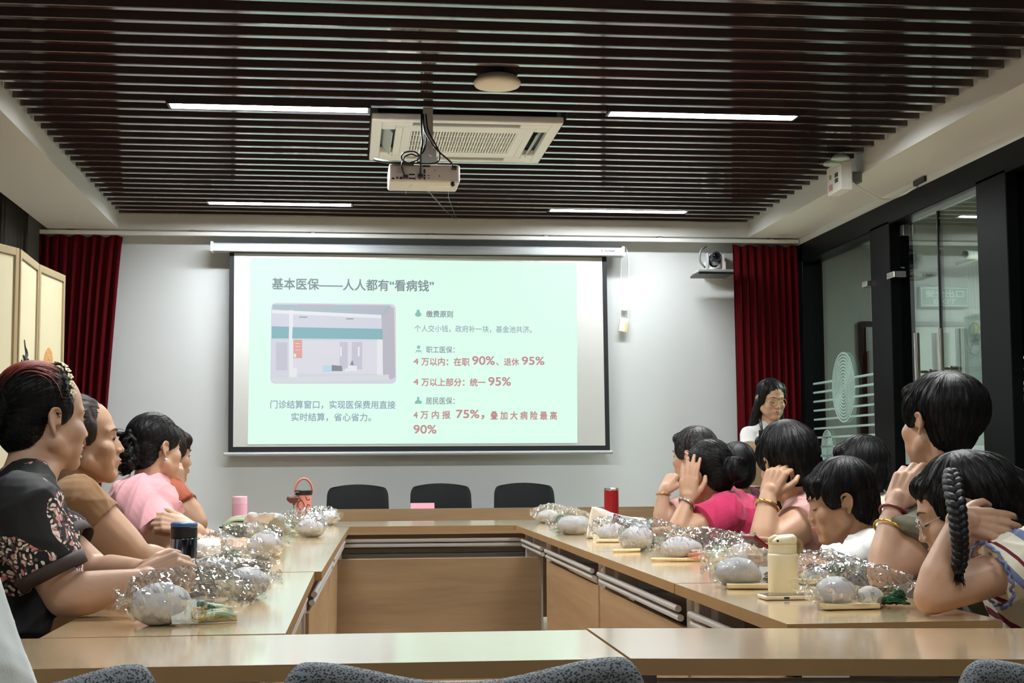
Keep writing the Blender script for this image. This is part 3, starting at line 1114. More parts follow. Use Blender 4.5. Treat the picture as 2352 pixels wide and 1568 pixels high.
line('基本医保——人人都有“看病钱”', 625, 996, 638, 664, S_ink, .022)
line('缴费原则', 979, 1040, 713, 728, S_ink, .02)
line('个人交小钱，政府补一块，基金池共济。', 952, 1221, 746, 762, S_ink2, .008)
line('职工医保：', 979, 1044, 795, 810, S_ink, .012)
line('4', 950, 961, 823, 836, S_red, .03)
line('万以内：在职', 968, 1078, 821, 839, S_red, .025)
line('90%', 1085, 1136, 818, 837, S_red, .025)
line('、退休', 1140, 1192, 822, 839, S_red, .02)
line('95%', 1199, 1250, 819, 837, S_red, .025)
line('4', 950, 961, 870, 883, S_red, .03)
line('万以上部分：统一', 968, 1115, 868, 886, S_red, .025)
line('95%', 1122, 1173, 866, 885, S_red, .025)
line('居民医保：', 978, 1044, 912, 928, S_ink, .012)
line('4 万 内 报', 950, 1034, 943, 961, S_red, .025)
line('75%，', 1048, 1112, 941, 962, S_red, .025)
line('叠 加 大 病 险 最 高', 1127, 1279, 944, 963, S_red, .025)
line('90%', 950, 1002, 976, 995, S_red, .025)
line('门诊结算窗口，实现医保费用直接', 621, 908, 919, 938, S_ink2, .014)
line('实时结算，省心省力。', 669, 852, 948, 967, S_ink2, .014)
# small green pictograms
b = MB()


def sd(b, x, y, r, sx=1.0, sy=1.0, m=18):
    c = at(x, y, YL - .0008)
    rr = r * YL / FPX
    vs = [(c.x + rr * sx * math.cos(2 * PI * k / m), c.y, c.z + rr * sy * math.sin(2 * PI * k / m)) for k in range(m)]
    b.add(vs, [tuple(range(m))[::-1]])


def sp(b, pts, y=0):
    vs = [at(x, yy, YL - .0008 - y) for x, yy in pts]
    b.add(vs, [tuple(range(len(vs)))])


sd(b, 960.5, 722, 7.5, 1.0, .7)
sp(b, [(956, 718), (965, 718), (963, 711), (958, 711)])
sd(b, 961.5, 797, 4)
sp(b, [(953, 811), (957, 804), (966, 804), (970, 811), (966, 808), (963, 806), (961.5, 811), (960, 806), (957, 808)])
sd(b, 960.5, 914, 3)
sd(b, 956, 923, 3)
sd(b, 966, 923, 3)
sp(b, [(958, 917), (963, 917), (968, 927), (952, 927)])
b.build('slide_icons', S_grn, slide, normals=False)
# photo of a hospital counter inside the slide
P = {'bg': (224, 226, 238), 'top': (186, 204, 212), 'grey': (200, 198, 210), 'band': (150, 194, 202), 'white': (244, 246, 250), 'pale': (232, 232, 242),
     'dark': (146, 154, 160), 'red': (236, 178, 168), 'door': (212, 210, 224), 'counter': (228, 232, 236), 'blue': (200, 230, 242)}
keys = list(P)
mats = [glow('slide_photo_' + k_, P[k_]) for k_ in keys]
b = MB()
U = lambda k_: b.use(keys.index(k_))


def rr(x0, y0, x1, y1, y=0.0):
    sp(b, [(x0, y0), (x1, y0), (x1, y1), (x0, y1)], y)


U('bg')
out = []
for cx_, cy_, a0 in ((634, 706, 180), (898, 709, 270), (899, 870, 0), (632, 870, 90)):
    for k in range(5):
        an = math.radians(a0 + 22.5 * k)
        out.append((cx_ + 11 * math.cos(an), cy_ + 11 * math.sin(an)))
sp(b, out)
e = .0002
U('top'); sp(b, [(626, 699), (897, 701), (893, 722), (860, 724), (626, 711)], e)
U('grey'); sp(b, [(684, 698.5), (768, 699.2), (766, 708), (690, 706)], 2 * e); sp(b, [(808, 700), (884, 701), (880, 713), (812, 710)], 2 * e)
U('grey'); sp(b, [(893, 702), (905, 708), (908, 866), (897, 872), (890, 862), (880, 860), (876, 720)], e)
U('white'); sp(b, [(625, 711), (876, 723), (875, 731), (625, 719)], 2 * e)
rr(664, 712, 673, 866, 3 * e)
rr(866, 780, 879, 862, 2 * e)
U('pale'); rr(673, 782, 866, 858, e)
U('band'); sp(b, [(624, 749), (664, 750), (663, 777), (624, 777)], 4 * e); sp(b, [(672, 751), (879, 755), (879, 779), (671, 777)], 4 * e)
U('red'); rr(674, 780, 694, 822, 4 * e)
U('white'); rr(675, 812, 680, 820, 5 * e); rr(678, 788, 690, 789, 5 * e); rr(678, 795, 690, 796, 5 * e); rr(678, 803, 690, 804, 5 * e)
U('door'); rr(780, 785, 799, 848, 2 * e); rr(808, 785, 832, 848, 2 * e); rr(634, 786, 660, 850, 2 * e)
U('white'); rr(781, 796, 785, 818, 3 * e); rr(822, 796, 826, 818, 3 * e)
U('dark'); sp(b, [(762, 838), (785, 840), (787, 852), (762, 852)], 4 * e); sd(b, 769, 807, 2.2, 1, 1.6)
U('blue'); rr(741, 839, 762, 854, 5 * e)
U('white'); rr(799, 840, 820, 852, 5 * e); rr(792, 846, 799, 853, 5 * e)
U('counter'); sp(b, [(624, 868), (893, 860), (893, 872), (636, 880), (624, 874)], 3 * e)
U('white'); rr(672, 845, 682, 866, 3 * e)
U('dark'); sp(b, [(804, 838), (809, 826), (813, 838)], 4 * e); rr(687, 727, 706, 729, 2 * e); rr(795, 731, 812, 733, 2 * e)
for i in range(len(b.v)):
    pass
ph = b.build('slide_photo', mats, slide, normals=False)
line('挂号/收费/慢性病收费/职工普通门诊窗口', 703, 852, 759, 772, glow('slide_white', (216, 238, 240)), .01)

# control cord and boxes right of the screen
t = thing('screen_control', 'white screen control box hanging on wires right of the projection screen', 'remote control', at(1433, 740, 9.95))
b = MB()
k1 = at(1420, 768, 9.96)
q = [at(1425, 730, 9.95), at(1444, 731, 9.95), at(1440, 763, 9.95), at(1421, 760, 9.95)]
q2 = [v + Vector((0, .03, 0)) for v in q]
b.add(q + q2, [(0, 1, 2, 3), (7, 6, 5, 4), (0, 4, 5, 1), (1, 5, 6, 2), (2, 6, 7, 3), (3, 7, 4, 0)])
b.build('box', M['cream_pl'], t, bevel=.004)
q = [at(1437, 740, 9.948), at(1441, 740, 9.948), at(1439, 760, 9.948), at(1435, 760, 9.948)]
MB().add(q, [(0, 1, 2, 3)]).build('sticker', mat('sticker_yellow', (216, 204, 120), .5), t)
q = [at(1430, 705, 9.96), at(1443, 702, 9.96), at(1438, 714, 9.96), at(1428, 711, 9.96)]
q2 = [v + Vector((0, .02, 0)) for v in q]
MB().add(q + q2, [(0, 1, 2, 3), (7, 6, 5, 4), (0, 4, 5, 1), (1, 5, 6, 2), (2, 6, 7, 3), (3, 7, 4, 0)]).build('switch', M['white'], t)
for pts in ([(1432, 575), (1427, 600), (1426, 660), (1425, 715), (1424, 733)], [(1438, 566), (1444, 600), (1443, 660), (1442, 700), (1443, 732)]):
    MB().tube(smooth_path([at(x, y, 9.965) for x, y in pts], 6), .0032, n=6).build('wire', M['white'], t, smooth=True)

# ================================================================= FOLDING SCREEN
M['linen'] = mat('linen_panel', (192, 184, 154), .9, bump=.15, bscale=400)
M['scrframe'] = mat('screen_frame_wood', (150, 132, 96), .45, var=.08, vscale=10, stretch=(6, 6, .6))
t = thing('folding_screen', 'cream folding screen with pale wood frames standing by the left curtain', 'folding screen', (-1.47, 6.6, 0))
cor = [atz(x, y, 2.0) for x, y in ((-62, 537), (-20, 556), (40, 571), (84, 606), (145, 633))]
cor = [Vector((v.x, v.y, 0)) for v in cor]
cor[0] = cor[1] + Vector((-.1, -.44, 0))
for i in range(len(cor) - 1):
    p, q = cor[i], cor[i + 1]
    d = (q - p)
    Lp = d.length
    d.normalize()
    nrm = Vector((d.y, -d.x, 0))
    gap = .006
    A = p + d * gap
    w = Lp - 2 * gap
    b = MB()
    rot = Matrix((d, nrm, Vector((0, 0, 1)))).transposed()
    fw, th = .026, .03
    for u0, u1, z0, z1 in ((0, fw, .05, 2.0), (w - fw, w, .05, 2.0), (fw, w - fw, 1.965, 2.0), (fw, w - fw, .25, .28), (fw, w - fw, .05, .08)):
        b.box(A + d * (u0 + u1) / 2 + Vector((0, 0, (z0 + z1) / 2)), (u1 - u0, th, z1 - z0), rot)
    fr = b.build('frame', M['scrframe'], t, bevel=.002)
    b = MB()
    b.box(A + d * w / 2 + Vector((0, 0, 1.12)), (w - 2 * fw + .002, .012, 1.69), rot)
    pn = b.build('panel', M['linen'], t)

    def plane_hit(x, y):
        "where the photo ray meets this leaf's front face"
        r_ = ray(x, y)
        o_ = A + nrm * .0075
        kk = (o_ - CAM).dot(nrm) / r_.dot(nrm)
        return CAM + r_ * kk
    if i == 2:
        b = MB()
        ink = mat('ink_black', (40, 44, 48), .8)
        for pts, wd in (([(56, 780), (57, 795), (59, 810), (58, 822)], .006), ([(59, 800), (60, 812), (56, 820), (53, 815)], .012), ([(52, 838), (56, 828), (62, 830), (64, 842)], .014), ([(49, 826), (50, 836)], .006)):
            pp = smooth_path([plane_hit(x, y) for x, y in pts], 5)
            b.tube(pp, [wd * (.35 + .65 * math.sin(PI * (k_ + .5) / len(pp))) for k_ in range(len(pp))], n=6, flat=.3)
        b.build('ink_drawing', ink, pn)
    if i == 3:
        b = MB()
        och = mat('ochre_ink', (184, 130, 72), .8)
        poly = [(101, 850), (101, 825), (103, 812), (107, 803), (111, 797.5), (115, 801), (119, 810), (121, 828), (122, 850)]
        f0 = [plane_hit(x, y) for x, y in poly]
        f1 = [v + nrm * .0015 for v in f0]
        n_ = len(f0)
        b.add(f0 + f1, [tuple(range(n_))[::-1], tuple(range(n_, 2 * n_))] + [(k_, (k_ + 1) % n_, (k_ + 1) % n_ + n_, k_ + n_) for k_ in range(n_)])
        b.build('ochre_drawing', och, pn)
        b = MB()
        for x, y, w_ in ((106, 808, .006), (116, 808, .006), (110, 818, .008), (112, 824, .008)):
            b.ell(plane_hit(x, y) + nrm * .0015, (w_, w_ * .5, w_), n=8, m=5)
        b.build('pale_marks', M['linen'], pn)

# ================================================================= TABLES
ZT = .75


def table(name, label, p00, p10, p11, p01, inner, grain, panel_m, top_m, group='wood conference tables', panel=True, ends=(1, 1), zt=ZT):
    """top outline (four floor points, counter-clockwise, first edge p00->p10 is the inner long side)"""
    P4 = [Vector((p[0], p[1], 0)) for p in (p00, p10, p11, p01)]
    cen = sum(P4, Vector()) / 4
    t = thing(name, label, 'table', (cen.x, cen.y, 0), group)
    b = MB()
    lo = [p + Vector((0, 0, zt - .026)) for p in P4]
    hi = [p + Vector((0, 0, zt)) for p in P4]
    b.use(1).add(lo + hi, [(0, 3, 2, 1), (0, 1, 5, 4), (1, 2, 6, 5), (2, 3, 7, 6), (3, 0, 4, 7)])
    b.use(0).add(hi, [(0, 1, 2, 3)])
    b.build('tabletop', [top_m, M['edge']], t, normals=False)
    d = (P4[1] - P4[0]).normalized()
    L = (P4[1] - P4[0]).length
    n = (P4[3] - P4[0])
    W = n.dot(Vector((-d.y, d.x, 0)))
    n = Vector((-d.y, d.x, 0)) * (1 if W > 0 else -1)
    W = abs(W)
    rot = Matrix((d, n, Vector((0, 0, 1)))).transposed()

    def bx(u0, u1, v0, v1, z0, z1):
        return MB().box(P4[0] + d * (u0 + u1) / 2 + n * (v0 + v1) / 2 + Vector((0, 0, (z0 + z1) / 2)), (abs(u1 - u0), abs(v1 - v0), abs(z1 - z0)), rot)
    for k, u in enumerate((.035, L - .035)):
        m_ = bx(u - .025, u + .025, .045, .125, .06, zt - .03)
        q_ = bx(u - .025, u + .025, .04, W - .04, .02, .06)
        q_2 = bx(u - .02, u + .02, .05, W - .06, zt - .06, zt - .0265)
        for z_ in (m_.v, ):
            pass
        m_.add(q_.v, q_.f)
        m_.add(q_2.v, q_2.f)
        if u < L / 2:
            br = bx(u + .026, u + .085, .075, .145, zt - .11, zt - .0265)
        else:
            br = bx(u - .085, u - .026, .075, .145, zt - .11, zt - .0265)
        m_.add(br.v, br.f)
        m_.build('leg', M['leg'], t, bevel=.004)
        for v_ in (.08, W - .08):
            cst = MB().cyl(P4[0] + d * u + n * v_, P4[0] + d * u + n * v_ + Vector((0, 0, .02)), .02)
            cst.build('foot', M['black'], t)
    for z_, v_ in ((zt - .07, .024), (zt - .094, .03)):
        a_ = P4[0] + d * .06 + n * v_ + Vector((0, 0, z_))
        c_ = P4[0] + d * (L - .06) + n * v_ + Vector((0, 0, z_))
        MB().cyl(a_, c_, .009, n=12).build('rail', M['leg'], t)
    bx(.06, L - .06, .16, W - .05, zt - .145, zt - .135).build('shelf', M['grey_pl'], t)
    if panel:
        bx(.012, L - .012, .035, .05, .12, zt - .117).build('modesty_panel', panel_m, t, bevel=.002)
    return t


RX = (.815, 1.245)
tg = 'wood conference tables'
rot_lines = {}
table('conference_table', 'oak table in the right row nearest the camera, under the cream flask', (.828, 2.64), (.822, 3.545), (1.25, 3.54), (1.256, 2.64), 0, 1, M['panely'], M['woody'])
table('conference_table', 'oak table in the middle of the right row, before the woman in pink', (.822, 3.555), (.818, 4.82), (1.248, 4.82), (1.25, 3.55), 0, 1, M['panely'], M['woody'])
table('conference_table', 'oak table in the right row with the white cloth bag on it', (.818, 4.83), (.814, 6.09), (1.246, 6.09), (1.248, 4.83), 0, 1, M['panely'], M['woody'])
table('conference_table', 'far end table of the right row, under the red flask', (.814, 6.1), (.812, 6.9), (1.246, 6.9), (1.246, 6.1), 0, 1, M['panely'], M['woody'], panel=False)
table('conference_table', 'oak table in the left row nearest the camera, under the first two kits', (-.094, 4.095), (-.112, 2.64), (-.546, 2.64), (-.526, 4.095), 0, 1, M['panely'], M['woody'])
table('conference_table', 'middle oak table of the left row, under the white lidded cup', (-.035, 5.5), (-.074, 4.11), (-.504, 4.11), (-.465, 5.5), 0, 1, M['panely'], M['woody'])
table('conference_table', 'far oak table of the left row, under the pink patterned tumbler', (.006, 6.9), (-.035, 5.51), (-.465, 5.51), (-.424, 6.9), 0, 1, M['panely'], M['woody'])
table('conference_table', 'cross table closing the far end of the table rectangle', (-.47, 6.93), (1.29, 6.9), (1.29, 7.5), (-.47, 7.53), 0, 0, M['panelx'], M['woodx'], panel=False)
table('conference_table', 'front table left of the middle seam, along the bottom of the picture', (.437, 2.61), (-.765, 2.64), (-.775, 2.255), (.437, 2.225), 0, 0, M['panelx'], M['woodx'])
table('conference_table', 'front table right of the middle seam, along the bottom of the picture', (1.63, 2.445), (.443, 2.635), (.443, 2.225), (1.57, 2.035), 0, 0, M['panelx'], M['woodx'])
# boards closing the inner rectangle at the far end
t = thing('folded_table', 'folded wooden table board closing the far end between the two rows', 'table', (.38, 6.35, 0))
MB().bb((-.085, 6.34, .1), (.86, 6.365, .632)).build('board', M['panelx'], t)
b = MB()
b.bb((-.06, 6.38, .0), (.0, 6.44, .6))
b.bb((.78, 6.38, .0), (.84, 6.44, .6))
b.build('frame', M['leg'], t)
t = thing('folded_table', 'second folded table with silver rails, just behind the far board', 'table', (.4, 6.98, 0))
MB().bb((-.1, 7.0, .64), (1.0, 7.02, .705)).build('board', M['panelx'], t)
b = MB()
b.bb((-.1, 6.985, .618), (1.0, 7.01, .64))
b.bb((-.1, 6.98, .594), (1.0, 7.005, .612))
b.build('rail', M['alu'], t)
MB().bb((-.1, 6.97, .3), (1.0, 6.985, .592)).build('lower_board', M['panelx'], t)
MB().bb((-.05, 7.03, 0), (.0, 7.1, .63)).build('frame', M['leg'], t)
MB().bb((.9, 7.03, 0), (.95, 7.1, .63)).build('frame', M['leg'], t)
# long presidium table in front of the black chairs
pl0, pl1 = at(712, 1170, 8.6), at(1560, 1168, 8.6)
zp = pl0.z
t = thing('presidium_table', 'long wooden table with a front panel before the three black chairs', 'table', (.85, 8.85, 0))
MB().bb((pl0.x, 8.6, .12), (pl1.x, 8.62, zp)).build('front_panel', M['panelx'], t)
MB().bb((pl0.x, 8.62, .735), (pl1.x, 9.05, .757)).build('tabletop', M['woodx'], t)
for x in (pl0.x + .05, (pl0.x + pl1.x) / 2, pl1.x - .05):
    MB().bb((x - .02, 8.66, 0), (x + .02, 9.0, .735)).build('leg', M['panelx'], t)
n0, n1 = at(943, 1157, 8.7), at(998, 1157, 8.7)
t = thing('name_plate', 'pink name plate with Chinese characters standing on the far table', 'name plate', ((n0.x + n1.x) / 2, 8.7, .757))
zt_ = at(970, 1155, 8.7).z
b = MB().add([(n0.x, 8.69, .757), (n1.x, 8.69, .757), (n1.x, 8.72, zt_), (n0.x, 8.72, zt_), (n0.x, 8.76, .757), (n1.x, 8.76, .757)],
             [(0, 1, 2, 3), (3, 2, 5, 4), (0, 3, 4), (1, 5, 2), (0, 4, 5, 1)])
b.build('card', mat('pink_card', (226, 160, 178), .6), t)
text_mesh('plate_text', '主持人', mat('plate_ink', (90, 40, 60), .6), t, ((n0.x + .028, 8.694, .764), (1, 0, 0), (0, .3, zt_ - .757 + .0)), n1.x - n0.x - .06, .03, bold=.01, depth=.002)

# lectern
l0, l1 = at(1726, 1055, 8.4), at(1815, 1055, 8.4)
t = thing('lectern', 'light wood lectern in front of the standing speaker', 'lectern', ((l0.x + l1.x) / 2, 8.55, 0))
zl = at(1740, 1054, 8.4).z
xx0, xx1 = l0.x - .02, at(1882, 1055, 8.4).x
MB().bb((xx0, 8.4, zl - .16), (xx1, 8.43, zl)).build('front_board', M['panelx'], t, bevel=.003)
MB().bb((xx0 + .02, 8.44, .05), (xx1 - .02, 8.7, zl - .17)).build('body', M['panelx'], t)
MB().add([(xx0, 8.43, zl - .03), (xx1, 8.43, zl - .03), (xx1, 8.72, zl - .1), (xx0, 8.72, zl - .1), (xx0, 8.43, zl - .05), (xx1, 8.43, zl - .05), (xx1, 8.72, zl - .12), (xx0, 8.72, zl - .12)],
         [(0, 1, 2, 3), (7, 6, 5, 4), (0, 4, 5, 1), (1, 5, 6, 2), (2, 6, 7, 3), (3, 7, 4, 0)]).build('top', M['woodx'], t)
MB().bb((xx0 - .01, 8.39, 0), (xx1 + .01, 8.74, .05)).build('base', M['panelx'], t)

# ================================================================= CHAIRS
M['chair_blk'] = mat('black_fabric', (12, 15, 18), .85, bump=.1, bscale=300)
M['chair_fr'] = mat('chair_frame', (30, 30, 32), .4)


def chair_black(loc, rz, label, group=None):
    t = thing('black_chair', label, 'chair', (0, 0, 0), group)
    w, zt, zb = .215, .9, .5
    b = MB()
    rings = []
    for s in (0, .1, .2, .3, .4, .5, .6, .7, .78, .84, .88, .91, .94, .965, .985, 1.0):
        z = zb + (zt - zb) * s
        ww = w * (1.0 - .07 * s)
        if s > .84:
            ww -= .032 * (1 - math.sqrt(max(0, 1 - ((s - .84) / .16) ** 2)))
        y = .03 + .05 * s - .02 * math.sin(PI * s)
        top = 0
        row = []
        n = 12
        for k in range(n + 1):
            q = -1 + 2 * k / n
            zz = z + (.018 * (1 - q * q) - .006) * s
            row.append((ww * q, y + .03 * (1 - q * q), zz))
        back = [(p[0] * .99, p[1] + .035, p[2]) for p in row[::-1]]
        rings.append(row + back)
    b.rings(rings)
    b.build('backrest', M['chair_blk'], t, smooth=True, local=True)
    MB().box((0, -.22, .45), (.44, .44, .07)).build('seat', M['chair_blk'], t, local=True, bevel=.025, seg=3)
    MB().tube(smooth_path([(0, .0, .44), (0, .1, .46), (0, .12, .55), (0, .11, .66)], 5), .022, n=8).build('back_support', M['chair_fr'], t, local=True, smooth=True)
    for sx in (-1, 1):
        MB().tube([(sx * .19, -.38, .42), (sx * .21, -.42, .0)], .013, n=8).build('leg', M['chair_fr'], t, local=True)
        MB().tube([(sx * .19, -.04, .42), (sx * .21, .04, .0)], .013, n=8).build('leg', M['chair_fr'], t, local=True)
    t.location = loc
    t.rotation_euler = (0, 0, rz)
    return t


def rowx(x):
    return at(x, 1120, 9.35).x


base = chair_black((rowx(822), 9.4, .0), 0, 'black chair behind the far table, left of the pink name plate', 'black chairs behind the far table')
dup(base, (rowx(1015), 9.4, .004), 0, 'black chair behind the pink name plate')
dup(base, (rowx(1209), 9.4, .004), 0, 'black chair behind the far table, right of the pink name plate')

# grey mesh chairs in the foreground
M['mesh'] = bpy.data.materials.new('grey_mesh_fabric')
M['mesh'].use_nodes = True
nt = M['mesh'].node_tree
pb_ = nt.nodes['Principled BSDF']
pb_.inputs['Roughness'].default_value = .7
tc = nt.nodes.new('ShaderNodeTexCoord')
vo = nt.nodes.new('ShaderNodeTexVoronoi')
vo.inputs['Scale'].default_value = 300
nt.links.new(tc.outputs['Object'], vo.inputs['Vector'])
cr = nt.nodes.new('ShaderNodeMapRange')
cr.inputs['From Min'].default_value = .25
cr.inputs['From Max'].default_value = .55
nt.links.new(vo.outputs['Distance'], cr.inputs['Value'])
mxx = nt.nodes.new('ShaderNodeMix')
mxx.data_type = 'RGBA'
mxx.inputs['A'].default_value = lin((30, 34, 38))
mxx.inputs['B'].default_value = lin((112, 118, 123))
nt.links.new(cr.outputs['Result'], mxx.inputs['Factor'])
nt.links.new(mxx.outputs['Result'], pb_.inputs['Base Color'])
bpn = nt.nodes.new('ShaderNodeBump')
bpn.inputs['Strength'].default_value = .6
bpn.inputs['Distance'].default_value = .0015
nt.links.new(cr.outputs['Result'], bpn.inputs['Height'])
nt.links.new(bpn.outputs['Normal'], pb_.inputs['Normal'])


def mesh_chair(xl, xr, Y, label, zt_l, zt_r, dip):
    A, B = at(xl, 1530, Y), at(xr, 1530, Y)
    cx_ = (A.x + B.x) / 2
    w = (B.x - A.x) / 2
    t = thing('mesh_chair', label, 'chair', (cx_, Y, 0), 'grey mesh chairs along the front tables')
    path = []
    n = 72
    for k in range(n + 1):
        q = -1 + 2 * k / n
        aq = abs(q)
        zc_ = zt_l + (zt_r - zt_l) * (q + 1) / 2
        z = zc_ - dip * (1 - (aq / .84) ** 2) ** 2 if aq < .84 else zc_ - .085 * (1 - math.sqrt(max(0, 1 - ((aq - .84) / .16) ** 2)))
        path.append(Vector((cx_ + w * q, Y + .04 * (1 - q * q), z)))
    # knitted sleeve stretched over the frame, front and back, rolled over the top
    rows = []
    prof = [(.012, -.36), (.012, -.15), (.018, -.05), (.02, -.02), (.016, -.005), (.0, .0), (-.014, -.006), (-.018, -.02), (-.016, -.05), (-.01, -.15), (-.01, -.36)]
    for dy, dz in prof:
        row = []
        for p in path:
            z = p.z + dz
            if dz < -.1:
                z = .45 + (p.z - .45) * (1 + dz / .36 * .999) if dz < -.3 else p.z + dz
            row.append((p.x, p.y - dy, z))
        rows.append(row)
    vs = [p for r_ in rows for p in r_]
    nn = n + 1
    fs = []
    for i in range(len(rows) - 1):
        for j in range(n):
            a_ = i * nn + j
            fs.append((a_, a_ + 1, a_ + nn + 1, a_ + nn))
    MB().add(vs, fs).build('mesh_back', M['mesh'], t, smooth=True)
    MB().bb((cx_ - .22, Y + .05, .42), (cx_ + .22, Y + .42, .49)).build('seat', M['chair_blk'], t, bevel=.02, seg=3)
    MB().cyl((cx_, Y + .2, .06), (cx_, Y + .2, .42), .025).build('gas_lift', M['chair_fr'], t)
    for k in range(5):
        an = 2 * PI * k / 5 + .3
        e_ = Vector((cx_ + .27 * math.cos(an), Y + .2 + .27 * math.sin(an), .05))
        MB().cap((cx_, Y + .2, .08), e_, .024, .016).build('leg', M['chair_fr'], t, smooth=True)
        MB().cyl(e_ + Vector((-.012, 0, -.024)), e_ + Vector((.012, 0, -.024)), .024).build('caster', M['black'], t)
    MB().tube(smooth_path([(cx_, Y + .2, .43), (cx_, Y - .0, .44), (cx_, Y - .02, .55), (cx_, Y - .015, .7)], 5), .02, n=8).build('back_support', M['chair_fr'], t, smooth=True)
    return t


zf = lambda x, y, Y: at(x, y, Y).z
mesh_chair(629, 1496, 1.78, 'grey mesh chair back at the bottom middle of the picture', zf(700, 1523, 1.78), zf(1424, 1511, 1.78), .032)
mesh_chair(-420, 378, 1.86, 'grey mesh chair back beside the white sleeve at bottom left', zf(-350, 1528, 1.86), zf(300, 1529, 1.86), .036)
mesh_chair(2193, 3000, 1.78, 'grey mesh chair back in the bottom right corner', zf(2270, 1515, 1.78), zf(2900, 1515, 1.78), .03)
# ================================================================= PEOPLE
def xf(mb, mx):
    mb.v = [tuple(mx @ Vector(p)) for p in mb.v]
    return mb


def merged(name, mb, m, parent, voxel, smooth=2, fac=.5, disp=None):
    "union of overlapping solids as one continuous surface"
    vs = mb.v
    o_ = ORG.get(parent.name, Vector((0, 0, 0)))
    me = bpy.data.meshes.new(name + '_raw')
    me.from_pydata([(p[0] - o_.x, p[1] - o_.y, p[2] - o_.z) for p in vs], [], mb.f)
    bm = bmesh.new()
    bm.from_mesh(me)
    bmesh.ops.recalc_face_normals(bm, faces=bm.faces)
    bm.to_mesh(me)
    bm.free()
    tmp = bpy.data.objects.new(name + '_raw', me)
    COL.objects.link(tmp)
    r = tmp.modifiers.new('r', 'REMESH')
    r.mode = 'VOXEL'
    r.voxel_size = voxel
    if smooth:
        s = tmp.modifiers.new('s', 'SMOOTH')
        s.factor = fac
        s.iterations = smooth
    bpy.context.view_layer.update()
    out = bpy.data.meshes.new_from_object(tmp.evaluated_get(bpy.context.evaluated_depsgraph_get()))
    bpy.data.objects.remove(tmp)
    bpy.data.meshes.remove(me)
    out.name = name
    if disp is not None:
        n = len(out.vertices)
        co = np.empty(n * 3)
        no = np.empty(n * 3)
        out.vertices.foreach_get('co', co)
        out.vertex_normals.foreach_get('vector', no)
        co, no = co.reshape(-1, 3), no.reshape(-1, 3)
        co = co + no * disp(co)[:, None]
        out.vertices.foreach_set('co', co.ravel())
    out.materials.clear()
    for q in (m if isinstance(m, (list, tuple)) else [m]):
        out.materials.append(q)
    out.polygons.foreach_set('use_smooth', [True] * len(out.polygons))
    out.update()
    ob = bpy.data.objects.new(name, out)
    COL.objects.link(ob)
    ob.parent = parent
    ORG[ob.name] = o_
    return ob


def folds(seed, amp=.004, freq=26.0):
    "soft cloth folds"
    rs = np.random.RandomState(seed)
    ds = rs.normal(size=(7, 3))
    ds /= np.linalg.norm(ds, axis=1)[:, None]
    ds[:, 2] *= .6
    fr = freq * rs.uniform(.5, 1.7, 7)
    ph = rs.uniform(0, 6.28, 7)

    def f(co):
        warp = np.sin(co @ ds[0] * 9 + ph[0]) * .9 + np.sin(co @ ds[1] * 17 + ph[1]) * .5
        v = np.zeros(len(co))
        for k in range(1, 7):
            w_ = np.sin(co @ ds[k] * fr[k] + ph[k] + warp * 2.0)
            g_ = .5 + .5 * np.sin(co @ ds[(k + 2) % 7] * 13 + ph[(k + 3) % 7])
            v += ((1 - np.abs(w_)) ** 2.5 - .28) * g_
        return amp * v * 1.15
    return f


def limb(b, pts, rad, n=14):
    for i in range(len(pts) - 1):
        b.cap(pts[i], pts[i + 1], rad[i], rad[i + 1], n)


def arm_prims(b, S, E, W, k=1.0, ku=1.0):
    S, E, W = Vector(S), Vector(E), Vector(W)
    limb(b, [S, S.lerp(E, .35), S.lerp(E, .75), E], [.05 * ku, .047 * ku, .041 * ku, .037 * k])
    limb(b, [E, E.lerp(W, .28), E.lerp(W, .65), W], [.037 * k, .041 * k, .033 * k, .0245 * k])


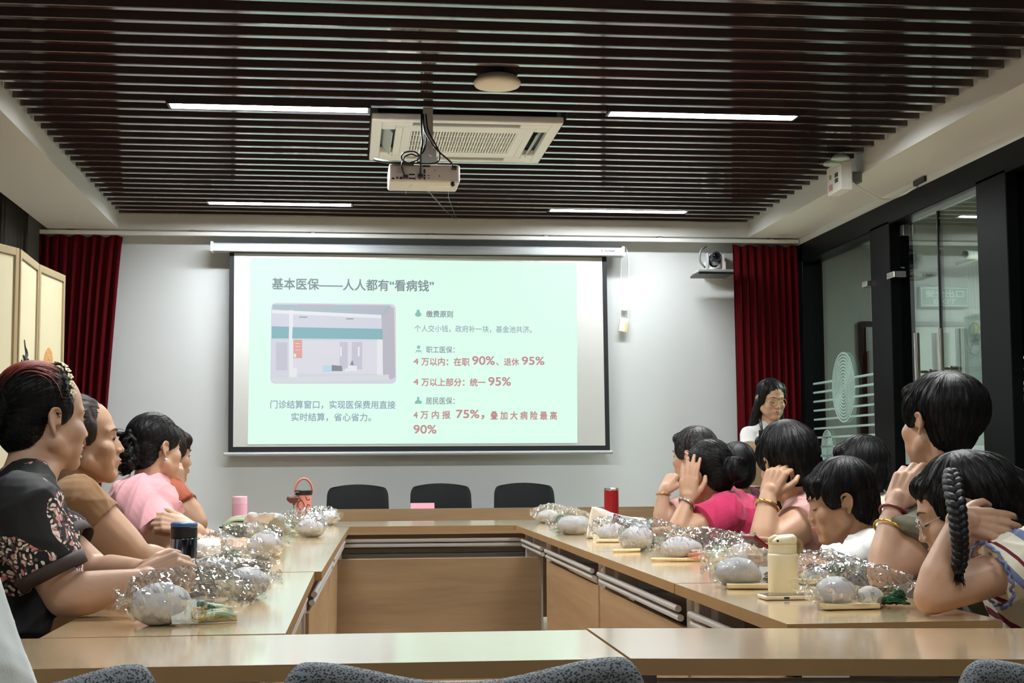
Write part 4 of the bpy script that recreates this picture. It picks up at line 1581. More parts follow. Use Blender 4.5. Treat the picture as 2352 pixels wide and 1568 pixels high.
def hand_prims(b, W, fwd, back, thumb=1, curl=(.3, .4, .3), spread=.06, s=1.0, tcurl=.3, curls=None, tout=.6):
    """hand at the wrist W; fwd = towards the fingers, back = out of the back of the hand, thumb = which side (+1/-1 of back x fwd)"""
    W = Vector(W)
    x = Vector(fwd).normalized()
    z = Vector(back)
    z = (z - x * z.dot(x)).normalized()
    y = z.cross(x) * thumb

    def Q(p):
        return W + (x * p[0] + y * p[1] + z * p[2]) * s
    # wrist and palm
    b.cap(Q((-.01, 0, 0)), Q((.02, 0, 0)), .024 * s, .024 * s)
    for oy, kx in ((.028, .082), (.009, .086), (-.010, .082), (-.027, .074)):
        b.cap(Q((.012, oy * .62, -.002)), Q((kx, oy, 0)), .0165 * s, .0118 * s, 10)
    b.cap(Q((.02, .018, -.008)), Q((.05, .022, -.010)), .017 * s, .013 * s, 10)
    b.cap(Q((.02, -.016, -.008)), Q((.055, -.02, -.008)), .014 * s, .012 * s, 10)
    tips = []
    fl = [(.028, .082, (.042, .025, .021), .0088), (.009, .087, (.046, .029, .022), .0089), (-.010, .083, (.042, .027, .021), .0084), (-.027, .074, (.033, .021, .018), .0074)]
    for i, (oy, kx, ls, r) in enumerate(fl):
        cu = curls[i] if curls else curl
        p = (kx, oy, 0.0)
        an = 0.0
        sp_ = spread * (1.5 - i)
        rr = (r * 1.12, r, r * .93, r * .78)
        for j in range(3):
            an += cu[j]
            d = (math.cos(an) * math.cos(sp_), math.sin(sp_), -math.sin(an))
            q = tuple(p[k] + d[k] * ls[j] for k in range(3))
            b.cap(Q(p), Q(q), rr[j] * s, rr[j + 1] * s, 10)
            p = q
        tips.append((Q(p), Vector((x * d[0] + y * d[1] + z * d[2]))))
    # thumb leaves the side of the palm
    p0, p1 = (.018, .022, -.008), (.048, .022 + .03 * tout * 1.3, -.014)
    d = Vector((math.cos(tcurl) * .8, .55 * tout, -math.sin(tcurl))).normalized()
    p2 = tuple(p1[k] + d[k] * .032 for k in range(3))
    d2 = Vector((d.x, d.y - .45, d.z - .15)).normalized()
    p3 = tuple(p2[k] + d2[k] * .024 for k in range(3))
    b.cap(Q(p0), Q(p1), .0155 * s, .0118 * s, 10)
    b.cap(Q(p1), Q(p2), .0115 * s, .0098 * s, 10)
    b.cap(Q(p2), Q(p3), .0098 * s, .0082 * s, 10)
    return tips


def head_matrix(c, heading, pitch=0.0, roll=0.0, s=1.0):
    "local +y is the face; heading measured from +Y towards +X; pitch > 0 looks up; roll > 0 leans the crown to the person's right"
    h = math.radians(heading)
    R_ = Matrix.Rotation(-h, 4, 'Z') @ Matrix.Rotation(math.radians(pitch), 4, 'X') @ Matrix.Rotation(math.radians(roll), 4, 'Y')
    return Matrix.Translation(Vector(c)) @ R_ @ Matrix.Scale(s, 4)


def head_base(kid=False, full=1.0):
    "large masses of the head, blended before the features go on"
    b = MB()
    b.ell((0, -.012, .034), (.0755, .096, .086), n=28, m=18)
    b.ell((0, .014, -.02), (.067, .074, .085), n=24, m=16)
    b.ell((0, .036, -.052), (.053 * full, .05, .066), n=20, m=14)
    if kid:
        b.ell((0, .042, -.052), (.059, .044, .05), n=20, m=14)
    for sx in (-1, 1):
        b.cap((sx * .054, .0, -.055), (sx * .018, .064, -.1), .022 * full, .0185 * full)
        b.ell((sx * .038, .054, -.03), (.029 * full, .028, .03), n=16, m=12)
        b.ell((sx * .034, .052, -.066), (.024 * full, .026, .032), n=14, m=10)
        b.cap((sx * .010, .0795, .022), (sx * .044, .062, .02), .0135, .012)
    b.ell((0, .0715, -.097), (.022, .0195, .019), n=14, m=10)
    b.ell((0, .0715, -.062), (.029, .0235, .025), n=16, m=12)
    b.cap((0, .072, .02), (0, .085, -.03), .013, .016)
    return b


def head_prims(kid=False, full=1.0, ears=(1, 1), mouth=0.0):
    "nose, lids, lips and ears"
    b = MB()
    for sx in (-1, 1):
        b.ell((sx * .0315, .0655, .0005), (.0155, .0135, .0125), n=14, m=10)         # eyeball under the lids
        b.cap((sx * .018, .0765, .004), (sx * .043, .0685, .003), .0038, .003)       # upper lid
        b.cap((sx * .019, .0745, -.0075), (sx * .042, .067, -.006), .0032, .0026)    # lower lid
        b.ell((sx * .0115, .0905, -.0345), (.0085, .0098, .0075), n=12, m=8)         # nostril wing
    b.cap((0, .079, .012), (0, .097 if not kid else .094, -.027), .0070, .0088)      # nose bridge
    b.ell((0, .099 if not kid else .096, -.031), (.0098, .0098, .0088), n=14, m=10)
    for sx in (-1, 1):
        b.cap((0, .0925, -.0565), (sx * .021, .081, -.0615), .0048, .0026)            # lips
        b.cap((0, .0905, -.0675 - mouth), (sx * .019, .080, -.0625 - mouth * .3), .0054, .0028)
    for k, sx in enumerate((-1, 1)):
        if not ears[k]:
            continue
        e = Vector((sx * .0725, -.012, -.006))
        path = [(0.002, .012, -.006), (.004, .0125, .012), (.009, .006, .0255), (.0125, -.008, .0275), (.015, -.018, .017), (.0145, -.0175, .0), (.011, -.010, -.016), (.005, -.002, -.0255)]
        pp = smooth_path([e + Vector((sx * p[0], p[1], p[2])) for p in path], 4)
        for i in range(len(pp) - 1):
            b.cap(pp[i], pp[i + 1], .0040, .0040, 8)
        b.ell(e + Vector((sx * .0055, -.003, -.0235)), (.0045, .0072, .0085), n=10, m=8)   # lobe
        b.ell(e + Vector((sx * .0035, -.006, .003)), Matrix.Rotation(0, 3, 'Z') and (.0042, .0135, .022), n=12, m=8)   # bowl
        b.cap(e + Vector((sx * .0085, -.010, .017)), e + Vector((sx * .0075, -.0095, -.010)), .0032, .0036, 8)
        b.ell(e + Vector((sx * .004, .010, -.006)), (.0045, .0042, .0065), n=8, m=6)       # tragus
    return b


SKIN = {}


def skin(name, c):
    m = mat(name, c, .48, spec=.4, var=.05, vscale=14, bump=.08, bscale=240, c2=None)
    return m


def hair_mat(name, c=(24, 20, 20), tip=None, rough=.5):
    m = bpy.data.materials.new(name)
    m.use_nodes = True
    nt = m.node_tree
    b = nt.nodes['Principled BSDF']
    b.inputs['Base Color'].default_value = lin(c)
    b.inputs['Roughness'].default_value = rough
    b.inputs['Specular IOR Level'].default_value = .28
    tc = nt.nodes.new('ShaderNodeTexCoord')
    mp = nt.nodes.new('ShaderNodeMapping')
    mp.inputs['Scale'].default_value = (90, 90, 14)
    n2 = nt.nodes.new('ShaderNodeTexNoise')
    n2.inputs['Scale'].default_value = 3.0
    n2.inputs['Detail'].default_value = 4
    bp = nt.nodes.new('ShaderNodeBump')
    bp.inputs['Strength'].default_value = .22
    bp.inputs['Distance'].default_value = .004
    nt.links.new(tc.outputs['Object'], mp.inputs['Vector'])
    nt.links.new(mp.outputs['Vector'], n2.inputs['Vector'])
    nt.links.new(n2.outputs['Fac'], bp.inputs['Height'])
    nt.links.new(bp.outputs['Normal'], b.inputs['Normal'])
    if tip:
        mx = nt.nodes.new('ShaderNodeMix')
        mx.data_type = 'RGBA'
        mx.inputs['A'].default_value = lin(c)
        mx.inputs['B'].default_value = lin(tip)
        n3 = nt.nodes.new('ShaderNodeTexNoise')
        n3.inputs['Scale'].default_value = 4.0
        nt.links.new(mp.outputs['Vector'], n3.inputs['Vector'])
        rp = nt.nodes.new('ShaderNodeMapRange')
        rp.inputs['From Min'].default_value = .55
        rp.inputs['From Max'].default_value = .75
        nt.links.new(n3.outputs['Fac'], rp.inputs['Value'])
        nt.links.new(rp.outputs['Result'], mx.inputs['Factor'])
        nt.links.new(mx.outputs['Result'], b.inputs['Base Color'])
    return m


HAIR = {'black': hair_mat('hair_black', (11, 9, 10)), 'brown': hair_mat('hair_brown', (44, 32, 28)), 'grey': hair_mat('hair_greying', (34, 32, 32), (120, 116, 112)),
        'red': hair_mat('hair_red_tint', (130, 58, 44))}


def hair_prims(style):
    "returns the solid in head coordinates and a flow function for the strands"
    b = MB()
    whorl = Vector((0, -.055, .118))

    def flow(p):
        d = (p - whorl)
        d = d.normalized() if d.length > 1e-4 else Vector((0, 1, 0))
        return d + Vector((0, 0, -.55))
    if style in ('short', 'boy', 'crop', 'bob'):
        b.ell((0, -.02, .046), (.085, .1, .088), n=28, m=18)
        b.ell((0, -.055, -.002), (.075, .062, .092), n=24, m=16)
        for sx in (-1, 1):
            b.ell((sx * .07, .018, .03), (.017, .034, .046), n=14, m=10)
            if style == 'bob':
                b.ell((sx * .072, -.03, -.03), (.02, .05, .07), n=14, m=10)
        if style in ('boy', 'bob'):
            b.ell((0, .052, .064), (.068, .042, .036), n=20, m=12)
            for k in range(9):
                x = -.056 + .014 * k
                b.cap((x, .07 - abs(x) * .35, .07), (x * 1.02 + .004 * math.sin(k * 2.3), .089 - abs(x) * .45, .026 + .008 * math.sin(k * 1.7)), .014, .005, 8)
        else:
            b.ell((0, .048, .078), (.066, .038, .03), n=20, m=12)
    elif style in ('bun', 'updo'):
        if style == 'updo':
            b.ell((0, -.019, .046), (.084, .1, .085), n=28, m=18)
            b.ell((.05, .02, .04), (.03, .05, .05), n=18, m=12)
        else:
            b.ell((0, -.027, .045), (.083, .096, .086), n=28, m=18)
        b.ell((0, -.058, -.002), (.071, .058, .084), n=24, m=16)
        for sx in (-1, 1):
            b.ell((sx * .068, .004, .026), (.013, .032, .042), n=14, m=10)
        c = Vector((0, -.135, .0)) if style == 'bun' else Vector((0, -.125, -.035))
        rnd = random.Random(4)
        if style == 'bun':
            b.ell(c, (.05, .036, .05), n=20, m=12)
            for k in range(14):
                a = 2 * PI * k / 14
                p = c + Vector((.034 * math.cos(a), -.014, .034 * math.sin(a)))
                q = c + Vector((.034 * math.cos(a + .9), -.022, .034 * math.sin(a + .9)))
                b.cap(p, q, .014, .014, 8)
        else:
            b.ell(c + Vector((0, .012, .0)), (.046, .034, .052), n=18, m=12)
            for k in range(58):
                p = c + Vector((rnd.gauss(0, .028), rnd.gauss(-.008, .014), rnd.gauss(0, .034)))
                d_ = Vector((rnd.gauss(0, 1), rnd.gauss(0, .6), rnd.gauss(0, 1))).normalized() * .014
                b.cap(p - d_, p + d_, rnd.uniform(.007, .012), rnd.uniform(.006, .011), 8)

        def flow(p, c=c):
            if p.y < -.11:
                q = p - c
                return Vector((-q.z, 0, q.x)) + Vector((0, 0, .01))
            d = c - p
            return d.normalized() + Vector((0, 0, .1))
    elif style == 'long':
        b.ell((0, -.02, .046), (.083, .098, .084), n=28, m=18)
        b.ell((0, -.058, -.01), (.078, .056, .1), n=24, m=16)
        b.cap((0, -.07, -.06), (0, -.075, -.24), .06, .045)
        for sx in (-1, 1):
            b.ell((sx * .07, .01, .02), (.017, .04, .055), n=14, m=10)
            b.cap((sx * .066, -.022, -.02), (sx * .085, -.03, -.16), .03, .034)
            b.cap((sx * .085, -.03, -.16), (sx * .088, -.035, -.27), .034, .016)
        for sx in (-1, 1):
            b.ell((sx * .056, .006, .056), (.03, .05, .052), n=18, m=12)

        def flow(p):
            if p.z > .03:
                sx = 1 if p.x > 0 else -1
                return Vector((sx * .8, -.25, -.6))
            return Vector((0, -.05, -1))
    elif style == 'braid':
        b.ell((0, -.02, .045), (.083, .099, .084), n=28, m=18)
        b.ell((0, -.056, -.0), (.073, .06, .09), n=24, m=16)
        for sx in (-1, 1):
            b.ell((sx * .068, .016, .026), (.015, .036, .046), n=14, m=10)
        b.ell((0, .05, .074), (.064, .036, .03), n=20, m=12)
    return b, flow


def strands(ob, mx, flow, m, count=450, steps=12, step=.0095, r=.0007, seed=0, lift=.0016, name='strands', parent=None):
    "fine locks lying on the hair surface, as one mesh"
    rnd = random.Random(seed)
    me = ob.data
    og = ORG.get(ob.name, Vector((0, 0, 0)))
    vs = [v.co + og for v in me.vertices]
    bvh = BVHTree.FromPolygons(vs, [tuple(p.vertices) for p in me.polygons])
    inv = mx.inverted()
    rot = mx.to_3x3().normalized()
    b = MB()
    V = len(vs)
    for k in range(count):
        p = Vector(vs[rnd.randrange(V)])
        wob = rnd.uniform(-.35, .35)
        pts = []
        lf = lift * rnd.uniform(.4, 1.8)
        n_ = rnd.randint(steps // 2, steps)
        for i in range(n_ + 1):
            loc, nrm, idx, d = bvh.find_nearest(p)
            if loc is None:
                break
            s_ = i / n_
            pts.append(loc + nrm * (lf * math.sin(PI * min(1, s_ * 1.15 + .02)) - .0006))
            fl = rot @ flow(inv @ loc)
            fl = fl - nrm * fl.dot(nrm)
            if fl.length < 1e-5:
                break
            fl.normalize()
            sd_ = nrm.cross(fl)
            p = loc + (fl + sd_ * (wob * math.sin(s_ * 5 + k))) * step
        if len(pts) > 3:
            nn = len(pts)
            b.tube(pts, [r * (.25 + .75 * math.sin(PI * min(1, (q + .6) / nn))) for q in range(nn)], n=3)
    if b.v:
        return b.build(name, m, parent if parent else ob, smooth=True, normals=False)


PEOPLE = {}


class Person:
    def __init__(s, label, head, heading, pelvis, body_heading, pitch=0, roll=0, hs=1.0, skin_m=None, voxel=.0042, build=1.0, neck=None, seed=1, group=None,
                 kid=False, full=1.0, ears=(1, 1), mouth=0.0):
        s.voxel, s.seed, s.k = voxel, seed, build
        s.hc = at(*head) if not isinstance(head, Vector) else head
        s.hs = hs
        s.mx = head_matrix(s.hc, heading, pitch, roll, hs)
        s.P = Vector(pelvis)
        s.t = thing('person', label, 'person', (s.P.x, s.P.y, 0), group)
        s.skin = skin_m
        bh = math.radians(body_heading)
        s.fw = Vector((math.sin(bh), math.cos(bh), 0))
        s.rt = Vector((math.cos(bh), -math.sin(bh), 0))
        jaw = s.mx @ Vector((0, -.03, -.075))
        s.N = Vector(neck) if neck is not None else jaw + (s.P - jaw).normalized() * .085 * hs
        s.sp = (s.N - s.P).normalized()
        s.dp = s.rt.cross(s.sp) * -1
        s.body = MB()
        s.fine = MB()
        s.top = MB()
        hp = xf(head_base(kid, full), s.mx)
        s.body.add(hp.v, hp.f)
        hp = xf(head_prims(kid, full, ears, mouth), s.mx)
        s.fine.add(hp.v, hp.f)
        k = build
        limb(s.body, [s.mx @ Vector((0, -.028, -.03)), s.mx @ Vector((0, -.026, -.085)), s.N - s.sp * .03], [.054 * hs, .052 * hs, .062 * hs])
        s.body.cap(s.mx @ Vector((0, .02, -.075)), s.N + s.fw * .02, .036 * hs, .045 * hs)
        s.S = {q: s.N + s.rt * (.162 * k * hs ** .5 * q) - s.sp * .06 for q in (-1, 1)}

    def torso(s, extra=0.0, which='body', z_to=0.0, w=1.0):
        "lofted trunk; widths in metres along the spine from the hips (0) to the neck base (1)"
        mb = s.body if which == 'body' else s.top
        prof = [(-.04, .14, .10), (.0, .175, .125), (.18, .172, .128), (.36, .162, .12), (.55, .168, .124), (.72, .178, .118), (.85, .165, .098), (.94, .118, .076), (1.0, .07, .058)]
        L = (s.N - s.P)
        rs = []
        for t_, a, d in prof:
            if t_ < z_to:
                continue
            a, d = a * s.k * w + extra, d * s.k * w + extra
            c = s.P + L * t_ - s.fw * (.012 * math.sin(PI * max(0, t_)))
            rs.append([c + s.rt * (a * math.copysign(abs(math.cos(q)) ** .85, math.cos(q))) + s.dp * (d * math.sin(q)) for q in [2 * PI * i / 28 for i in range(28)]])
        mb.rings(rs)
        for q in (-1, 1):
            mb.cap(s.N - s.sp * .015 + s.rt * (.04 * q), s.S[q], .05 + extra, .05 * s.k + extra)
        return s

    def bust(s, r=.075, dz=.62, out=.075):
        for q in (-1, 1):
            c = s.P + (s.N - s.P) * dz + s.rt * (.075 * s.k * q) + s.dp * (-out if s.dp.dot(s.fw) < 0 else out)
            s.body.ell(c, r * .9)
            s.top.ell(c, r)
        return s

    def sleeve(s, q, E, hem=.5, r0=.068, r1=.062, S=None):
        S = Vector(S) if S is not None else s.S[q]
        E = Vector(E)
        h = S.lerp(E, hem)
        s.top.ell(S, r0)
        d = (h - S).normalized()
        s.top.cyl(S - d * .01, h, r0, r1, n=24)
        return h

    def arm(s, q, E, W, k=1.0, ku=1.0, S=None):
        arm_prims(s.body, S if S is not None else s.S[q], E, W, k, ku)

    def legs(s, col, spread=.1, drop=.02, sit=True):
        hip = s.P + Vector((0, 0, -.02))
        tr = MB()
        if not sit:
            for q in (-1, 1):
                a = hip + s.rt * (.085 * q)
                kn = a + Vector((0, 0, -.42))
                an = Vector((kn.x, kn.y, .08))
                limb(s.body, [s.P, a, kn, an], [.09, .075, .048, .035])
                limb(tr, [a, kn, an], [.088, .062, .05])
                limb(s.body, [an, an + Vector((0, 0, -.03)), an + s.fw * .14 + Vector((0, 0, -.045))], [.035, .034, .03])
        else:
            for q in (-1, 1):
                a = hip + s.rt * (.085 * q) + Vector((0, 0, .0))
                kn = a + s.fw * .40 * min(1, s.k + .05) + s.rt * (.03 * q) + Vector((0, 0, -.02))
                an = Vector((kn.x, kn.y, .09)) - s.fw * .06
                limb(tr, [a, a.lerp(kn, .5), kn, kn.lerp(an, .4), an], [.095 * s.k, .08 * s.k, .062, .058, .042])
                limb(s.body, [s.P, a, kn], [.09, .075, .05])
                limb(s.body, [kn, an, an + Vector((0, 0, -.04)), an + s.fw * .15 + Vector((0, 0, -.055))], [.04, .033, .034, .03])
        limb(tr, [hip - s.rt * .08, hip + s.rt * .08], [.115 * s.k, .115 * s.k])
        tr.v = [(p[0], p[1], max(p[2], .05)) for p in tr.v]
        s.body.v = [(p[0], p[1], max(p[2], .003)) for p in s.body.v]
        merged('trousers', tr, col, s.t, .009, 2)

    def finish_body(s, smooth=2):
        raw = merged('body', s.body, s.skin, s.t, .0055, 9)
        og = ORG[s.t.name]
        s.fine.add([v.co + og for v in raw.data.vertices], [tuple(q.vertices) for q in raw.data.polygons])
        me = raw.data
        bpy.data.objects.remove(raw)
        bpy.data.meshes.remove(me)
        s.body_ob = merged('body', s.fine, s.skin, s.t, s.voxel, smooth)

    def finish_top(s, m, name='shirt', amp=.004, freq=26, smooth=2, voxel=None):
        s.top_ob = merged(name, s.top, m, s.t, voxel or max(.0045, s.voxel), smooth, disp=folds(s.seed, amp, freq))
        return s.top_ob

    def hair(s, style, m, count=450, extra=None, voxel=None, seed=0, amp=.0012):
        b, flow = hair_prims(style)
        if extra:
            extra(b)
        rs = np.random.RandomState(seed + 11)
        inv = np.array(s.mx.inverted())
        og = np.array(ORG[s.t.name])

        def disp(co):
            w = co + og
            p = w @ inv[:3, :3].T + inv[:3, 3]
            a = np.arctan2(p[:, 0], p[:, 1] + .03)
            rr = np.linalg.norm(p[:, :2], axis=1)
            return amp * (np.sin(a * 23 + 3 * np.sin(p[:, 2] * 40 + seed)) * .5 + np.sin(a * 41 + p[:, 2] * 25 + 2 * seed) * .35 + np.sin(a * 67 - p[:, 2] * 50) * .2) * np.clip(rr / .05, 0, 1)
        s.hair_ob = merged('hair', xf(b, s.mx), m, s.t, voxel or max(.0035, s.voxel * .9), 2, disp=disp)
        if count:
            strands(s.hair_ob, s.mx, flow, m, int(count * 1.7), seed=seed, name='hair_strands')
        return s.hair_ob

    def loc(s, p):
        return s.mx @ Vector(p)

    def face(s, brow=True, eyes='open', lips=(150, 84, 78), browc=None):
        dark = M['lash']
        for sx in (-1, 1):
            if brow:
                pp = smooth_path([s.loc((sx * .014, .0905, .021)), s.loc((sx * .03, .0855, .0265)), s.loc((sx * .048, .0705, .021))], 5)
                MB().tube(pp, [.0008 + .0016 * math.sin(PI * min(1, (i + 2) / (len(pp) + 1))) for i in range(len(pp))], n=6).build('eyebrow', browc or M['brow'], s.t, smooth=True)
            if eyes == 'open':
                MB().ell(s.loc((sx * .0315, .0755, -.0015)), .0062 * s.hs, n=12, m=8).build('eye', M['iris'], s.t, smooth=True)
            pp = smooth_path([s.loc((sx * .0185, .0815, -.001 if eyes == 'open' else -.004)), s.loc((sx * .031, .0822, .0025 if eyes == 'open' else -.006)), s.loc((sx * .0445, .0735, -.001 if eyes == 'open' else -.004))], 5)
            MB().tube(pp, [.0008 + .0011 * math.sin(PI * i / (len(pp) - 1)) for i in range(len(pp))], n=6).build('eyelash', dark, s.t, smooth=True)
        lm = mat('lips', lips, .4)
        b = MB()
        for sx in (-1, 1):
            b.cap(s.loc((0, .0958, -.0585)), s.loc((sx * .021, .0835, -.0622)), .0036 * s.hs, .0018 * s.hs, 8)
            b.cap(s.loc((0, .0945, -.0675)), s.loc((sx * .019, .0825, -.0632)), .0040 * s.hs, .002 * s.hs, 8)
        b.build('lips', lm, s.t, smooth=True)

    def on_arm(s, E, W, t_, r, th, m, tilt=None, name='bracelet'):
        return s.bangle(Vector(W).lerp(Vector(E), t_), Vector(W) - Vector(E), r, th, m, name, tilt)

    def bangle(s, p, axis, r, th, m, name='bracelet', tilt=None, flat=1.0):
        a = Vector(axis).normalized()
        if tilt is not None:
            a = (a + Vector(tilt)).normalized()
        u = a.orthogonal().normalized()
        v = a.cross(u)
        pts = [Vector(p) + (u * math.cos(2 * PI * k / 36) + v * math.sin(2 * PI * k / 36)) * r for k in range(37)]
        return MB().tube(pts, th, n=8, cap=False).build(name, m, s.t, smooth=True)


M['lash'] = mat('lash_black', (22, 16, 14), .6)
M['brow'] = mat('brow_hair', (74, 54, 44), .7)
M['iris'] = mat('iris_dark', (26, 18, 14), .1)
M['gold'] = mat('gold_metal', (226, 176, 78), .2, metal=1.0)
M['silver'] = mat('silver_metal', (220, 220, 222), .2, metal=1.0)
M['pearl'] = mat('pearl', (240, 236, 228), .2)
SK_A = skin('skin_warm', (190, 152, 127))
SK_B = skin('skin_tan', (174, 134, 106))
SK_C = skin('skin_light', (200, 158, 130))
M['trouser_dark'] = mat('trousers_dark', (38, 38, 46), .9)
M['trouser_grey'] = mat('trousers_grey', (80, 82, 90), .9)


def floral(name, base, flowers, leaf=None, scale=16.0, dens=.5):
    m = bpy.data.materials.new(name)
    m.use_nodes = True
    nt = m.node_tree
    b = nt.nodes['Principled BSDF']
    b.inputs['Roughness'].default_value = .75
    tc = nt.nodes.new('ShaderNodeTexCoord')
    dn = nt.nodes.new('ShaderNodeTexNoise')
    dn.inputs['Scale'].default_value = scale * 1.6
    dn.inputs['Detail'].default_value = 2
    nt.links.new(tc.outputs['Object'], dn.inputs['Vector'])
    ad = nt.nodes.new('ShaderNodeVectorMath')
    ad.operation = 'MULTIPLY_ADD'
    ad.inputs[1].default_value = (.05,) * 3
    nt.links.new(dn.outputs['Color'], ad.inputs[0])
    nt.links.new(tc.outputs['Object'], ad.inputs[2])
    big = nt.nodes.new('ShaderNodeTexNoise')
    big.inputs['Scale'].default_value = scale * .45
    nt.links.new(tc.outputs['Object'], big.inputs['Vector'])
    cur = None
    base_c = lin(base)
    for i, (col, sc, th, off) in enumerate(flowers):
        vo = nt.nodes.new('ShaderNodeTexVoronoi')
        vo.inputs['Scale'].default_value = sc
        mp = nt.nodes.new('ShaderNodeMapping')
        mp.inputs['Location'].default_value = (off, off * .7, -off)
        nt.links.new(ad.outputs[0], mp.inputs['Vector'])
        nt.links.new(mp.outputs['Vector'], vo.inputs['Vector'])
        c1 = nt.nodes.new('ShaderNodeMath')
        c1.operation = 'LESS_THAN'
        c1.inputs[1].default_value = th
        nt.links.new(vo.outputs['Distance'], c1.inputs[0])
        c2 = nt.nodes.new('ShaderNodeMath')
        c2.operation = 'GREATER_THAN'
        c2.inputs[1].default_value = dens
        nt.links.new(big.outputs['Fac'], c2.inputs[0])
        mu = nt.nodes.new('ShaderNodeMath')
        mu.operation = 'MULTIPLY'
        nt.links.new(c1.outputs[0], mu.inputs[0])
        nt.links.new(c2.outputs[0], mu.inputs[1])
        mx = nt.nodes.new('ShaderNodeMix')
        mx.data_type = 'RGBA'
        if cur is None:
            mx.inputs['A'].default_value = base_c
        else:
            nt.links.new(cur, mx.inputs['A'])
        mx.inputs['B'].default_value = lin(col)
        nt.links.new(mu.outputs[0], mx.inputs['Factor'])
        cur = mx.outputs['Result']
    nt.links.new(cur, b.inputs['Base Color'])
    return m


def stripes(name, bands, period, axis):
    "cloth with woven bands: bands = [(start fraction, colour)...]"
    m = bpy.data.materials.new(name)
    m.use_nodes = True
    nt = m.node_tree
    b = nt.nodes['Principled BSDF']
    b.inputs['Roughness'].default_value = .85
    tc = nt.nodes.new('ShaderNodeTexCoord')
    dp = nt.nodes.new('ShaderNodeVectorMath')
    dp.operation = 'DOT_PRODUCT'
    dp.inputs[1].default_value = Vector(axis).normalized() / period
    nt.links.new(tc.outputs['Object'], dp.inputs[0])
    nz = nt.nodes.new('ShaderNodeTexNoise')
    nz.inputs['Scale'].default_value = 9
    nt.links.new(tc.outputs['Object'], nz.inputs['Vector'])
    ma = nt.nodes.new('ShaderNodeMath')
    ma.operation = 'MULTIPLY_ADD'
    ma.inputs[1].default_value = .35
    nt.links.new(nz.outputs['Fac'], ma.inputs[0])
    nt.links.new(dp.outputs['Value'], ma.inputs[2])
    fr = nt.nodes.new('ShaderNodeMath')
    fr.operation = 'FRACT'
    nt.links.new(ma.outputs[0], fr.inputs[0])
    rp = nt.nodes.new('ShaderNodeValToRGB')
    rp.color_ramp.interpolation = 'CONSTANT'
    el = rp.color_ramp.elements
    el[0].position, el[0].color = bands[0][0], lin(bands[0][1])
    el[1].position, el[1].color = bands[1][0], lin(bands[1][1])
    for p, c in bands[2:]:
        e = el.new(p)
        e.color = lin(c)
    nt.links.new(fr.outputs[0], rp.inputs['Fac'])
    nt.links.new(rp.outputs['Color'], b.inputs['Base Color'])
    return m


def cloth(name, c):
    return mat(name, c, .88, sheen=.15, var=.03, vscale=8, bump=.12, bscale=500)
# ----------------------------------------------------------------- left row
def chair_for(p, label, back=.02):
    h = math.atan2(p.fw.x, p.fw.y)
    o = dup(base, (p.P.x - p.fw.x * .0, p.P.y - p.fw.y * .0, 0), PI - h, label)
    o.location = Vector((p.P.x, p.P.y, 0)) - p.fw * .17
    if 'group' in o:
        del o['group']
    return o


# woman in black floral blouse
p = Person('person with a flower hairband and black floral blouse, hands clasped on the table', (104, 962, 3.25), 53, (-.80, 3.12, .5), 72, hs=.96, pitch=-2, skin_m=SK_A,
           voxel=.0033, build=1.08, neck=at(62, 1098, 3.2), seed=2, full=1.06)
p.torso().torso(.012, 'top').bust(.085)
E = atz(150, 1372, .79)
W = at(318, 1335, 2.98)
S = at(45, 1165, 2.98)
p.arm(1, E, W, 1.12, 1.08, S=S)
h1 = p.sleeve(1, E, .66, .078, .07, S=S)
p.top.cap(p.S[1], S, .075, .075)
p.body.cap(p.S[1], S, .06, .055)
E2, W2 = at(225, 1318, 3.3), at(330, 1312, 3.12)
S2 = p.S[-1]
p.arm(-1, E2, W2, 1.05, 1.05)
h2 = p.sleeve(-1, E2, .6, .078, .07)
hand_prims(p.fine, W, (.93, .12, .30), (.05, -.86, .5), 1, (1.0, 1.15, .6), .02, 1.0, .5)
hand_prims(p.fine, W2, (.95, -.30, .02), (.12, .75, .62), -1, (.75, 1.0, .5), .03, .98, .4)
p.legs(M['trouser_dark'])
p.finish_body()
M['floral_black'] = floral('floral_black_cloth', (15, 15, 18), [((84, 52, 50), 44, .36, 3.1), ((96, 104, 78), 80, .28, 5.2), ((206, 140, 136), 62, .38, 0.4), ((236, 216, 204), 88, .36, 1.9)], scale=14, dens=.525)
top = p.finish_top(M['floral_black'], 'blouse', .006, 24, voxel=.0048)
M['sheer'] = mat('sheer_brown_trim', (58, 44, 40), .7)
for hh, EE, SS in ((h1, E, S), (h2, E2, S2)):
    d = (EE - SS).normalized()
    MB().tube([hh - d * .004, hh + d * .006, hh + d * .024], [.0715, .0725, .071], n=36, cap=False).build('sleeve_trim', M['sheer'], p.t, smooth=True, solid=.002)
# ruffled neckline
b = MB()
ring = []
for k in range(33):
    a = 2 * PI * k / 32
    c_ = p.N - p.sp * .028 + p.rt * (.088 * math.cos(a)) + p.dp * (.07 * math.sin(a)) - p.fw * .0
    ring.append(c_ + p.sp * (.006 * math.sin(k * 2.7)))
b.tube(ring, .014, n=8, cap=False)
b.build('neckline_frill', M['floral_black'], p.t, smooth=True)
p.hair('bun', HAIR['black'], 900, seed=2)
p.face(eyes='open')
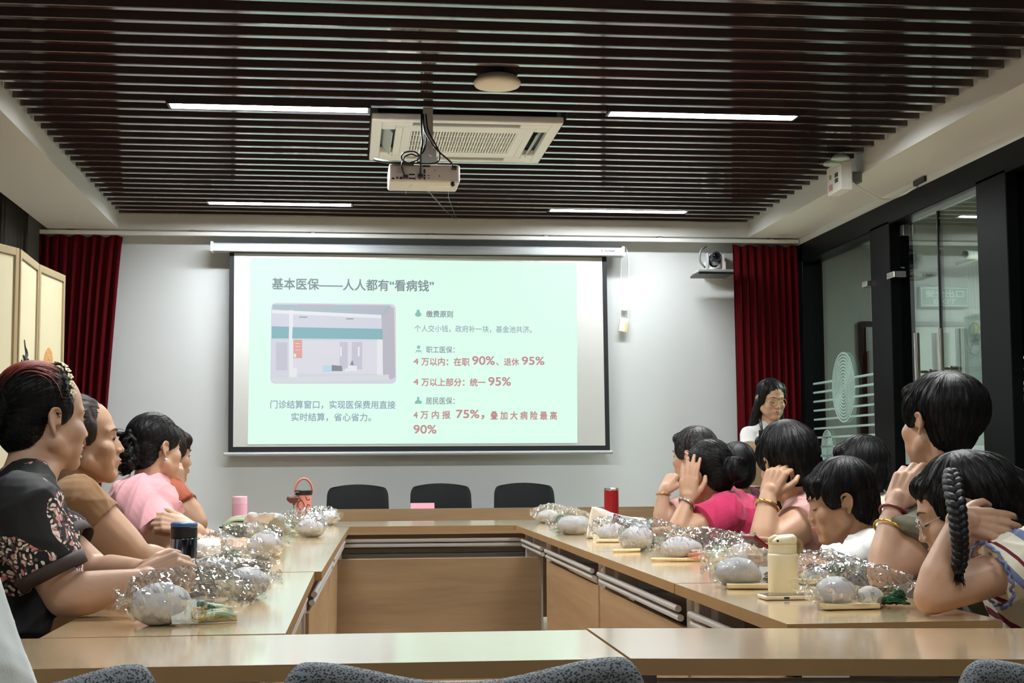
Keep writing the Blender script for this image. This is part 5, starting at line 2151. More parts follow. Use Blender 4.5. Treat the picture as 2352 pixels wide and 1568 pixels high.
# reddish front section and flower hairband
rb = MB()
for k in range(170):
    r_ = random.Random(k)
    x = r_.gauss(.012, .03)
    y0 = r_.uniform(-.02, .012)
    n_ = r_.randint(6, 10)
    pts = []
    for i in range(n_ + 1):
        y = y0 - i * .0105
        xx = x * (1 - .05 * i) + .002 * math.sin(i + k)
        zz = max(.0, 1 - (xx / .0845) ** 2 - ((y + .030) / .0965) ** 2)
        pts.append(p.loc((xx, y, .0455 + .0872 * math.sqrt(zz) + .0008)))
    rb.tube(pts, [.0012 * math.sin(PI * (i + .5) / (n_ + 1)) for i in range(n_ + 1)], n=3)
rb.build('tinted_hair', HAIR['red'], p.t, smooth=True, normals=False)
hb = []
for k in range(25):
    a = math.radians(-78 + 156 * k / 24)
    hb.append(p.loc((.0835 * math.sin(a), .022, .0405 + .089 * math.cos(a))))
band = MB().tube(hb, .0028, n=8).build('hairband', M['brow'], p.t, smooth=True)
M['blossom'] = mat('blossom_cream', (244, 230, 190), .35)
for k in range(0, 25, 1):
    if k % 2:
        continue
    c = hb[k]
    nrm = (c - p.loc((0, .01, .03))).normalized()
    u = (hb[min(k + 1, 24)] - hb[max(k - 1, 0)]).normalized()
    v = nrm.cross(u)
    b = MB()
    rt_ = Matrix((u, v, nrm)).transposed()
    for q in range(5):
        a = 2 * PI * q / 5
        b.ell(c + nrm * .004 + (u * math.cos(a) + v * math.sin(a)) * .0050, (.0034, .0034, .0016), rt_, n=8, m=6)
    b.ell(c + nrm * .0055, .0017, n=8, m=5)
    b.build('blossom', M['blossom'], band, smooth=True)
chair_for(p, 'black chair under the person with the flower hairband')

# woman in tan top
p = Person('person in a tan short-sleeved top looking at the screen in profile', (190, 1012, 3.95), 76, (-.80, 4.05, .5), 72, hs=1.0, pitch=4, skin_m=SK_B,
           voxel=.0034, build=1.16, neck=at(150, 1128, 4.02), seed=5, full=1.16)
p.torso().torso(.012, 'top').bust(.095)
S = at(178, 1162, 3.82)
E = at(318, 1290, 3.82)
W = at(415, 1300, 3.98)
p.arm(1, E, W, 1.25, 1.42, S=S)
p.body.cap(p.S[1], S, .07, .068)
p.top.cap(p.S[1], S, .082, .08)
p.sleeve(1, E, .34, .082, .076, S=S)
E2, W2 = at(300, 1272, 4.2), at(335, 1282, 3.98)
p.arm(-1, E2, W2, 1.15, 1.3)
p.sleeve(-1, E2, .36, .08, .076)
hand_prims(p.fine, W, (1, .1, -.05), (0, -.3, 1), 1, (.3, .4, .3), .05, 1.0)
hand_prims(p.fine, W2, (.95, -.35, .05), (.1, -.55, .8), -1, (.35, .5, .3), .05, 1.0)
p.legs(M['trouser_grey'])
p.finish_body()
p.finish_top(cloth('tan_cloth', (136, 100, 64)), 'top', .006, 22)
b = MB()
ring = [p.N - p.sp * .03 + p.rt * (.098 * math.cos(2 * PI * k / 32)) + p.dp * (.082 * math.sin(2 * PI * k / 32)) for k in range(33)]
b.tube(ring, .007, n=8, cap=False)
b.build('neckline', mat('neckline_brown', (66, 44, 30), .7), p.t, smooth=True)


def w2x(b):
    b.ell((.05, .045, .045), (.024, .03, .04), n=12, m=8)


p.hair('bun', HAIR['brown'], 500, seed=5)
p.face(lips=(150, 88, 84))
for sx in (-1, 1):
    MB().ell(p.loc((sx * .081, -.013, -.042)), .0042).build('earring', M['pearl'], p.t, smooth=True)
chair_for(p, 'black chair under the person in the tan top')

# woman in pink T-shirt
p = Person('person in a pale pink T-shirt with curly pinned-up black hair', (358, 1028, 5.1), 47, (-.87, 5.18, .5), 66, hs=.95, skin_m=SK_A, voxel=.004, build=.98,
           neck=at(342, 1112, 5.14), seed=7)
p.torso().torso(.014, 'top').bust(.07, .6, .05)
S = at(314, 1146, 4.99)
E = at(392, 1262, 4.9)
W = at(512, 1250, 5.02)
p.arm(1, E, W, 1.1, 1.15, S=S)
p.body.cap(p.S[1], S, .058, .055)
p.top.cap(p.S[1], S, .078, .076)
p.sleeve(1, E, .62, .082, .088, S=S)
E2, W2 = at(455, 1232, 5.15), at(424, 1208, 4.87)
p.arm(-1, E2, W2, 1.0, 1.05)
p.sleeve(-1, E2, .6, .08, .08)
hand_prims(p.fine, W, (.97, .1, -.02), (.0, -.5, .85), 1, (.35, .45, .3), .05, .95)
hand_prims(p.fine, W2, (-.85, -.12, .2), (-.1, -.85, .4), -1, (.6, .8, .5), .03, .9)
p.legs(M['trouser_grey'])
p.finish_body()
p.finish_top(cloth('pink_cloth', (220, 162, 168)), 'shirt', .0095, 26)
b = MB()
p.hair('updo', HAIR['black'], 700, seed=7)
p.face()
for sx in (-1, 1):
    MB().ell(p.loc((sx * .082, -.013, -.043)), .0042).build('earring', M['pearl'], p.t, smooth=True)
b = MB()
rnd = random.Random(9)
for k in range(26):
    c = p.loc((rnd.uniform(-.05, .05), -.135 + rnd.uniform(-.03, .02), -.03 + rnd.uniform(-.06, .07)))
    R0 = rnd.uniform(.012, .022)
    u = Vector((rnd.gauss(0, 1), rnd.gauss(0, 1), rnd.gauss(0, 1))).normalized()
    v = u.orthogonal().normalized()
    b.tube([c + (u * math.cos(t * .5) + v * math.sin(t * .5)) * R0 * (1 + .05 * t) for t in range(13)], .0016, n=4)
b.tube(smooth_path([at(295, 1000, 5.1), at(285, 988, 5.1), at(272, 985, 5.1), at(264, 994, 5.1)], 5), .0012, n=4)
b.build('loose_curls', HAIR['black'], p.t, smooth=True, normals=False)
p.on_arm(E, W, .06, .031, .0022, M['silver'])
chair_for(p, 'black chair under the person in the pale pink T-shirt')

# woman in orange
p = Person('person in an orange T-shirt leaning the chin on a hand', (387, 1044, 5.95), 62, (-.78, 6.0, .5), 66, hs=.97, pitch=-4, skin_m=SK_B, voxel=.005, build=1.0,
           neck=at(372, 1112, 5.98), seed=8)
p.torso().torso(.012, 'top').bust(.075)
S = at(380, 1138, 5.80)
E = at(452, 1200, 5.74)
W = at(408, 1122, 5.80)
p.arm(1, E, W, 1.2, 1.3, S=S)
p.body.cap(p.S[1], S, .055, .052)
p.top.cap(p.S[1], S, .08, .08)
p.sleeve(1, E, .56, .082, .08, S=S)
hand_prims(p.fine, W, (-.15, .1, 1), (.2, -.9, .2), 1, (.6, .7, .4), .03, .95)
E2, W2 = at(400, 1218, 6.2), at(425, 1218, 6.05)
p.arm(-1, E2, W2)
p.sleeve(-1, E2, .55, .07, .07)
hand_prims(p.fine, W2, (.9, -.3, 0), (0, -.2, 1), -1)
p.legs(M['trouser_dark'])
p.finish_body()
p.finish_top(cloth('orange_cloth', (160, 76, 46)), 'shirt', .009, 28)
p.hair('bob', HAIR['brown'], 380, seed=8)
p.face()
chair_for(p, 'black chair under the person in the orange T-shirt')

# person in white whose side shows at the lower left edge
p = Person('person in white cut off by the lower left edge of the picture', Vector((-.64, 1.50, 1.52)), 10, (-.62, 1.52, .86), 5, skin_m=SK_C, voxel=.006, build=1.18, seed=3)
p.torso().torso(.02, 'top', w=1.1)
cyl = MB()
rs = []
for z_, a_, d_ in ((.62, .315, .19), (.70, .308, .19), (.82, .29, .185), (.90, .262, .18), (.97, .235, .17)):
    rs.append([Vector((-.60 + a_ * math.cos(2 * PI * i / 28), 1.52 + d_ * math.sin(2 * PI * i / 28), z_)) for i in range(28)])
p.top.rings(rs)
for q in (-1, 1):
    E = p.S[q] + Vector((.07 * q, -.02, -.28))
    W = E + Vector((.0, .12, -.2))
    if q == 1:
        E = p.S[q] + Vector((-.02, .1, -.27))
        W = E + Vector((-.16, .08, .05))
    p.arm(q, E, W)
    p.sleeve(q, E, .6, .075, .075)
    hand_prims(p.fine, W, (W - E), Vector((-.8, -.4, .2)), q)
p.legs(M['trouser_dark'], sit=False)
p.finish_body()
p.finish_top(cloth('white_cloth', (226, 232, 230)), 'shirt', .006, 16)
p.hair('crop', HAIR['black'], 150, seed=3)
p.face()

# ----------------------------------------------------------------- right row, far to near
# far woman with greying hair
p = Person('person with greying short hair and flowered pink blouse, fist at the chin', (1592, 1046, 6.1), -46, (1.74, 6.22, .5), -62, hs=.98, pitch=-3, skin_m=SK_A, voxel=.0048, seed=12,
           neck=at(1606, 1112, 6.16))
p.torso().torso(.014, 'top').bust(.075)
S = at(1612, 1145, 5.98)
E = at(1520, 1203, 5.98)
W = at(1524, 1128, 6.0)
p.arm(-1, E, W, 1.0, 1.0, S=S)
p.body.cap(p.S[-1], S, .055, .05)
p.top.cap(p.S[-1], S, .068, .066)
p.sleeve(-1, E, .62, .072, .07, S=S)
hand_prims(p.fine, W, (.55, .15, .82), (-.7, -.5, .5), -1, (1.1, 1.2, .6), .02, .98)
E2, W2 = at(1578, 1212, 6.28), at(1498, 1207, 6.2)
p.arm(1, E2, W2)
p.sleeve(1, E2, .6, .07, .068)
hand_prims(p.fine, W2, (-1, -.1, .08), (0, -.45, .9), 1, (.15, .2, .15), .06)
p.legs(M['trouser_dark'])
p.finish_body()
M['floral_pink'] = floral('floral_pink_cloth', (206, 158, 150), [((120, 50, 52), 24, .26, 1.0), ((96, 60, 50), 40, .2, 3.0)], scale=18, dens=.42)
p.finish_top(M['floral_pink'], 'blouse', .007, 28)
p.hair('short', HAIR['grey'], 420, seed=12)
p.face()
p.on_arm(E, W, .1, .031, .0022, M['gold'])
MB().ell(at(1524, 1132, 5.955), .005).build('bead', M['gold'], p.t, smooth=True)
chair_for(p, 'black chair under the person with greying hair')

# person behind
p = Person('person with cropped black hair in dark clothes, seen from behind near the lectern', (1690, 1078, 6.55), -6, (1.88, 6.62, .5), -30, skin_m=SK_B, voxel=.0055, seed=13, neck=at(1700, 1138, 6.6))
p.torso().torso(.014, 'top')
for q, E, W in ((-1, p.S[-1] + Vector((-.12, .05, -.25)), p.S[-1] + Vector((-.25, .25, -.27))), (1, p.S[1] + Vector((.05, .1, -.27)), p.S[1] + Vector((-.12, .3, -.28)))):
    p.arm(q, E, W)
    p.sleeve(q, E, .6)
    hand_prims(p.fine, W, (W - E), (0, -.2, 1), -q if q == 1 else 1)
p.legs(M['trouser_dark'])
p.finish_body()
p.finish_top(cloth('dark_red_cloth', (96, 30, 44)), 'shirt', .007, 26)
p.hair('crop', HAIR['black'], 320, seed=13)
chair_for(p, 'black chair under the person in dark clothes near the lectern')

# woman in magenta
p = Person('person in a bright pink T-shirt resting the cheek on a hand, hair in a bun', (1624, 1086, 5.4), -38, (1.74, 5.52, .5), -72, hs=1.0, pitch=-6, roll=-8, skin_m=SK_B, voxel=.0042, seed=15, build=1.04,
           neck=at(1650, 1140, 5.46))
p.torso().torso(.014, 'top').bust(.08)
S = at(1668, 1178, 5.3)
E = at(1552, 1234, 5.22)
W = at(1580, 1150, 5.27)
p.arm(-1, E, W, 1.05, 1.15, S=S)
p.body.cap(p.S[-1], S, .058, .056)
p.top.cap(p.S[-1], S, .074, .074)
p.sleeve(-1, E, .5, .078, .082, S=S)
hand_prims(p.fine, W, (.1, .16, 1), (-.45, -.85, .1), -1, (.12, .2, .15), .05, 1.0, .2)
E2, W2 = at(1568, 1232, 5.62), at(1487, 1226, 5.5)
p.arm(1, E2, W2, 1, 1.1)
p.sleeve(1, E2, .55, .074, .074)
hand_prims(p.fine, W2, (-1, -.08, .02), (.0, .55, -.84), 1, (.5, .7, .5), .05, 1.0)
p.legs(M['trouser_dark'])
p.finish_body()
p.finish_top(cloth('magenta_cloth', (188, 40, 88)), 'shirt', .008, 26)
p.hair('bun', HAIR['black'], 520, seed=15)
p.face()
p.on_arm(E, W, .08, .034, .004, M['silver'], tilt=(.25, 0, 0))
MB().tube([p.loc((-.055, .03, .085)), p.loc((-.048, .048, .095))], .003, n=6).build('hair_clip', mat('clip_pink', (230, 150, 150), .4), p.t)
MB().ell(at(1590, 1157, 5.225), .006).build('charm', mat('charm_red', (130, 30, 40), .3), p.t, smooth=True)
chair_for(p, 'black chair under the person in the bright pink T-shirt')

# woman in pale pink, cheek on fist
p = Person('person in a dusty pink blouse with short black hair, cheek on a fist', (1806, 1060, 4.5), -14, (1.78, 4.62, .5), -68, hs=1.02, pitch=-8, roll=-8, skin_m=SK_B, voxel=.004, seed=17, build=1.08,
           neck=at(1838, 1150, 4.56))
p.torso().torso(.014, 'top').bust(.08)
S = at(1880, 1178, 4.4)
E = at(1752, 1264, 4.28)
W = at(1764, 1138, 4.36)
p.arm(-1, E, W, 1.12, 1.3, S=S)
p.body.cap(p.S[-1], S, .064, .064)
p.top.cap(p.S[-1], S, .078, .078)
p.sleeve(-1, E, .38, .082, .078, S=S)
hand_prims(p.fine, W, (.42, .12, .9), (-.55, -.8, .2), -1, (.9, 1.0, .5), .02, 1.0, .3)
E2, W2 = at(1800, 1262, 4.75), at(1745, 1262, 4.6)
p.arm(1, E2, W2, 1.1, 1.2)
p.sleeve(1, E2, .45, .08, .08)
hand_prims(p.fine, W2, (-.9, -.4, 0), (0, -.2, 1), 1)
p.legs(M['trouser_grey'])
p.finish_body()
p.finish_top(cloth('dusty_pink_cloth', (186, 142, 136)), 'blouse', .008, 26)


def fuller(b):
    b.ell((0, -.045, .03), (.092, .085, .092), n=24, m=14)


p.hair('crop', HAIR['black'], 700, seed=17, extra=fuller)
p.face()
p.on_arm(E, W, .2, .037, .0036, M['gold'], tilt=(.2, 0, 0))
chair_for(p, 'black chair under the person in the dusty pink blouse')

# person behind the boy
p = Person('person in a cream shirt with short black hair, behind the boy', (1972, 1077, 5.2), -64, (2.12, 5.32, .5), -70, hs=.99, skin_m=SK_C, voxel=.005, seed=19, neck=at(2012, 1150, 5.26))
p.torso().torso(.014, 'top')
for q, E, W in ((-1, at(1950, 1232, 5.1), at(1900, 1222, 5.12)), (1, at(1960, 1232, 5.5), at(1900, 1222, 5.4))):
    p.arm(q, E, W)
    p.sleeve(q, E, .6, .07, .068)
    hand_prims(p.fine, W, (-1, 0, 0), (0, -.2, 1), q)
p.legs(M['trouser_dark'])
p.finish_body()
p.finish_top(cloth('cream_cloth', (214, 208, 186)), 'shirt', .007, 26)
p.hair('boy', HAIR['black'], 420, seed=19)
p.face(eyes='open')
chair_for(p, 'black chair under the person in the cream shirt')

# boy
p = Person('boy in a white shirt looking down, holding a red phone', (1929, 1152, 3.8), -74, (1.60, 3.9, .5), -72, hs=.925, pitch=-13, skin_m=SK_B, voxel=.0031, seed=21, build=.86, kid=True,
           neck=at(1982, 1232, 3.84))
p.torso().torso(.014, 'top')
S = at(2000, 1258, 3.72)
E = at(1925, 1322, 3.64)
W = at(1806, 1290, 3.74)
p.arm(-1, E, W, .82, .82, S=S)
p.body.cap(p.S[-1], S, .045, .042)
p.top.cap(p.S[-1], S, .062, .06)
p.sleeve(-1, E, .95, .06, .06, S=S)
hand_prims(p.fine, W, (-.85, .05, .3), (-.1, -.9, .25), -1, (.8, .9, .5), .03, .82, .4)
E2, W2 = at(1880, 1300, 4.0), at(1815, 1285, 3.95)
p.arm(1, E2, W2, .8, .8)
p.sleeve(1, E2, .9, .058, .058)
hand_prims(p.fine, W2, (-.9, -.25, .1), (0, -.3, .95), 1, (.6, .7, .4), .03, .82)
p.legs(M['trouser_dark'])
p.finish_body(smooth=2)
p.finish_top(cloth('white_shirt_cloth', (236, 234, 230)), 'shirt', .0095, 30, voxel=.0042)
b = MB()
for q in (-1, 1):
    a0 = p.N - p.fw * .055 + p.sp * .012
    pts = [a0, p.N + p.rt * (.062 * q) - p.fw * .01 + p.sp * .004, p.N + p.rt * (.05 * q) + p.fw * .055 - p.sp * .03, p.N + p.rt * (.02 * q) + p.fw * .085 - p.sp * .085]
    b.tube(smooth_path(pts, 6), [.016] * 13 + [.014, .012, .010, .008, .006, .004], n=10, flat=.35)
b.build('collar', mat('collar_white', (238, 236, 232), .85), p.t, smooth=True)
p.hair('boy', HAIR['black'], 900, seed=21)
p.face(eyes='down', lips=(168, 98, 88))
chair_for(p, 'black chair under the boy in the white shirt')

# woman in olive
p = Person('person in an olive shirt with red and gold bracelets, head turned to the screen', (2152, 968, 3.5), -22, (1.86, 3.62, .5), -70, hs=.97, skin_m=SK_A, voxel=.0034, seed=23, build=1.06,
           neck=at(2196, 1118, 3.56))
p.torso().torso(.014, 'top').bust(.09)
S = at(2176, 1196, 3.38)
E = at(2028, 1322, 3.28)
W = at(2056, 1160, 3.36)
p.arm(-1, E, W, 1.05, 1.3, S=S)
p.body.cap(p.S[-1], S, .062, .064)
p.top.cap(p.S[-1], S, .08, .082)
p.sleeve(-1, E, .60, .09, .09, S=S)
p.top.ell(at(2290, 1158, 3.62), (.1, .12, .1))
hand_prims(p.fine, W, (.5, .12, .85), (-.6, -.75, .3), -1, (.5, .7, .4), .04, 1.0, .3)
E2, W2 = at(2080, 1300, 3.75), at(2120, 1200, 3.7)
p.arm(1, E2, W2)
p.sleeve(1, E2, .5, .08, .08)
hand_prims(p.fine, W2, (.1, -.2, 1), (-.5, .8, 0), 1, (.6, .7, .4))
p.legs(M['trouser_dark'])
p.finish_body()
p.finish_top(cloth('olive_cloth', (96, 92, 74)), 'shirt', .009, 24)


def vol(b):
    b.ell((.012, -.05, .035), (.098, .09, .095), n=26, m=16)


p.hair('crop', HAIR['black'], 1000, seed=23, extra=vol)
p.face()
p.on_arm(E, W, .12, .034, .0042, mat('bracelet_red', (104, 26, 26), .4), tilt=(.2, 0, .0))
p.on_arm(E, W, .38, .042, .0032, M['gold'], tilt=(.35, 0, 0))
chair_for(p, 'black chair under the person in the olive shirt')

# girl with the braid
p = Person('girl in a striped shirt with a black braid, glasses and head bowed on her hand', (2207, 1172, 2.92), -66, (1.70, 2.98, .48), -70, hs=.97, pitch=-20, skin_m=SK_A, voxel=.0031, seed=25, build=.94,
           neck=at(2300, 1262, 2.96))
p.torso().torso(.014, 'top')
S = at(2400, 1275, 2.76)
E = atz(2140, 1370, .787)
W = at(2206, 1196, 2.76)
p.arm(-1, E, W, 1.0, 1.0, S=S)
p.body.cap(p.S[-1], S, .05, .048)
p.top.cap(p.S[-1], S, .066, .068)
h1 = p.sleeve(-1, E, .46, .07, .066, S=S)
tips = hand_prims(p.fine, W, (.93, .16, -.12), (.05, -.95, .3), 1, (.15, .25, .2), .05, .93, .2)
E2, W2 = at(2165, 1370, 3.15), at(2180, 1275, 3.1)
p.arm(1, E2, W2, .95, .95)
p.sleeve(1, E2, .5, .066, .064)
hand_prims(p.fine, W2, (.3, -.1, 1), (.3, .9, 0), 1, (.5, .6, .4), .04, .9)
p.legs(M['trouser_dark'])
p.finish_body()
BANDS = [(0.0, (236, 230, 212)), (.20, (120, 132, 176)), (.40, (236, 230, 212)), (.66, (112, 34, 52)), (.76, (236, 230, 212)), (.80, (236, 230, 212))]
M['striped'] = stripes('striped_cloth', BANDS, .082, (.62, -.05, .78))
p.finish_top(M['striped'], 'shirt', .006, 26, voxel=.0042)
d = (E - S).normalized()
u = d.orthogonal().normalized()
v = d.cross(u)
b = MB()
ring = []
for k in range(73):
    a = 2 * PI * k / 72
    ring.append(h1 + d * (.004 + .004 * math.sin(k * 1.7)) + (u * math.cos(a) + v * math.sin(a)) * (.0675 + .003 * math.sin(k * 1.1)))
b.tube(ring, .0032, n=6, cap=False)
b.build('sleeve_frill', mat('frill_blue', (112, 126, 168), .85), p.t, smooth=True)


def girl_hair(b):
    b.ell((0, -.06, .02), (.086, .085, .092), n=24, m=14)
    b.cap((.01, -.11, .0), (.03, -.17, -.09), .06, .045)
    b.cap((.03, -.17, -.09), (.05, -.2, -.2), .045, .02)


p.hair('braid', HAIR['black'], 1100, seed=25, extra=girl_hair)
p.face(eyes='down')
# plait: three strands twisted round each other
pth = smooth_path([at(2186, 1085, 2.815), at(2190, 1120, 2.775), at(2198, 1170, 2.725), at(2203, 1220, 2.70), at(2206, 1265, 2.70), at(2202, 1312, 2.70)], 14)
br = None
for k in range(3):
    b = MB()
    pts, rad = [], []
    n_ = len(pth)
    for i, c in enumerate(pth):
        t_ = i / (n_ - 1)
        a = t_ * 2 * PI * 5.0 + 2 * PI * k / 3
        w_ = .0115 * (1.0 - .35 * t_) * min(1, .5 + t_ * 4)
        pts.append(c + Vector((w_ * math.sin(a), w_ * .75 * math.sin(2 * a), 0)))
        rad.append((.0118 if t_ < .97 else .007) * (1 - .32 * t_))
    b.tube(pts, rad, n=10)
    o = b.build('braid', HAIR['black'], p.t, smooth=True)
e_ = pth[-1]
b = MB()
for k in range(40):
    r_ = random.Random(k)
    b.tube([e_ + Vector((r_.uniform(-.007, .007), r_.uniform(-.006, .006), .004)), e_ + Vector((r_.uniform(-.012, .012), r_.uniform(-.01, .01), -.02 - r_.uniform(0, .012)))], [.0014, .0004], n=4)
b.build('braid_end', HAIR['black'], p.t)
MB().lathe([(.009, -.004), (.0105, 0), (.009, .004)], e_, n=16, cap=False).build('hair_tie', M['black'], p.t, smooth=True)
# spectacles
M['lens_clear'] = clear('spectacle_lens', (245, 246, 248), base=.06, gloss_rough=.02)
gl = MB()
for sx in (-1, 1):
    c = Vector((sx * .033, .098, -.006))
    ring = [p.loc(c + Vector((.023 * math.cos(2 * PI * k / 28), -.006 * abs(math.cos(2 * PI * k / 28)), .019 * math.sin(2 * PI * k / 28)))) for k in range(29)]
    gl.tube(ring, .0011, n=6, cap=False)
    gl.tube([p.loc(c + Vector((sx * .023, -.006, .004))), p.loc((sx * .078, .03, .006)), p.loc((sx * .08, -.012, .004))], .001, n=6)
gl.tube([p.loc((-.011, .1, -.002)), p.loc((0, .103, .0)), p.loc((.011, .1, -.002))], .0011, n=6)
gf = gl.build('spectacles', M['silver'], p.t, smooth=True)
b = MB()
for sx in (-1, 1):
    c = Vector((sx * .033, .0965, -.006))
    b.add([p.loc(c + Vector((.0225 * math.cos(2 * PI * k / 28), 0, .0185 * math.sin(2 * PI * k / 28)))) for k in range(28)], [tuple(range(28))])
b.build('lens', M['lens_clear'], gf)
for k, (tp, dr) in enumerate(tips[:2]):
    MB().ell(tp - dr * .004 + Vector((0, -.006, .002)), (.006, .0025, .005)).build('fingernail', mat('nail_polish', (26, 22, 30), .12), p.t, smooth=True)
chair_for(p, 'black chair under the girl in the striped shirt')

# ----------------------------------------------------------------- speaker
p = Person('speaker with long black hair, glasses and white T-shirt behind the lectern', (1771, 917, 8.95), 168, (at(1775, 980, 9.0).x, 9.0, .86), 185, hs=1.06, pitch=-12, skin_m=SK_C, voxel=.0042, seed=31, build=.92,
           neck=at(1774, 978, 8.98))
p.torso().torso(.01, 'top').bust(.07)
E = at(1724, 1052, 8.9)
W = at(1752, 1068, 8.72)
p.arm(1, E, W, .9, .9)
p.sleeve(1, E, .5, .062, .066)
hand_prims(p.fine, W, (.9, -.3, -.1), (0, -.3, .95), 1)
E2, W2 = at(1832, 1052, 8.9), at(1800, 1070, 8.72)
p.arm(-1, E2, W2, .9, .9)
p.sleeve(-1, E2, .5, .062, .066)
hand_prims(p.fine, W2, (-.9, -.3, -.1), (0, -.3, .95), -1)
p.legs(M['trouser_dark'], sit=False)
p.finish_body()
p.finish_top(cloth('white_tee', (232, 232, 230)), 'shirt', .003, 26)
b = MB()
b.tube(smooth_path([at(1745, 962, 8.93), at(1748, 975, 8.86), at(1751, 990, 8.83), at(1754, 1004, 8.82)], 6), .011, n=8, flat=.6)
b.tube(smooth_path([at(1806, 964, 8.93), at(1806, 978, 8.86), at(1804, 992, 8.83), at(1802, 1004, 8.82)], 6), .011, n=8, flat=.6)
b.tube([at(1754, 1003, 8.82), at(1802, 1003, 8.82)], .011, n=8, flat=.6)
b.build('collar_trim', M['cable'], p.t, smooth=True)
q0, q1 = at(1742, 987, 8.52), at(1870, 1052, 8.52)
lt = thing('laptop', 'black laptop or monitor standing open on the lectern before the speaker', 'computer', ((q0.x + q1.x) / 2, 8.5, q1.z))
MB().bb((q0.x, 8.51, q1.z), (q1.x, 8.525, q0.z)).build('screen_lid', mat('laptop_black', (14, 14, 16), .5), lt, bevel=.006)
MB().bb((q0.x, 8.527, q1.z - .012), (q1.x, 8.72, q1.z + .004)).build('keyboard_base', M['black'], lt, bevel=.003)
p.hair('long', HAIR['black'], 520, seed=31)
p.face(eyes='down', lips=(176, 92, 90))
gl = MB()
for sx in (-1, 1):
    c = Vector((sx * .032, .1, -.005))
    gl.tube([p.loc(c + Vector((.025 * math.cos(2 * PI * k / 24), -.006 * abs(math.cos(2 * PI * k / 24)), .022 * math.sin(2 * PI * k / 24)))) for k in range(25)], .0011, n=6, cap=False)
    gl.tube([p.loc(c + Vector((sx * .025, -.006, .004))), p.loc((sx * .078, .03, .006)), p.loc((sx * .08, -.012, .004))], .001, n=6)
gl.build('spectacles', M['gold'], p.t, smooth=True)
# ================================================================= THINGS ON THE TABLES
M['clay'] = mat('grey_clay', (188, 184, 186), .5, var=.06, vscale=20, bump=.1, bscale=60)
M['dowel'] = mat('pale_dowel', (226, 200, 152), .6, var=.08, vscale=20, stretch=(6, 6, 1))
M['green_foil'] = mat('green_leaves', (22, 92, 60), .3, var=.3, vscale=30)
M['twig'] = mat('brown_twigs', (96, 62, 30), .5, var=.4, vscale=40)
M['card'] = mat('white_card', (236, 236, 232), .6)
M['slab'] = mat('pale_wood_slab', (222, 202, 160), .6, var=.06, vscale=12)
M['leaf_pale'] = mat('pale_leaves', (176, 196, 166), .5, var=.2, vscale=20)
M['pinkish'] = mat('dried_petals', (206, 150, 134), .6, var=.3, vscale=30)


def film_bag(c, ax, L, Wd, H, seed, z0, taper=.55, parent=None, tails=(1, 1)):
    "crumpled clear bag lying along ax"
    rnd = np.random.RandomState(seed)
    ax = Vector(ax).normalized()
    ay = Vector((-ax.y, ax.x, 0))
    nu, nv = 46, 26
    ks = rnd.normal(size=(6, 3)) * np.array([1.0, 1.0, 1.0])
    fr = rnd.uniform(60, 190, 6)
    ph = rnd.uniform(0, 6.28, 6)
    vs, fs = [], []
    for i in range(nu + 1):
        s = -1 + 2 * i / nu
        e = max(0.0, 1 - abs(s) ** 2.6) ** .5
        flare = 0
        if abs(s) > .86 and tails[0 if s < 0 else 1]:
            e = .16 + .5 * (abs(s) - .86) / .14
            flare = 1
        tp = 1 - (1 - taper) * max(0, s) if True else 1
        for j in range(nv):
            a = 2 * PI * j / nv
            x = s * L / 2
            y = math.cos(a) * Wd / 2 * e * tp
            z = math.sin(a) * H / 2 * e * tp * (.55 if flare else 1)
            p = np.array([x, y, z])
            d = 0
            for k in range(6):
                w_ = math.sin(float(p @ ks[k]) * fr[k] / np.linalg.norm(ks[k]) + ph[k])
                d += (1 - abs(w_)) ** 2
            d = (d / 6 - .25) * .026 * (1.2 if flare else 1)
            n = np.array([0, math.cos(a), math.sin(a)])
            p = p + n * d + rnd.normal(size=3) * .0012
            w = Vector(c) + ax * p[0] + ay * p[1] + Vector((0, 0, p[2]))
            w.z = max(w.z, z0 + .0012 + .0004 * abs(math.sin(i * 1.3 + j)))
            vs.append(w)
    for i in range(nu):
        for j in range(nv):
            a, b_ = i * nv + j, i * nv + (j + 1) % nv
            fs.append((a, b_, b_ + nv, a + nv))
    return MB().add(vs, fs).build('clear_bag', M['film'], parent, smooth=False)


def lump(c, r, seed, z0, parent, rz=0.0, m=None, name='clay_ball'):
    b = MB().ell((0, 0, 0), r, n=36, m=22)
    rnd = random.Random(seed)
    out = []
    R_ = Matrix.Rotation(rz, 3, 'Z')
    off = Vector((rnd.uniform(0, 9), rnd.uniform(0, 9), 0))
    for v in b.v:
        p = Vector(v)
        k = 1 + .22 * noise.noise(p * 17 + off) + .06 * noise.noise(p * 48 + off)
        q = Vector(c) + R_ @ (p * k)
        q.z = max(q.z, z0 + .001)
        out.append(q)
    b.v = out
    return b.build(name, m or M['clay'], parent, smooth=True)


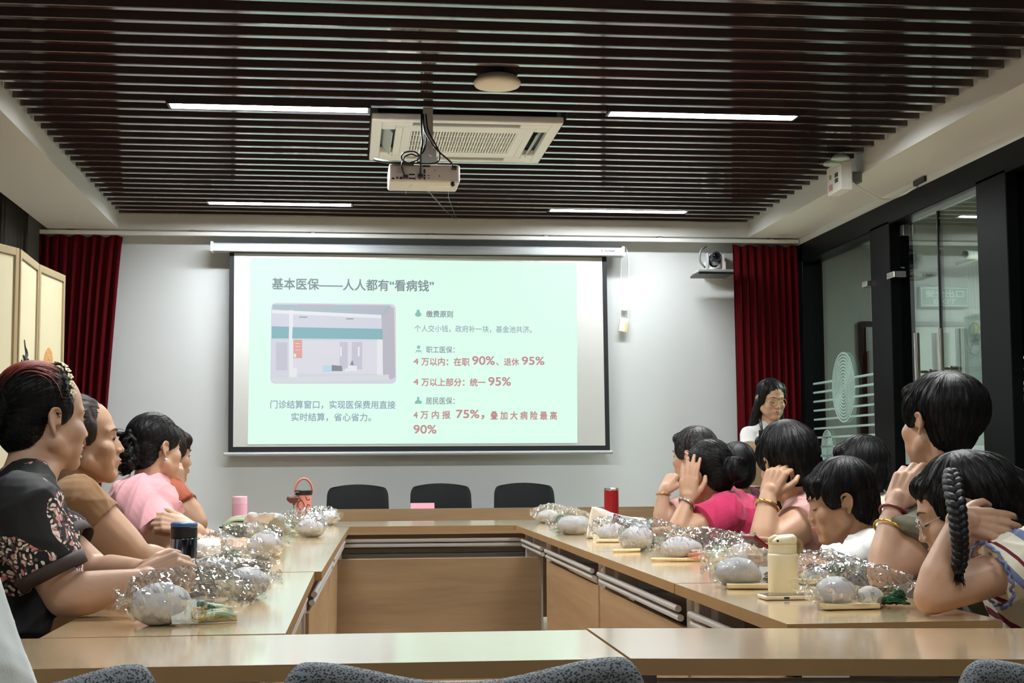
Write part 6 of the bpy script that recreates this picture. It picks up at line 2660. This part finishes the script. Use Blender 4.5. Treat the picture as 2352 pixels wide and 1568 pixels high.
def bundle(c, ax, L, W_, H_, n, seed, m, parent, z0, name, flat=.5, r=.004):
    "a bunch of leaves or twigs lying along ax"
    rnd = random.Random(seed)
    ax = Vector(ax).normalized()
    ay = Vector((-ax.y, ax.x, 0))
    b = MB()
    for k in range(n):
        y = rnd.uniform(-.5, .5) * W_
        z = rnd.uniform(0, 1) * H_
        l0, l1 = rnd.uniform(-.5, -.2) * L, rnd.uniform(.2, .5) * L
        pts = []
        bend = rnd.uniform(-.3, .3) * W_
        for i in range(7):
            t_ = i / 6
            pts.append(Vector(c) + ax * (l0 + (l1 - l0) * t_) + ay * (y + bend * math.sin(PI * t_) + rnd.uniform(-.002, .002)) + Vector((0, 0, max(.002, z + .006 * math.sin(PI * t_) + rnd.uniform(-.003, .003)))))
        b.tube(pts, [r * (.35 + .65 * math.sin(PI * (i + .4) / 7)) for i in range(7)], n=5, flat=flat)
    b.v = [(p[0], p[1], max(p[2], z0 + .001)) for p in b.v]
    return b.build(name, m, parent, smooth=True)


def kit(label, bx, by, br, ax, seed, L=.24, shift=.045, Wd=.11, H=.095, parts=(), z0=ZT, tails=(1, 1), ball2=None):
    "craft kit in a clear bag; (bx, by) = photo pixel where the ball meets the table"
    c = atz(bx, by, z0)
    axv = Vector((ax[0], ax[1], 0)).normalized()
    ayv = Vector((-axv.y, axv.x, 0))
    t = thing('craft_kit', label, 'craft kit', (c.x, c.y, z0), 'craft kits in clear bags on the tables')
    c0 = c + Vector((0, br[1] * .6, 0))
    lump(c0 + Vector((0, 0, br[2] * .92)), br, seed, z0, t, math.atan2(axv.y, axv.x))
    if ball2:
        lump(c0 + axv * ball2[0] + ayv * ball2[1] + Vector((0, 0, ball2[2][2] * .92)), ball2[2], seed + 5, z0, t)
    for kind, u, v, l in parts:
        q = c0 + axv * u + ayv * v
        if kind == 'green':
            bundle(q + Vector((0, 0, .006 + z0 - q.z)), axv, l, .05, .03, 16, seed, M['green_foil'], t, z0, 'green_leaves', .3, .007)
        elif kind == 'pale':
            bundle(q + Vector((0, 0, .004 + z0 - q.z)), axv, l, .05, .02, 10, seed + 1, M['leaf_pale'], t, z0, 'pale_leaves', .3, .007)
        elif kind == 'petal':
            bundle(q + Vector((0, 0, .004 + z0 - q.z)), axv, l, .04, .025, 14, seed + 2, M['pinkish'], t, z0, 'dried_petals', .4, .006)
        elif kind == 'twig':
            bundle(q + Vector((0, 0, .004 + z0 - q.z)), axv, l, .07, .03, 40, seed, M['twig'], t, z0, 'twigs', .9, .0022)
        elif kind == 'dowel':
            MB().cyl(q - axv * l / 2 + Vector((0, 0, .0065 + z0 - q.z)), q + axv * l / 2 + Vector((0, 0, .0065 + z0 - q.z)), .0055, n=12).build('dowel', M['dowel'], t, smooth=False)
        elif kind == 'slab':
            rot = Matrix.Rotation(math.atan2(axv.y, axv.x), 3, 'Z')
            MB().box(q + Vector((0, 0, .0075 + z0 - q.z)), (l, .05, .011), rot).build('wood_slab', M['slab'], t, bevel=.003)
        elif kind == 'card':
            rot = Matrix.Rotation(math.atan2(axv.y, axv.x), 3, 'Z') @ Matrix.Rotation(1.0, 3, 'X')
            MB().box(q + Vector((0, 0, .026 + z0 - q.z)), (l, .05, .0012), rot).build('paper_card', M['card'], t)
        elif kind == 'ring':
            b = MB()
            cc = q + Vector((0, 0, .022 + z0 - q.z))
            b.tube([cc + (axv * math.cos(2 * PI * i / 24) + Vector((0, .35, .85)) * math.sin(2 * PI * i / 24)) * .013 for i in range(25)], .0016, n=6, cap=False)
            b.build('wire_ring', M['gold'], t, smooth=True)
    H, Wd = H + .014, Wd + .022
    film_bag(c0 + axv * shift + Vector((0, 0, H * .48)), axv, L, Wd, H, seed, z0, parent=t, tails=tails)
    return t


# left row, near to far
kit('craft kit with grey ball, white card and green leaves, nearest on the left table', 368, 1437, (.058, .046, .040), (.95, .28), 1, L=.29, shift=.055, Wd=.13, H=.096, parts=(('green', .075, .012, .06), ('pale', .10, .0, .09), ('card', .035, -.038, .05), ('ring', .06, -.05, 0), ('dowel', .095, -.02, .09)))
kit('craft kit with brown twigs and a large grey ball beside the clasped hands', 566, 1376, (.05, .046, .036), (-.97, -.22), 2, L=.30, shift=.075, Wd=.12, H=.085, parts=(('twig', .10, .0, .12), ('card', .055, .045, .04)))
kit('craft kit with an oblong grey ball and brown twigs just behind the steel flask', 487, 1330, (.062, .045, .03), (.98, .12), 3, L=.27, shift=.04, Wd=.11, H=.075, parts=(('twig', .10, .0, .1),))
kit('craft kit with a round ball and a dowel by the white domed cup', 606, 1285, (.058, .05, .046), (-.99, -.05), 4, L=.30, shift=.065, Wd=.12, H=.105, parts=(('green', .11, .01, .08), ('petal', .16, -.01, .06), ('dowel', .03, -.055, .16)))
kit('craft kit with a small grey ball nearer the pink patterned tumbler, by the grey bag', 712, 1234, (.058, .05, .038), (-.98, .1), 5, L=.26, shift=.05, Wd=.12, H=.085, parts=(('pale', .09, .0, .08),))
kit('craft kit lying just in front of the pink patterned tumbler', 716, 1216, (.06, .05, .042), (-.95, .15), 6, L=.24, shift=.05, Wd=.12, H=.09, parts=(('green', .09, .0, .06), ('pale', .1, .02, .06)))
kit('craft kit farthest on the left, pointing at the far table', 752, 1206, (.055, .05, .038), (-.9, .25), 7, L=.24, shift=.05, Wd=.11, H=.08, parts=(('dowel', .04, .0, .14),))
# right row, far to near
kit('craft kit farthest on the right, on a pale wooden slab', 1262, 1202, (.058, .05, .034), (-.95, .3), 8, L=.19, shift=.0, Wd=.12, H=.088, parts=(('slab', -.01, -.055, .1), ('green', -.07, .03, .05)), tails=(0, 1))
kit('craft kit with a bulging grey ball left of the white cloth bag', 1322, 1228, (.07, .055, .042), (.97, -.15), 9, L=.24, shift=-.005, Wd=.13, H=.10, parts=(('pale', -.06, .02, .06),), tails=(1, 0))
kit('craft kit on a wooden slab in front of the white cloth bag', 1408, 1244, (.06, .048, .036), (.97, -.1), 10, L=.2, shift=.01, Wd=.115, H=.085, parts=(('slab', -.02, -.05, .09), ('dowel', .03, -.06, .13)))
kit('craft kit with a plump ball, a pale dowel sticking out and green leaves', 1466, 1266, (.056, .05, .046), (.96, .22), 11, L=.27, shift=.06, Wd=.115, H=.1, parts=(('dowel', -.06, -.05, .1), ('green', .105, .01, .09), ('twig', .1, -.02, .06)))
kit('craft kit with green leaves and petals before the person in the bright pink T-shirt', 1568, 1288, (.062, .05, .04), (.95, -.2), 12, L=.33, shift=.085, Wd=.115, H=.092, parts=(('green', .13, .02, .1), ('dowel', .06, -.055, .3), ('petal', .05, -.04, .09), ('pale', .1, -.03, .1)))
kit('craft kit with a smooth grey ball in front of the red phone', 1722, 1318, (.055, .05, .042), (-.95, .3), 13, L=.22, shift=.02, Wd=.12, H=.095, parts=(('pale', .06, .0, .06),))
kit('craft kit on a wooden slab, left of the cream flask', 1702, 1350, (.058, .045, .038), (.96, -.2), 14, L=.25, shift=.035, Wd=.115, H=.088, parts=(('slab', .02, -.045, .1), ('twig', .09, -.01, .06), ('card', .075, .02, .04)))
kit('craft kit with tufted clear wrap right of the cream flask', 1878, 1340, (.035, .035, .02), (.96, .05), 15, L=.24, shift=.03, Wd=.12, H=.07, parts=(('slab', .0, -.03, .1), ('green', .06, .02, .07), ('petal', -.02, .03, .08), ('twig', .02, .05, .08)))
kit('craft kit on a long wooden slab beside the elbow of the girl with the braid', 1925, 1398, (.045, .04, .034), (.99, .04), 16, L=.27, shift=.055, Wd=.12, H=.085, parts=(('slab', .02, -.03, .12), ('green', .12, -.02, .07), ('twig', .1, .02, .1), ('petal', .1, .03, .08)), ball2=(.075, -.01, (.03, .03, .024)))

# flasks
ZV = Vector((0, 0, ZT))


def base_at(x, y):
    p_ = atz(x, y, ZT)
    return Vector((p_.x, p_.y, ZT))


c = base_at(418, 1338)
c.y += .03
t = thing('steel_flask', 'dark steel flask with a blue-topped black lid behind the clasped hands', 'flask', c)
M['dsteel'] = mat('dark_mirror_steel', (120, 126, 140), .14, metal=1.0)
MB().lathe([(.0, .0), (.031, .0), (.033, .003), (.0345, .01), (.0345, .112), (.033, .115), (0, .115)], c, n=48, cap=False).build('flask_body', M['dsteel'], t, smooth=True)
MB().lathe([(.0, .1152), (.0345, .1152), (.0345, .141), (.033, .143), (0, .143)], c, n=48, cap=False).build('lid', M['black'], t, smooth=False)
MB().lathe([(.0, .1432), (.0335, .1432), (.0352, .1455), (.0348, .152), (.031, .155), (0, .1555)], c, n=48, cap=False).build('lid_top', mat('lid_blue', (48, 88, 140), .35), t, smooth=True)
b = MB()
for i in range(6):
    a0 = -1.0 + .09 * i
    b.quad(c + Vector((.0352 * math.cos(a0), .0352 * math.sin(a0), .012)), c + Vector((.0352 * math.cos(a0 + .09), .0352 * math.sin(a0 + .09), .012)),
           c + Vector((.0352 * math.cos(a0 + .09), .0352 * math.sin(a0 + .09), .062)), c + Vector((.0352 * math.cos(a0), .0352 * math.sin(a0), .062)))
b.build('label', M['card'], t)
b = MB()
for i in range(8):
    z_ = .016 + i * .0052
    for j in range(3):
        a0 = -.9 + .11 * j
        b.quad(*[c + Vector((.0354 * math.cos(a), .0354 * math.sin(a), z)) for a, z in ((a0, z_), (a0 + .09, z_), (a0 + .09, z_ + .002), (a0, z_ + .002))])
b.build('label_print', M['black'], t)

c = base_at(478, 1290)
t = thing('lidded_cup', 'clear cup with a white domed lid beside the steel flask', 'cup', c)
MB().lathe([(.0, .002), (.036, .002), (.038, .006), (.04, .02), (.039, .022), (.0385, .02)], c, n=40, cap=False).build('cup_body', M['film'], t, smooth=True)
MB().lathe([(.0, .003), (.035, .003), (.036, .015), (0, .015)], c, n=32, cap=False).build('contents', M['pinkish'], t, smooth=True)
MB().lathe([(.0, .0225), (.038, .0225), (.0385, .024), (.0385, .055), (.035, .067), (.024, .073), (0, .0745)], c, n=40, cap=False).build('lid', M['white'], t, smooth=True)

c = base_at(550, 1219)
t = thing('pink_flask', 'plain pale pink flask standing behind the folded umbrella', 'flask', c)
MB().lathe([(.0, 0), (.031, 0), (.034, .004), (.034, .122), (.0, .122)], c, n=40, cap=False).build('flask_body', mat('pale_pink_metal', (232, 176, 202), .4), t, smooth=False)
MB().lathe([(.0, .1225), (.0335, .1225), (.034, .124), (.034, .152), (.0325, .157), (0, .158)], c, n=40, cap=False).build('lid', mat('pale_pink_lid', (238, 190, 212), .45), t, smooth=False)

c = base_at(697, 1208)
t = thing('patterned_tumbler', 'pink tumbler with black squiggles, black lid and looped carry handle', 'tumbler', c)
MB().lathe([(.0, 0), (.034, 0), (.0365, .004), (.0385, .15), (0, .15)], c, n=48, cap=False).build('tumbler_body', mat('salmon_pink_metal', (226, 142, 134), .4), t, smooth=False)
MB().lathe([(.0, .1505), (.04, .1505), (.042, .154), (.042, .172), (.04, .175), (0, .175)], c, n=40, cap=False).build('lid', M['black'], t, smooth=False)
MB().tube([c + Vector((.043 * math.cos(a), 0, .165 + .065 * math.sin(a))) for a in [PI * k / 20 for k in range(21)]], .0042, n=8, flat=1.6).build('handle', mat('salmon_handle', (206, 128, 120), .45), t, smooth=True)


def squig(pts):
    out = []
    for u, z in smooth_path([(a, z, 0) for a, z in pts], 6) and [(q.x, q.y) for q in smooth_path([(a, z, 0) for a, z in pts], 6)]:
        a = -PI / 2 + u
        r_ = .0368 + .002 * z / .15 + .0004
        out.append(c + Vector((r_ * math.cos(a), r_ * math.sin(a), z)))
    return out


for sq in ([(-.7, .145), (-.1, .12), (.1, .098), (-.3, .082), (-.75, .095), (-.7, .115), (-.2, .128)], [(.25, .145), (.5, .128), (.9, .13)], [(.4, .04), (.35, .085), (.6, .105), (.95, .1)], [(-.75, .068), (-.4, .066), (-.3, .04)], [(-.5, .02), (-.2, .03), (.2, .012)]):
    MB().tube(squig(sq), .0022, n=6, flat=1).build('squiggle', M['brow'], t, smooth=True)
kp = thing('key_case', 'brown leather key case with keys hanging on the patterned tumbler', 'keys', c + Vector((-.045, -.03, .1)))
q = c + Vector((-.05, -.035, .128))
MB().cap(q + Vector((-.016, 0, .006)), q + Vector((.012, 0, .008)), .015, .012).cap(q + Vector((-.01, 0, -.004)), q + Vector((.01, 0, -.004)), .012, .012).build('case', mat('brown_leather', (92, 46, 32), .55), kp, smooth=True)
b = MB()
b.box(q + Vector((.004, -.002, -.032)), (.005, .002, .024))
b.lathe([(.003, -.0012), (.0075, -.0012), (.0075, .0012), (.003, .0012)], q + Vector((.004, -.002, -.018)), n=14, axis='y')
b.build('key', mat('old_brass', (120, 100, 70), .35, metal=.8), kp)
MB().tube([q + Vector((.014 * math.cos(2 * PI * k / 20) + .02, 0, .014 * math.sin(2 * PI * k / 20) + .025)) for k in range(21)], .0015, n=6).build('split_ring', M['silver'], kp, smooth=True)

c = base_at(1405, 1211)
t = thing('red_flask', 'dark red flask with a silver rim standing behind the white cloth bag', 'flask', c)
MB().lathe([(.0, 0), (.031, 0), (.034, .004), (.034, .172), (.0, .172)], c, n=48, cap=False).build('flask_body', mat('red_metal', (150, 24, 34), .3, metal=.2), t, smooth=False)
MB().lathe([(.0, .1722), (.034, .1722), (.0345, .175), (.0345, .181), (.031, .184), (0, .184)], c, n=48, cap=False).build('rim', M['silver'], t, smooth=False)

c = base_at(1810, 1364)
c.y += .035
t = thing('cream_flask', 'cream flask with a flip-top lid standing behind the flat phone', 'flask', c)
crm = mat('cream_enamel', (232, 222, 186), .35)
MB().lathe([(.0, 0), (.034, 0), (.0352, .003), (.0352, .086), (.034, .092), (.0, .092)], c, n=48, cap=False).build('flask_body', crm, t, smooth=True)
MB().lathe([(.0, .0925), (.0325, .0925), (.0328, .094), (.0328, .114), (.0, .114)], c, n=48, cap=False).build('collar', crm, t, smooth=False)
b = MB().lathe([(.0, .1145), (.0335, .1145), (.0338, .118), (.033, .126), (.026, .133), (.0, .135)], c, n=40, cap=False)
b.v = [(p[0], p[1], p[2] + (.004 * (p[0] - c.x) / .034 if p[2] > ZT + .12 else 0)) for p in b.v]
b.cap(c + Vector((-.03, -.008, .124)), c + Vector((-.02, -.008, .127)), .007, .009)
b.build('flip_lid', crm, t, smooth=True)
MB().ell(c + Vector((-.02, -.0285, .1225)), .0028).build('button', M['black'], t, smooth=True)
MB().tube(smooth_path([c + Vector(v) for v in ((.03, 0, .122), (.042, 0, .115), (.042, 0, .1), (.034, 0, .092))], 6), .004, n=8, flat=2).build('hinge_loop', mat('tan_loop', (150, 130, 90), .5), t, smooth=True)
p0 = base_at(1818, 1377)
t = thing('phone', 'cream phone lying flat on the table before the cream flask', 'phone', p0)
MB().box(p0 + Vector((0, .02, .0055)), (.128, .066, .0095), Matrix.Rotation(.02, 3, 'Z')).build('case', mat('phone_cream', (214, 200, 180), .4), t, bevel=.004, seg=3)
MB().box(p0 + Vector((0, .02, .0106)), (.12, .06, .0006), Matrix.Rotation(.02, 3, 'Z')).build('screen', mat('phone_glass', (20, 22, 26), .08), t)
MB().box(p0 + Vector((-.015, -.0135, .0055)), (.012, .001, .004)).build('port', M['black'], t)

# red phone held by the boy
q0, q1 = at(1720, 1231, 3.7), at(1768, 1268, 3.72)
t = thing('phone', 'dark red phone held tilted in the hand of the boy', 'phone', (q0 + q1) / 2)
d = (q1 - q0).normalized()
n_ = Vector((0, -1, .25)) - d * Vector((0, -1, .25)).dot(d)
n_.normalize()
s_ = d.cross(n_)
rot = Matrix((d, n_, s_)).transposed()
MB().box((q0 + q1) / 2 + d * .012, ((q1 - q0).length + .03, .055, .011), rot).build('case', mat('phone_red', (120, 34, 44), .3), t, bevel=.004, seg=3)
MB().box((q0 + q1) / 2 + d * .012 + s_ * .0058, ((q1 - q0).length + .018, .048, .0008), rot).build('screen', mat('phone_screen', (60, 30, 36), .1), t)

# cloth bags
DTEX = bpy.data.textures.new('cloth_lumps', 'CLOUDS')
DTEX.noise_scale = .06


def drape(o, k, lv=3):
    "deepen the folds of a soft bag"
    o.modifiers['sub'].levels = o.modifiers['sub'].render_levels = lv
    md = o.modifiers.new('lumps', 'DISPLACE')
    md.texture = DTEX
    md.texture_coords = 'LOCAL'
    md.strength = k
    md.mid_level = .5


M['canvas'] = mat('canvas', (226, 218, 202), .9, bump=.15, bscale=500, var=.03, vscale=9)
Yb = 6.0
t = thing('cloth_bag', 'white canvas bag with blue printed blocks slumped on the right table', 'bag', atz(1400, 1238, ZT))
out = [(1346, 1238), (1353, 1200), (1359, 1164), (1370, 1166), (1400, 1177), (1440, 1188), (1480, 1192), (1478, 1212), (1440, 1222), (1420, 1238)]
fr = [at(x, y, 5.62 + .25 * (x - 1346) / 130) for x, y in out]
bk = [v + Vector((.02, .11, 0)) for v in fr]
for v in fr + bk:
    v.z = max(v.z, ZT + .002)
n_ = len(fr)
cf = sum(fr, Vector()) / n_ + Vector((0, -.025, .0))
cb = sum(bk, Vector()) / n_ + Vector((0, .025, 0))
b = MB().add(fr + bk + [cf, cb], [(i, (i + 1) % n_, 2 * n_) for i in range(n_)] + [(n_ + (i + 1) % n_, n_ + i, 2 * n_ + 1) for i in range(n_)] + [(i, i + n_, (i + 1) % n_ + n_, (i + 1) % n_) for i in range(n_)])
o = b.build('bag', M['canvas'], t, smooth=True, sub=2)
drape(o, .014, 4)
o.modifiers['sub'].subdivision_type = 'SIMPLE'
md = o.modifiers.new('soft', 'SMOOTH')
md.iterations = 6
for k, (x0, x1, y0, y1) in enumerate(((1408, 1416, 1179, 1200), (1419, 1426, 1183, 1202), (1430, 1440, 1187, 1204))):
    yy = lambda x: 5.585 + .25 * (x - 1346) / 130 - .012
    q = [at(x0 + 2, y0, yy(x0)), at(x1 + 2, y0 + 2, yy(x1)), at(x1 - 2, y1, yy(x1)), at(x0 - 2, y1 - 2, yy(x0))]
    MB().add(q + [v + Vector((0, .004, 0)) for v in q], [(0, 1, 2, 3), (7, 6, 5, 4), (0, 4, 5, 1), (1, 5, 6, 2), (2, 6, 7, 3), (3, 7, 4, 0)]).build('blue_block', mat('blue_print', (76, 92, 164), .7), t)
q = [at(1363, 1196, 5.58), at(1378, 1200, 5.58), at(1384, 1208, 5.6), at(1368, 1200, 5.58)]
MB().tube(smooth_path([at(1362, 1196, 5.585), at(1372, 1199, 5.585), at(1382, 1207, 5.59)], 5), .006, n=8, flat=.5).build('strap', mat('strap_brown', (130, 104, 74), .7), t, smooth=True)
c = atz(1369, 1238, ZT)
t = thing('small_cup', 'tiny cream pot with a grey lid before the white canvas bag', 'pot', c)
MB().lathe([(0, .0), (.011, .0), (.0125, .004), (.0125, .02), (0, .02)], c, n=24, cap=False).build('pot', M['cream_pl'], t)
MB().lathe([(0, .0202), (.013, .0202), (.013, .027), (.011, .03), (0, .03)], c, n=24, cap=False).build('lid', M['grey_pl'], t)
# patterned case held in the hand
q0, q1 = at(1423, 1203, 5.5), at(1495, 1217, 5.46)
d = (q1 - q0).normalized()
up = Vector((-.15, -.35, 1))
up = (up - d * up.dot(d)).normalized()
s_ = up.cross(d)
rot = Matrix((d, s_, up)).transposed()
c = (q0 + q1) / 2
t = thing('patterned_case', 'dark grey case with a black and white checked side, held in a hand', 'case', c)
MB().box(c + up * .008, ((q1 - q0).length, .075, .026), rot).build('top', mat('case_grey', (74, 80, 88), .5), t, bevel=.005)
chk = MB()
nn = 15
Lc = (q1 - q0).length
for i in range(nn):
    chk.use(i % 2)
    chk.box(c - up * .013 + d * (Lc * ((i + .5) / nn - .5)), (Lc / nn, .074, .016), rot)
chk.build('checked_side', [M['black'], M['card']], t)

# folded umbrella and grey-white bag on the left
uv = thing('folded_umbrella', 'olive folded umbrella lying under the white-grey cloth bag', 'umbrella', atz(548, 1226, ZT))
b = MB()
a0, a1 = at(512, 1211, 5.6), at(600, 1208, 5.75)
a0.z = max(a0.z, ZT + .03)
ax = (a1 - a0).normalized()
for k in range(11):
    an = 2 * PI * k / 11
    u = Vector((0, math.cos(an), math.sin(an)))
    pts = [a0 + u * .006, a0 + ax * .05 + u * .03 + Vector((0, 0, .004)), a0 + ax * .11 + u * .038, a0 + ax * .17 + u * .036]
    b.tube(smooth_path(pts, 5), [.006 + .010 * (i / 15) for i in range(16)], n=6, flat=.5)
b.v = [(p[0], p[1], max(p[2], ZT + .002)) for p in b.v]
b.build('canopy', mat('olive_nylon', (138, 146, 116), .6, var=.15, vscale=14), uv, smooth=True)
MB().cap(a0 - ax * .012, a0, .006, .004).build('tip', M['black'], uv, smooth=True)
t = thing('cloth_bag', 'white and grey soft bag draped over the folded umbrella', 'bag', atz(600, 1235, ZT))
out = [(556, 1232), (556, 1200), (560, 1182), (592, 1178), (632, 1176), (642, 1188), (652, 1206), (655, 1228), (630, 1236), (590, 1236)]
fr = [at(x, y, 5.45 + .1 * math.sin(i)) for i, (x, y) in enumerate(out)]
for v in fr:
    v.z = max(v.z, ZT + .003)
bk = [v + Vector((.02, .16, -.01)) for v in fr]
for v in bk:
    v.z = max(v.z, ZT + .003)
n_ = len(fr)
cf = sum(fr, Vector()) / n_ + Vector((0, -.03, .0))
cb = sum(bk, Vector()) / n_ + Vector((0, .02, 0))
b = MB().add(fr + bk + [cf, cb], [(i, (i + 1) % n_, 2 * n_) for i in range(n_)] + [(n_ + (i + 1) % n_, n_ + i, 2 * n_ + 1) for i in range(n_)] + [(i, i + n_, (i + 1) % n_ + n_, (i + 1) % n_) for i in range(n_)])
drape(b.build('bag', mat('bag_grey', (160, 162, 156), .7, bump=.3, bscale=40), t, smooth=True, sub=2), .05)
fl = [(572, 1232), (558, 1205), (557, 1182), (592, 1177), (630, 1175), (636, 1184), (612, 1204), (596, 1222)]
f0 = [at(x, y, 5.36 + .04 * math.sin(i * 1.3)) for i, (x, y) in enumerate(fl)]
f1 = [v + Vector((0, .012, 0)) for v in f0]
n_ = len(f0)
cm0 = sum(f0, Vector()) / n_ + Vector((0, -.02, 0))
cm1 = cm0 + Vector((0, .012, 0))
fb = MB().add(f0 + f1 + [cm0, cm1], [(i, (i + 1) % n_, 2 * n_) for i in range(n_)] + [(n_ + (i + 1) % n_, n_ + i, 2 * n_ + 1) for i in range(n_)] + [(i, i + n_, (i + 1) % n_ + n_, (i + 1) % n_) for i in range(n_)])
drape(fb.build('white_flap', mat('bag_white', (214, 212, 216), .6), t, smooth=True, sub=2), .035)
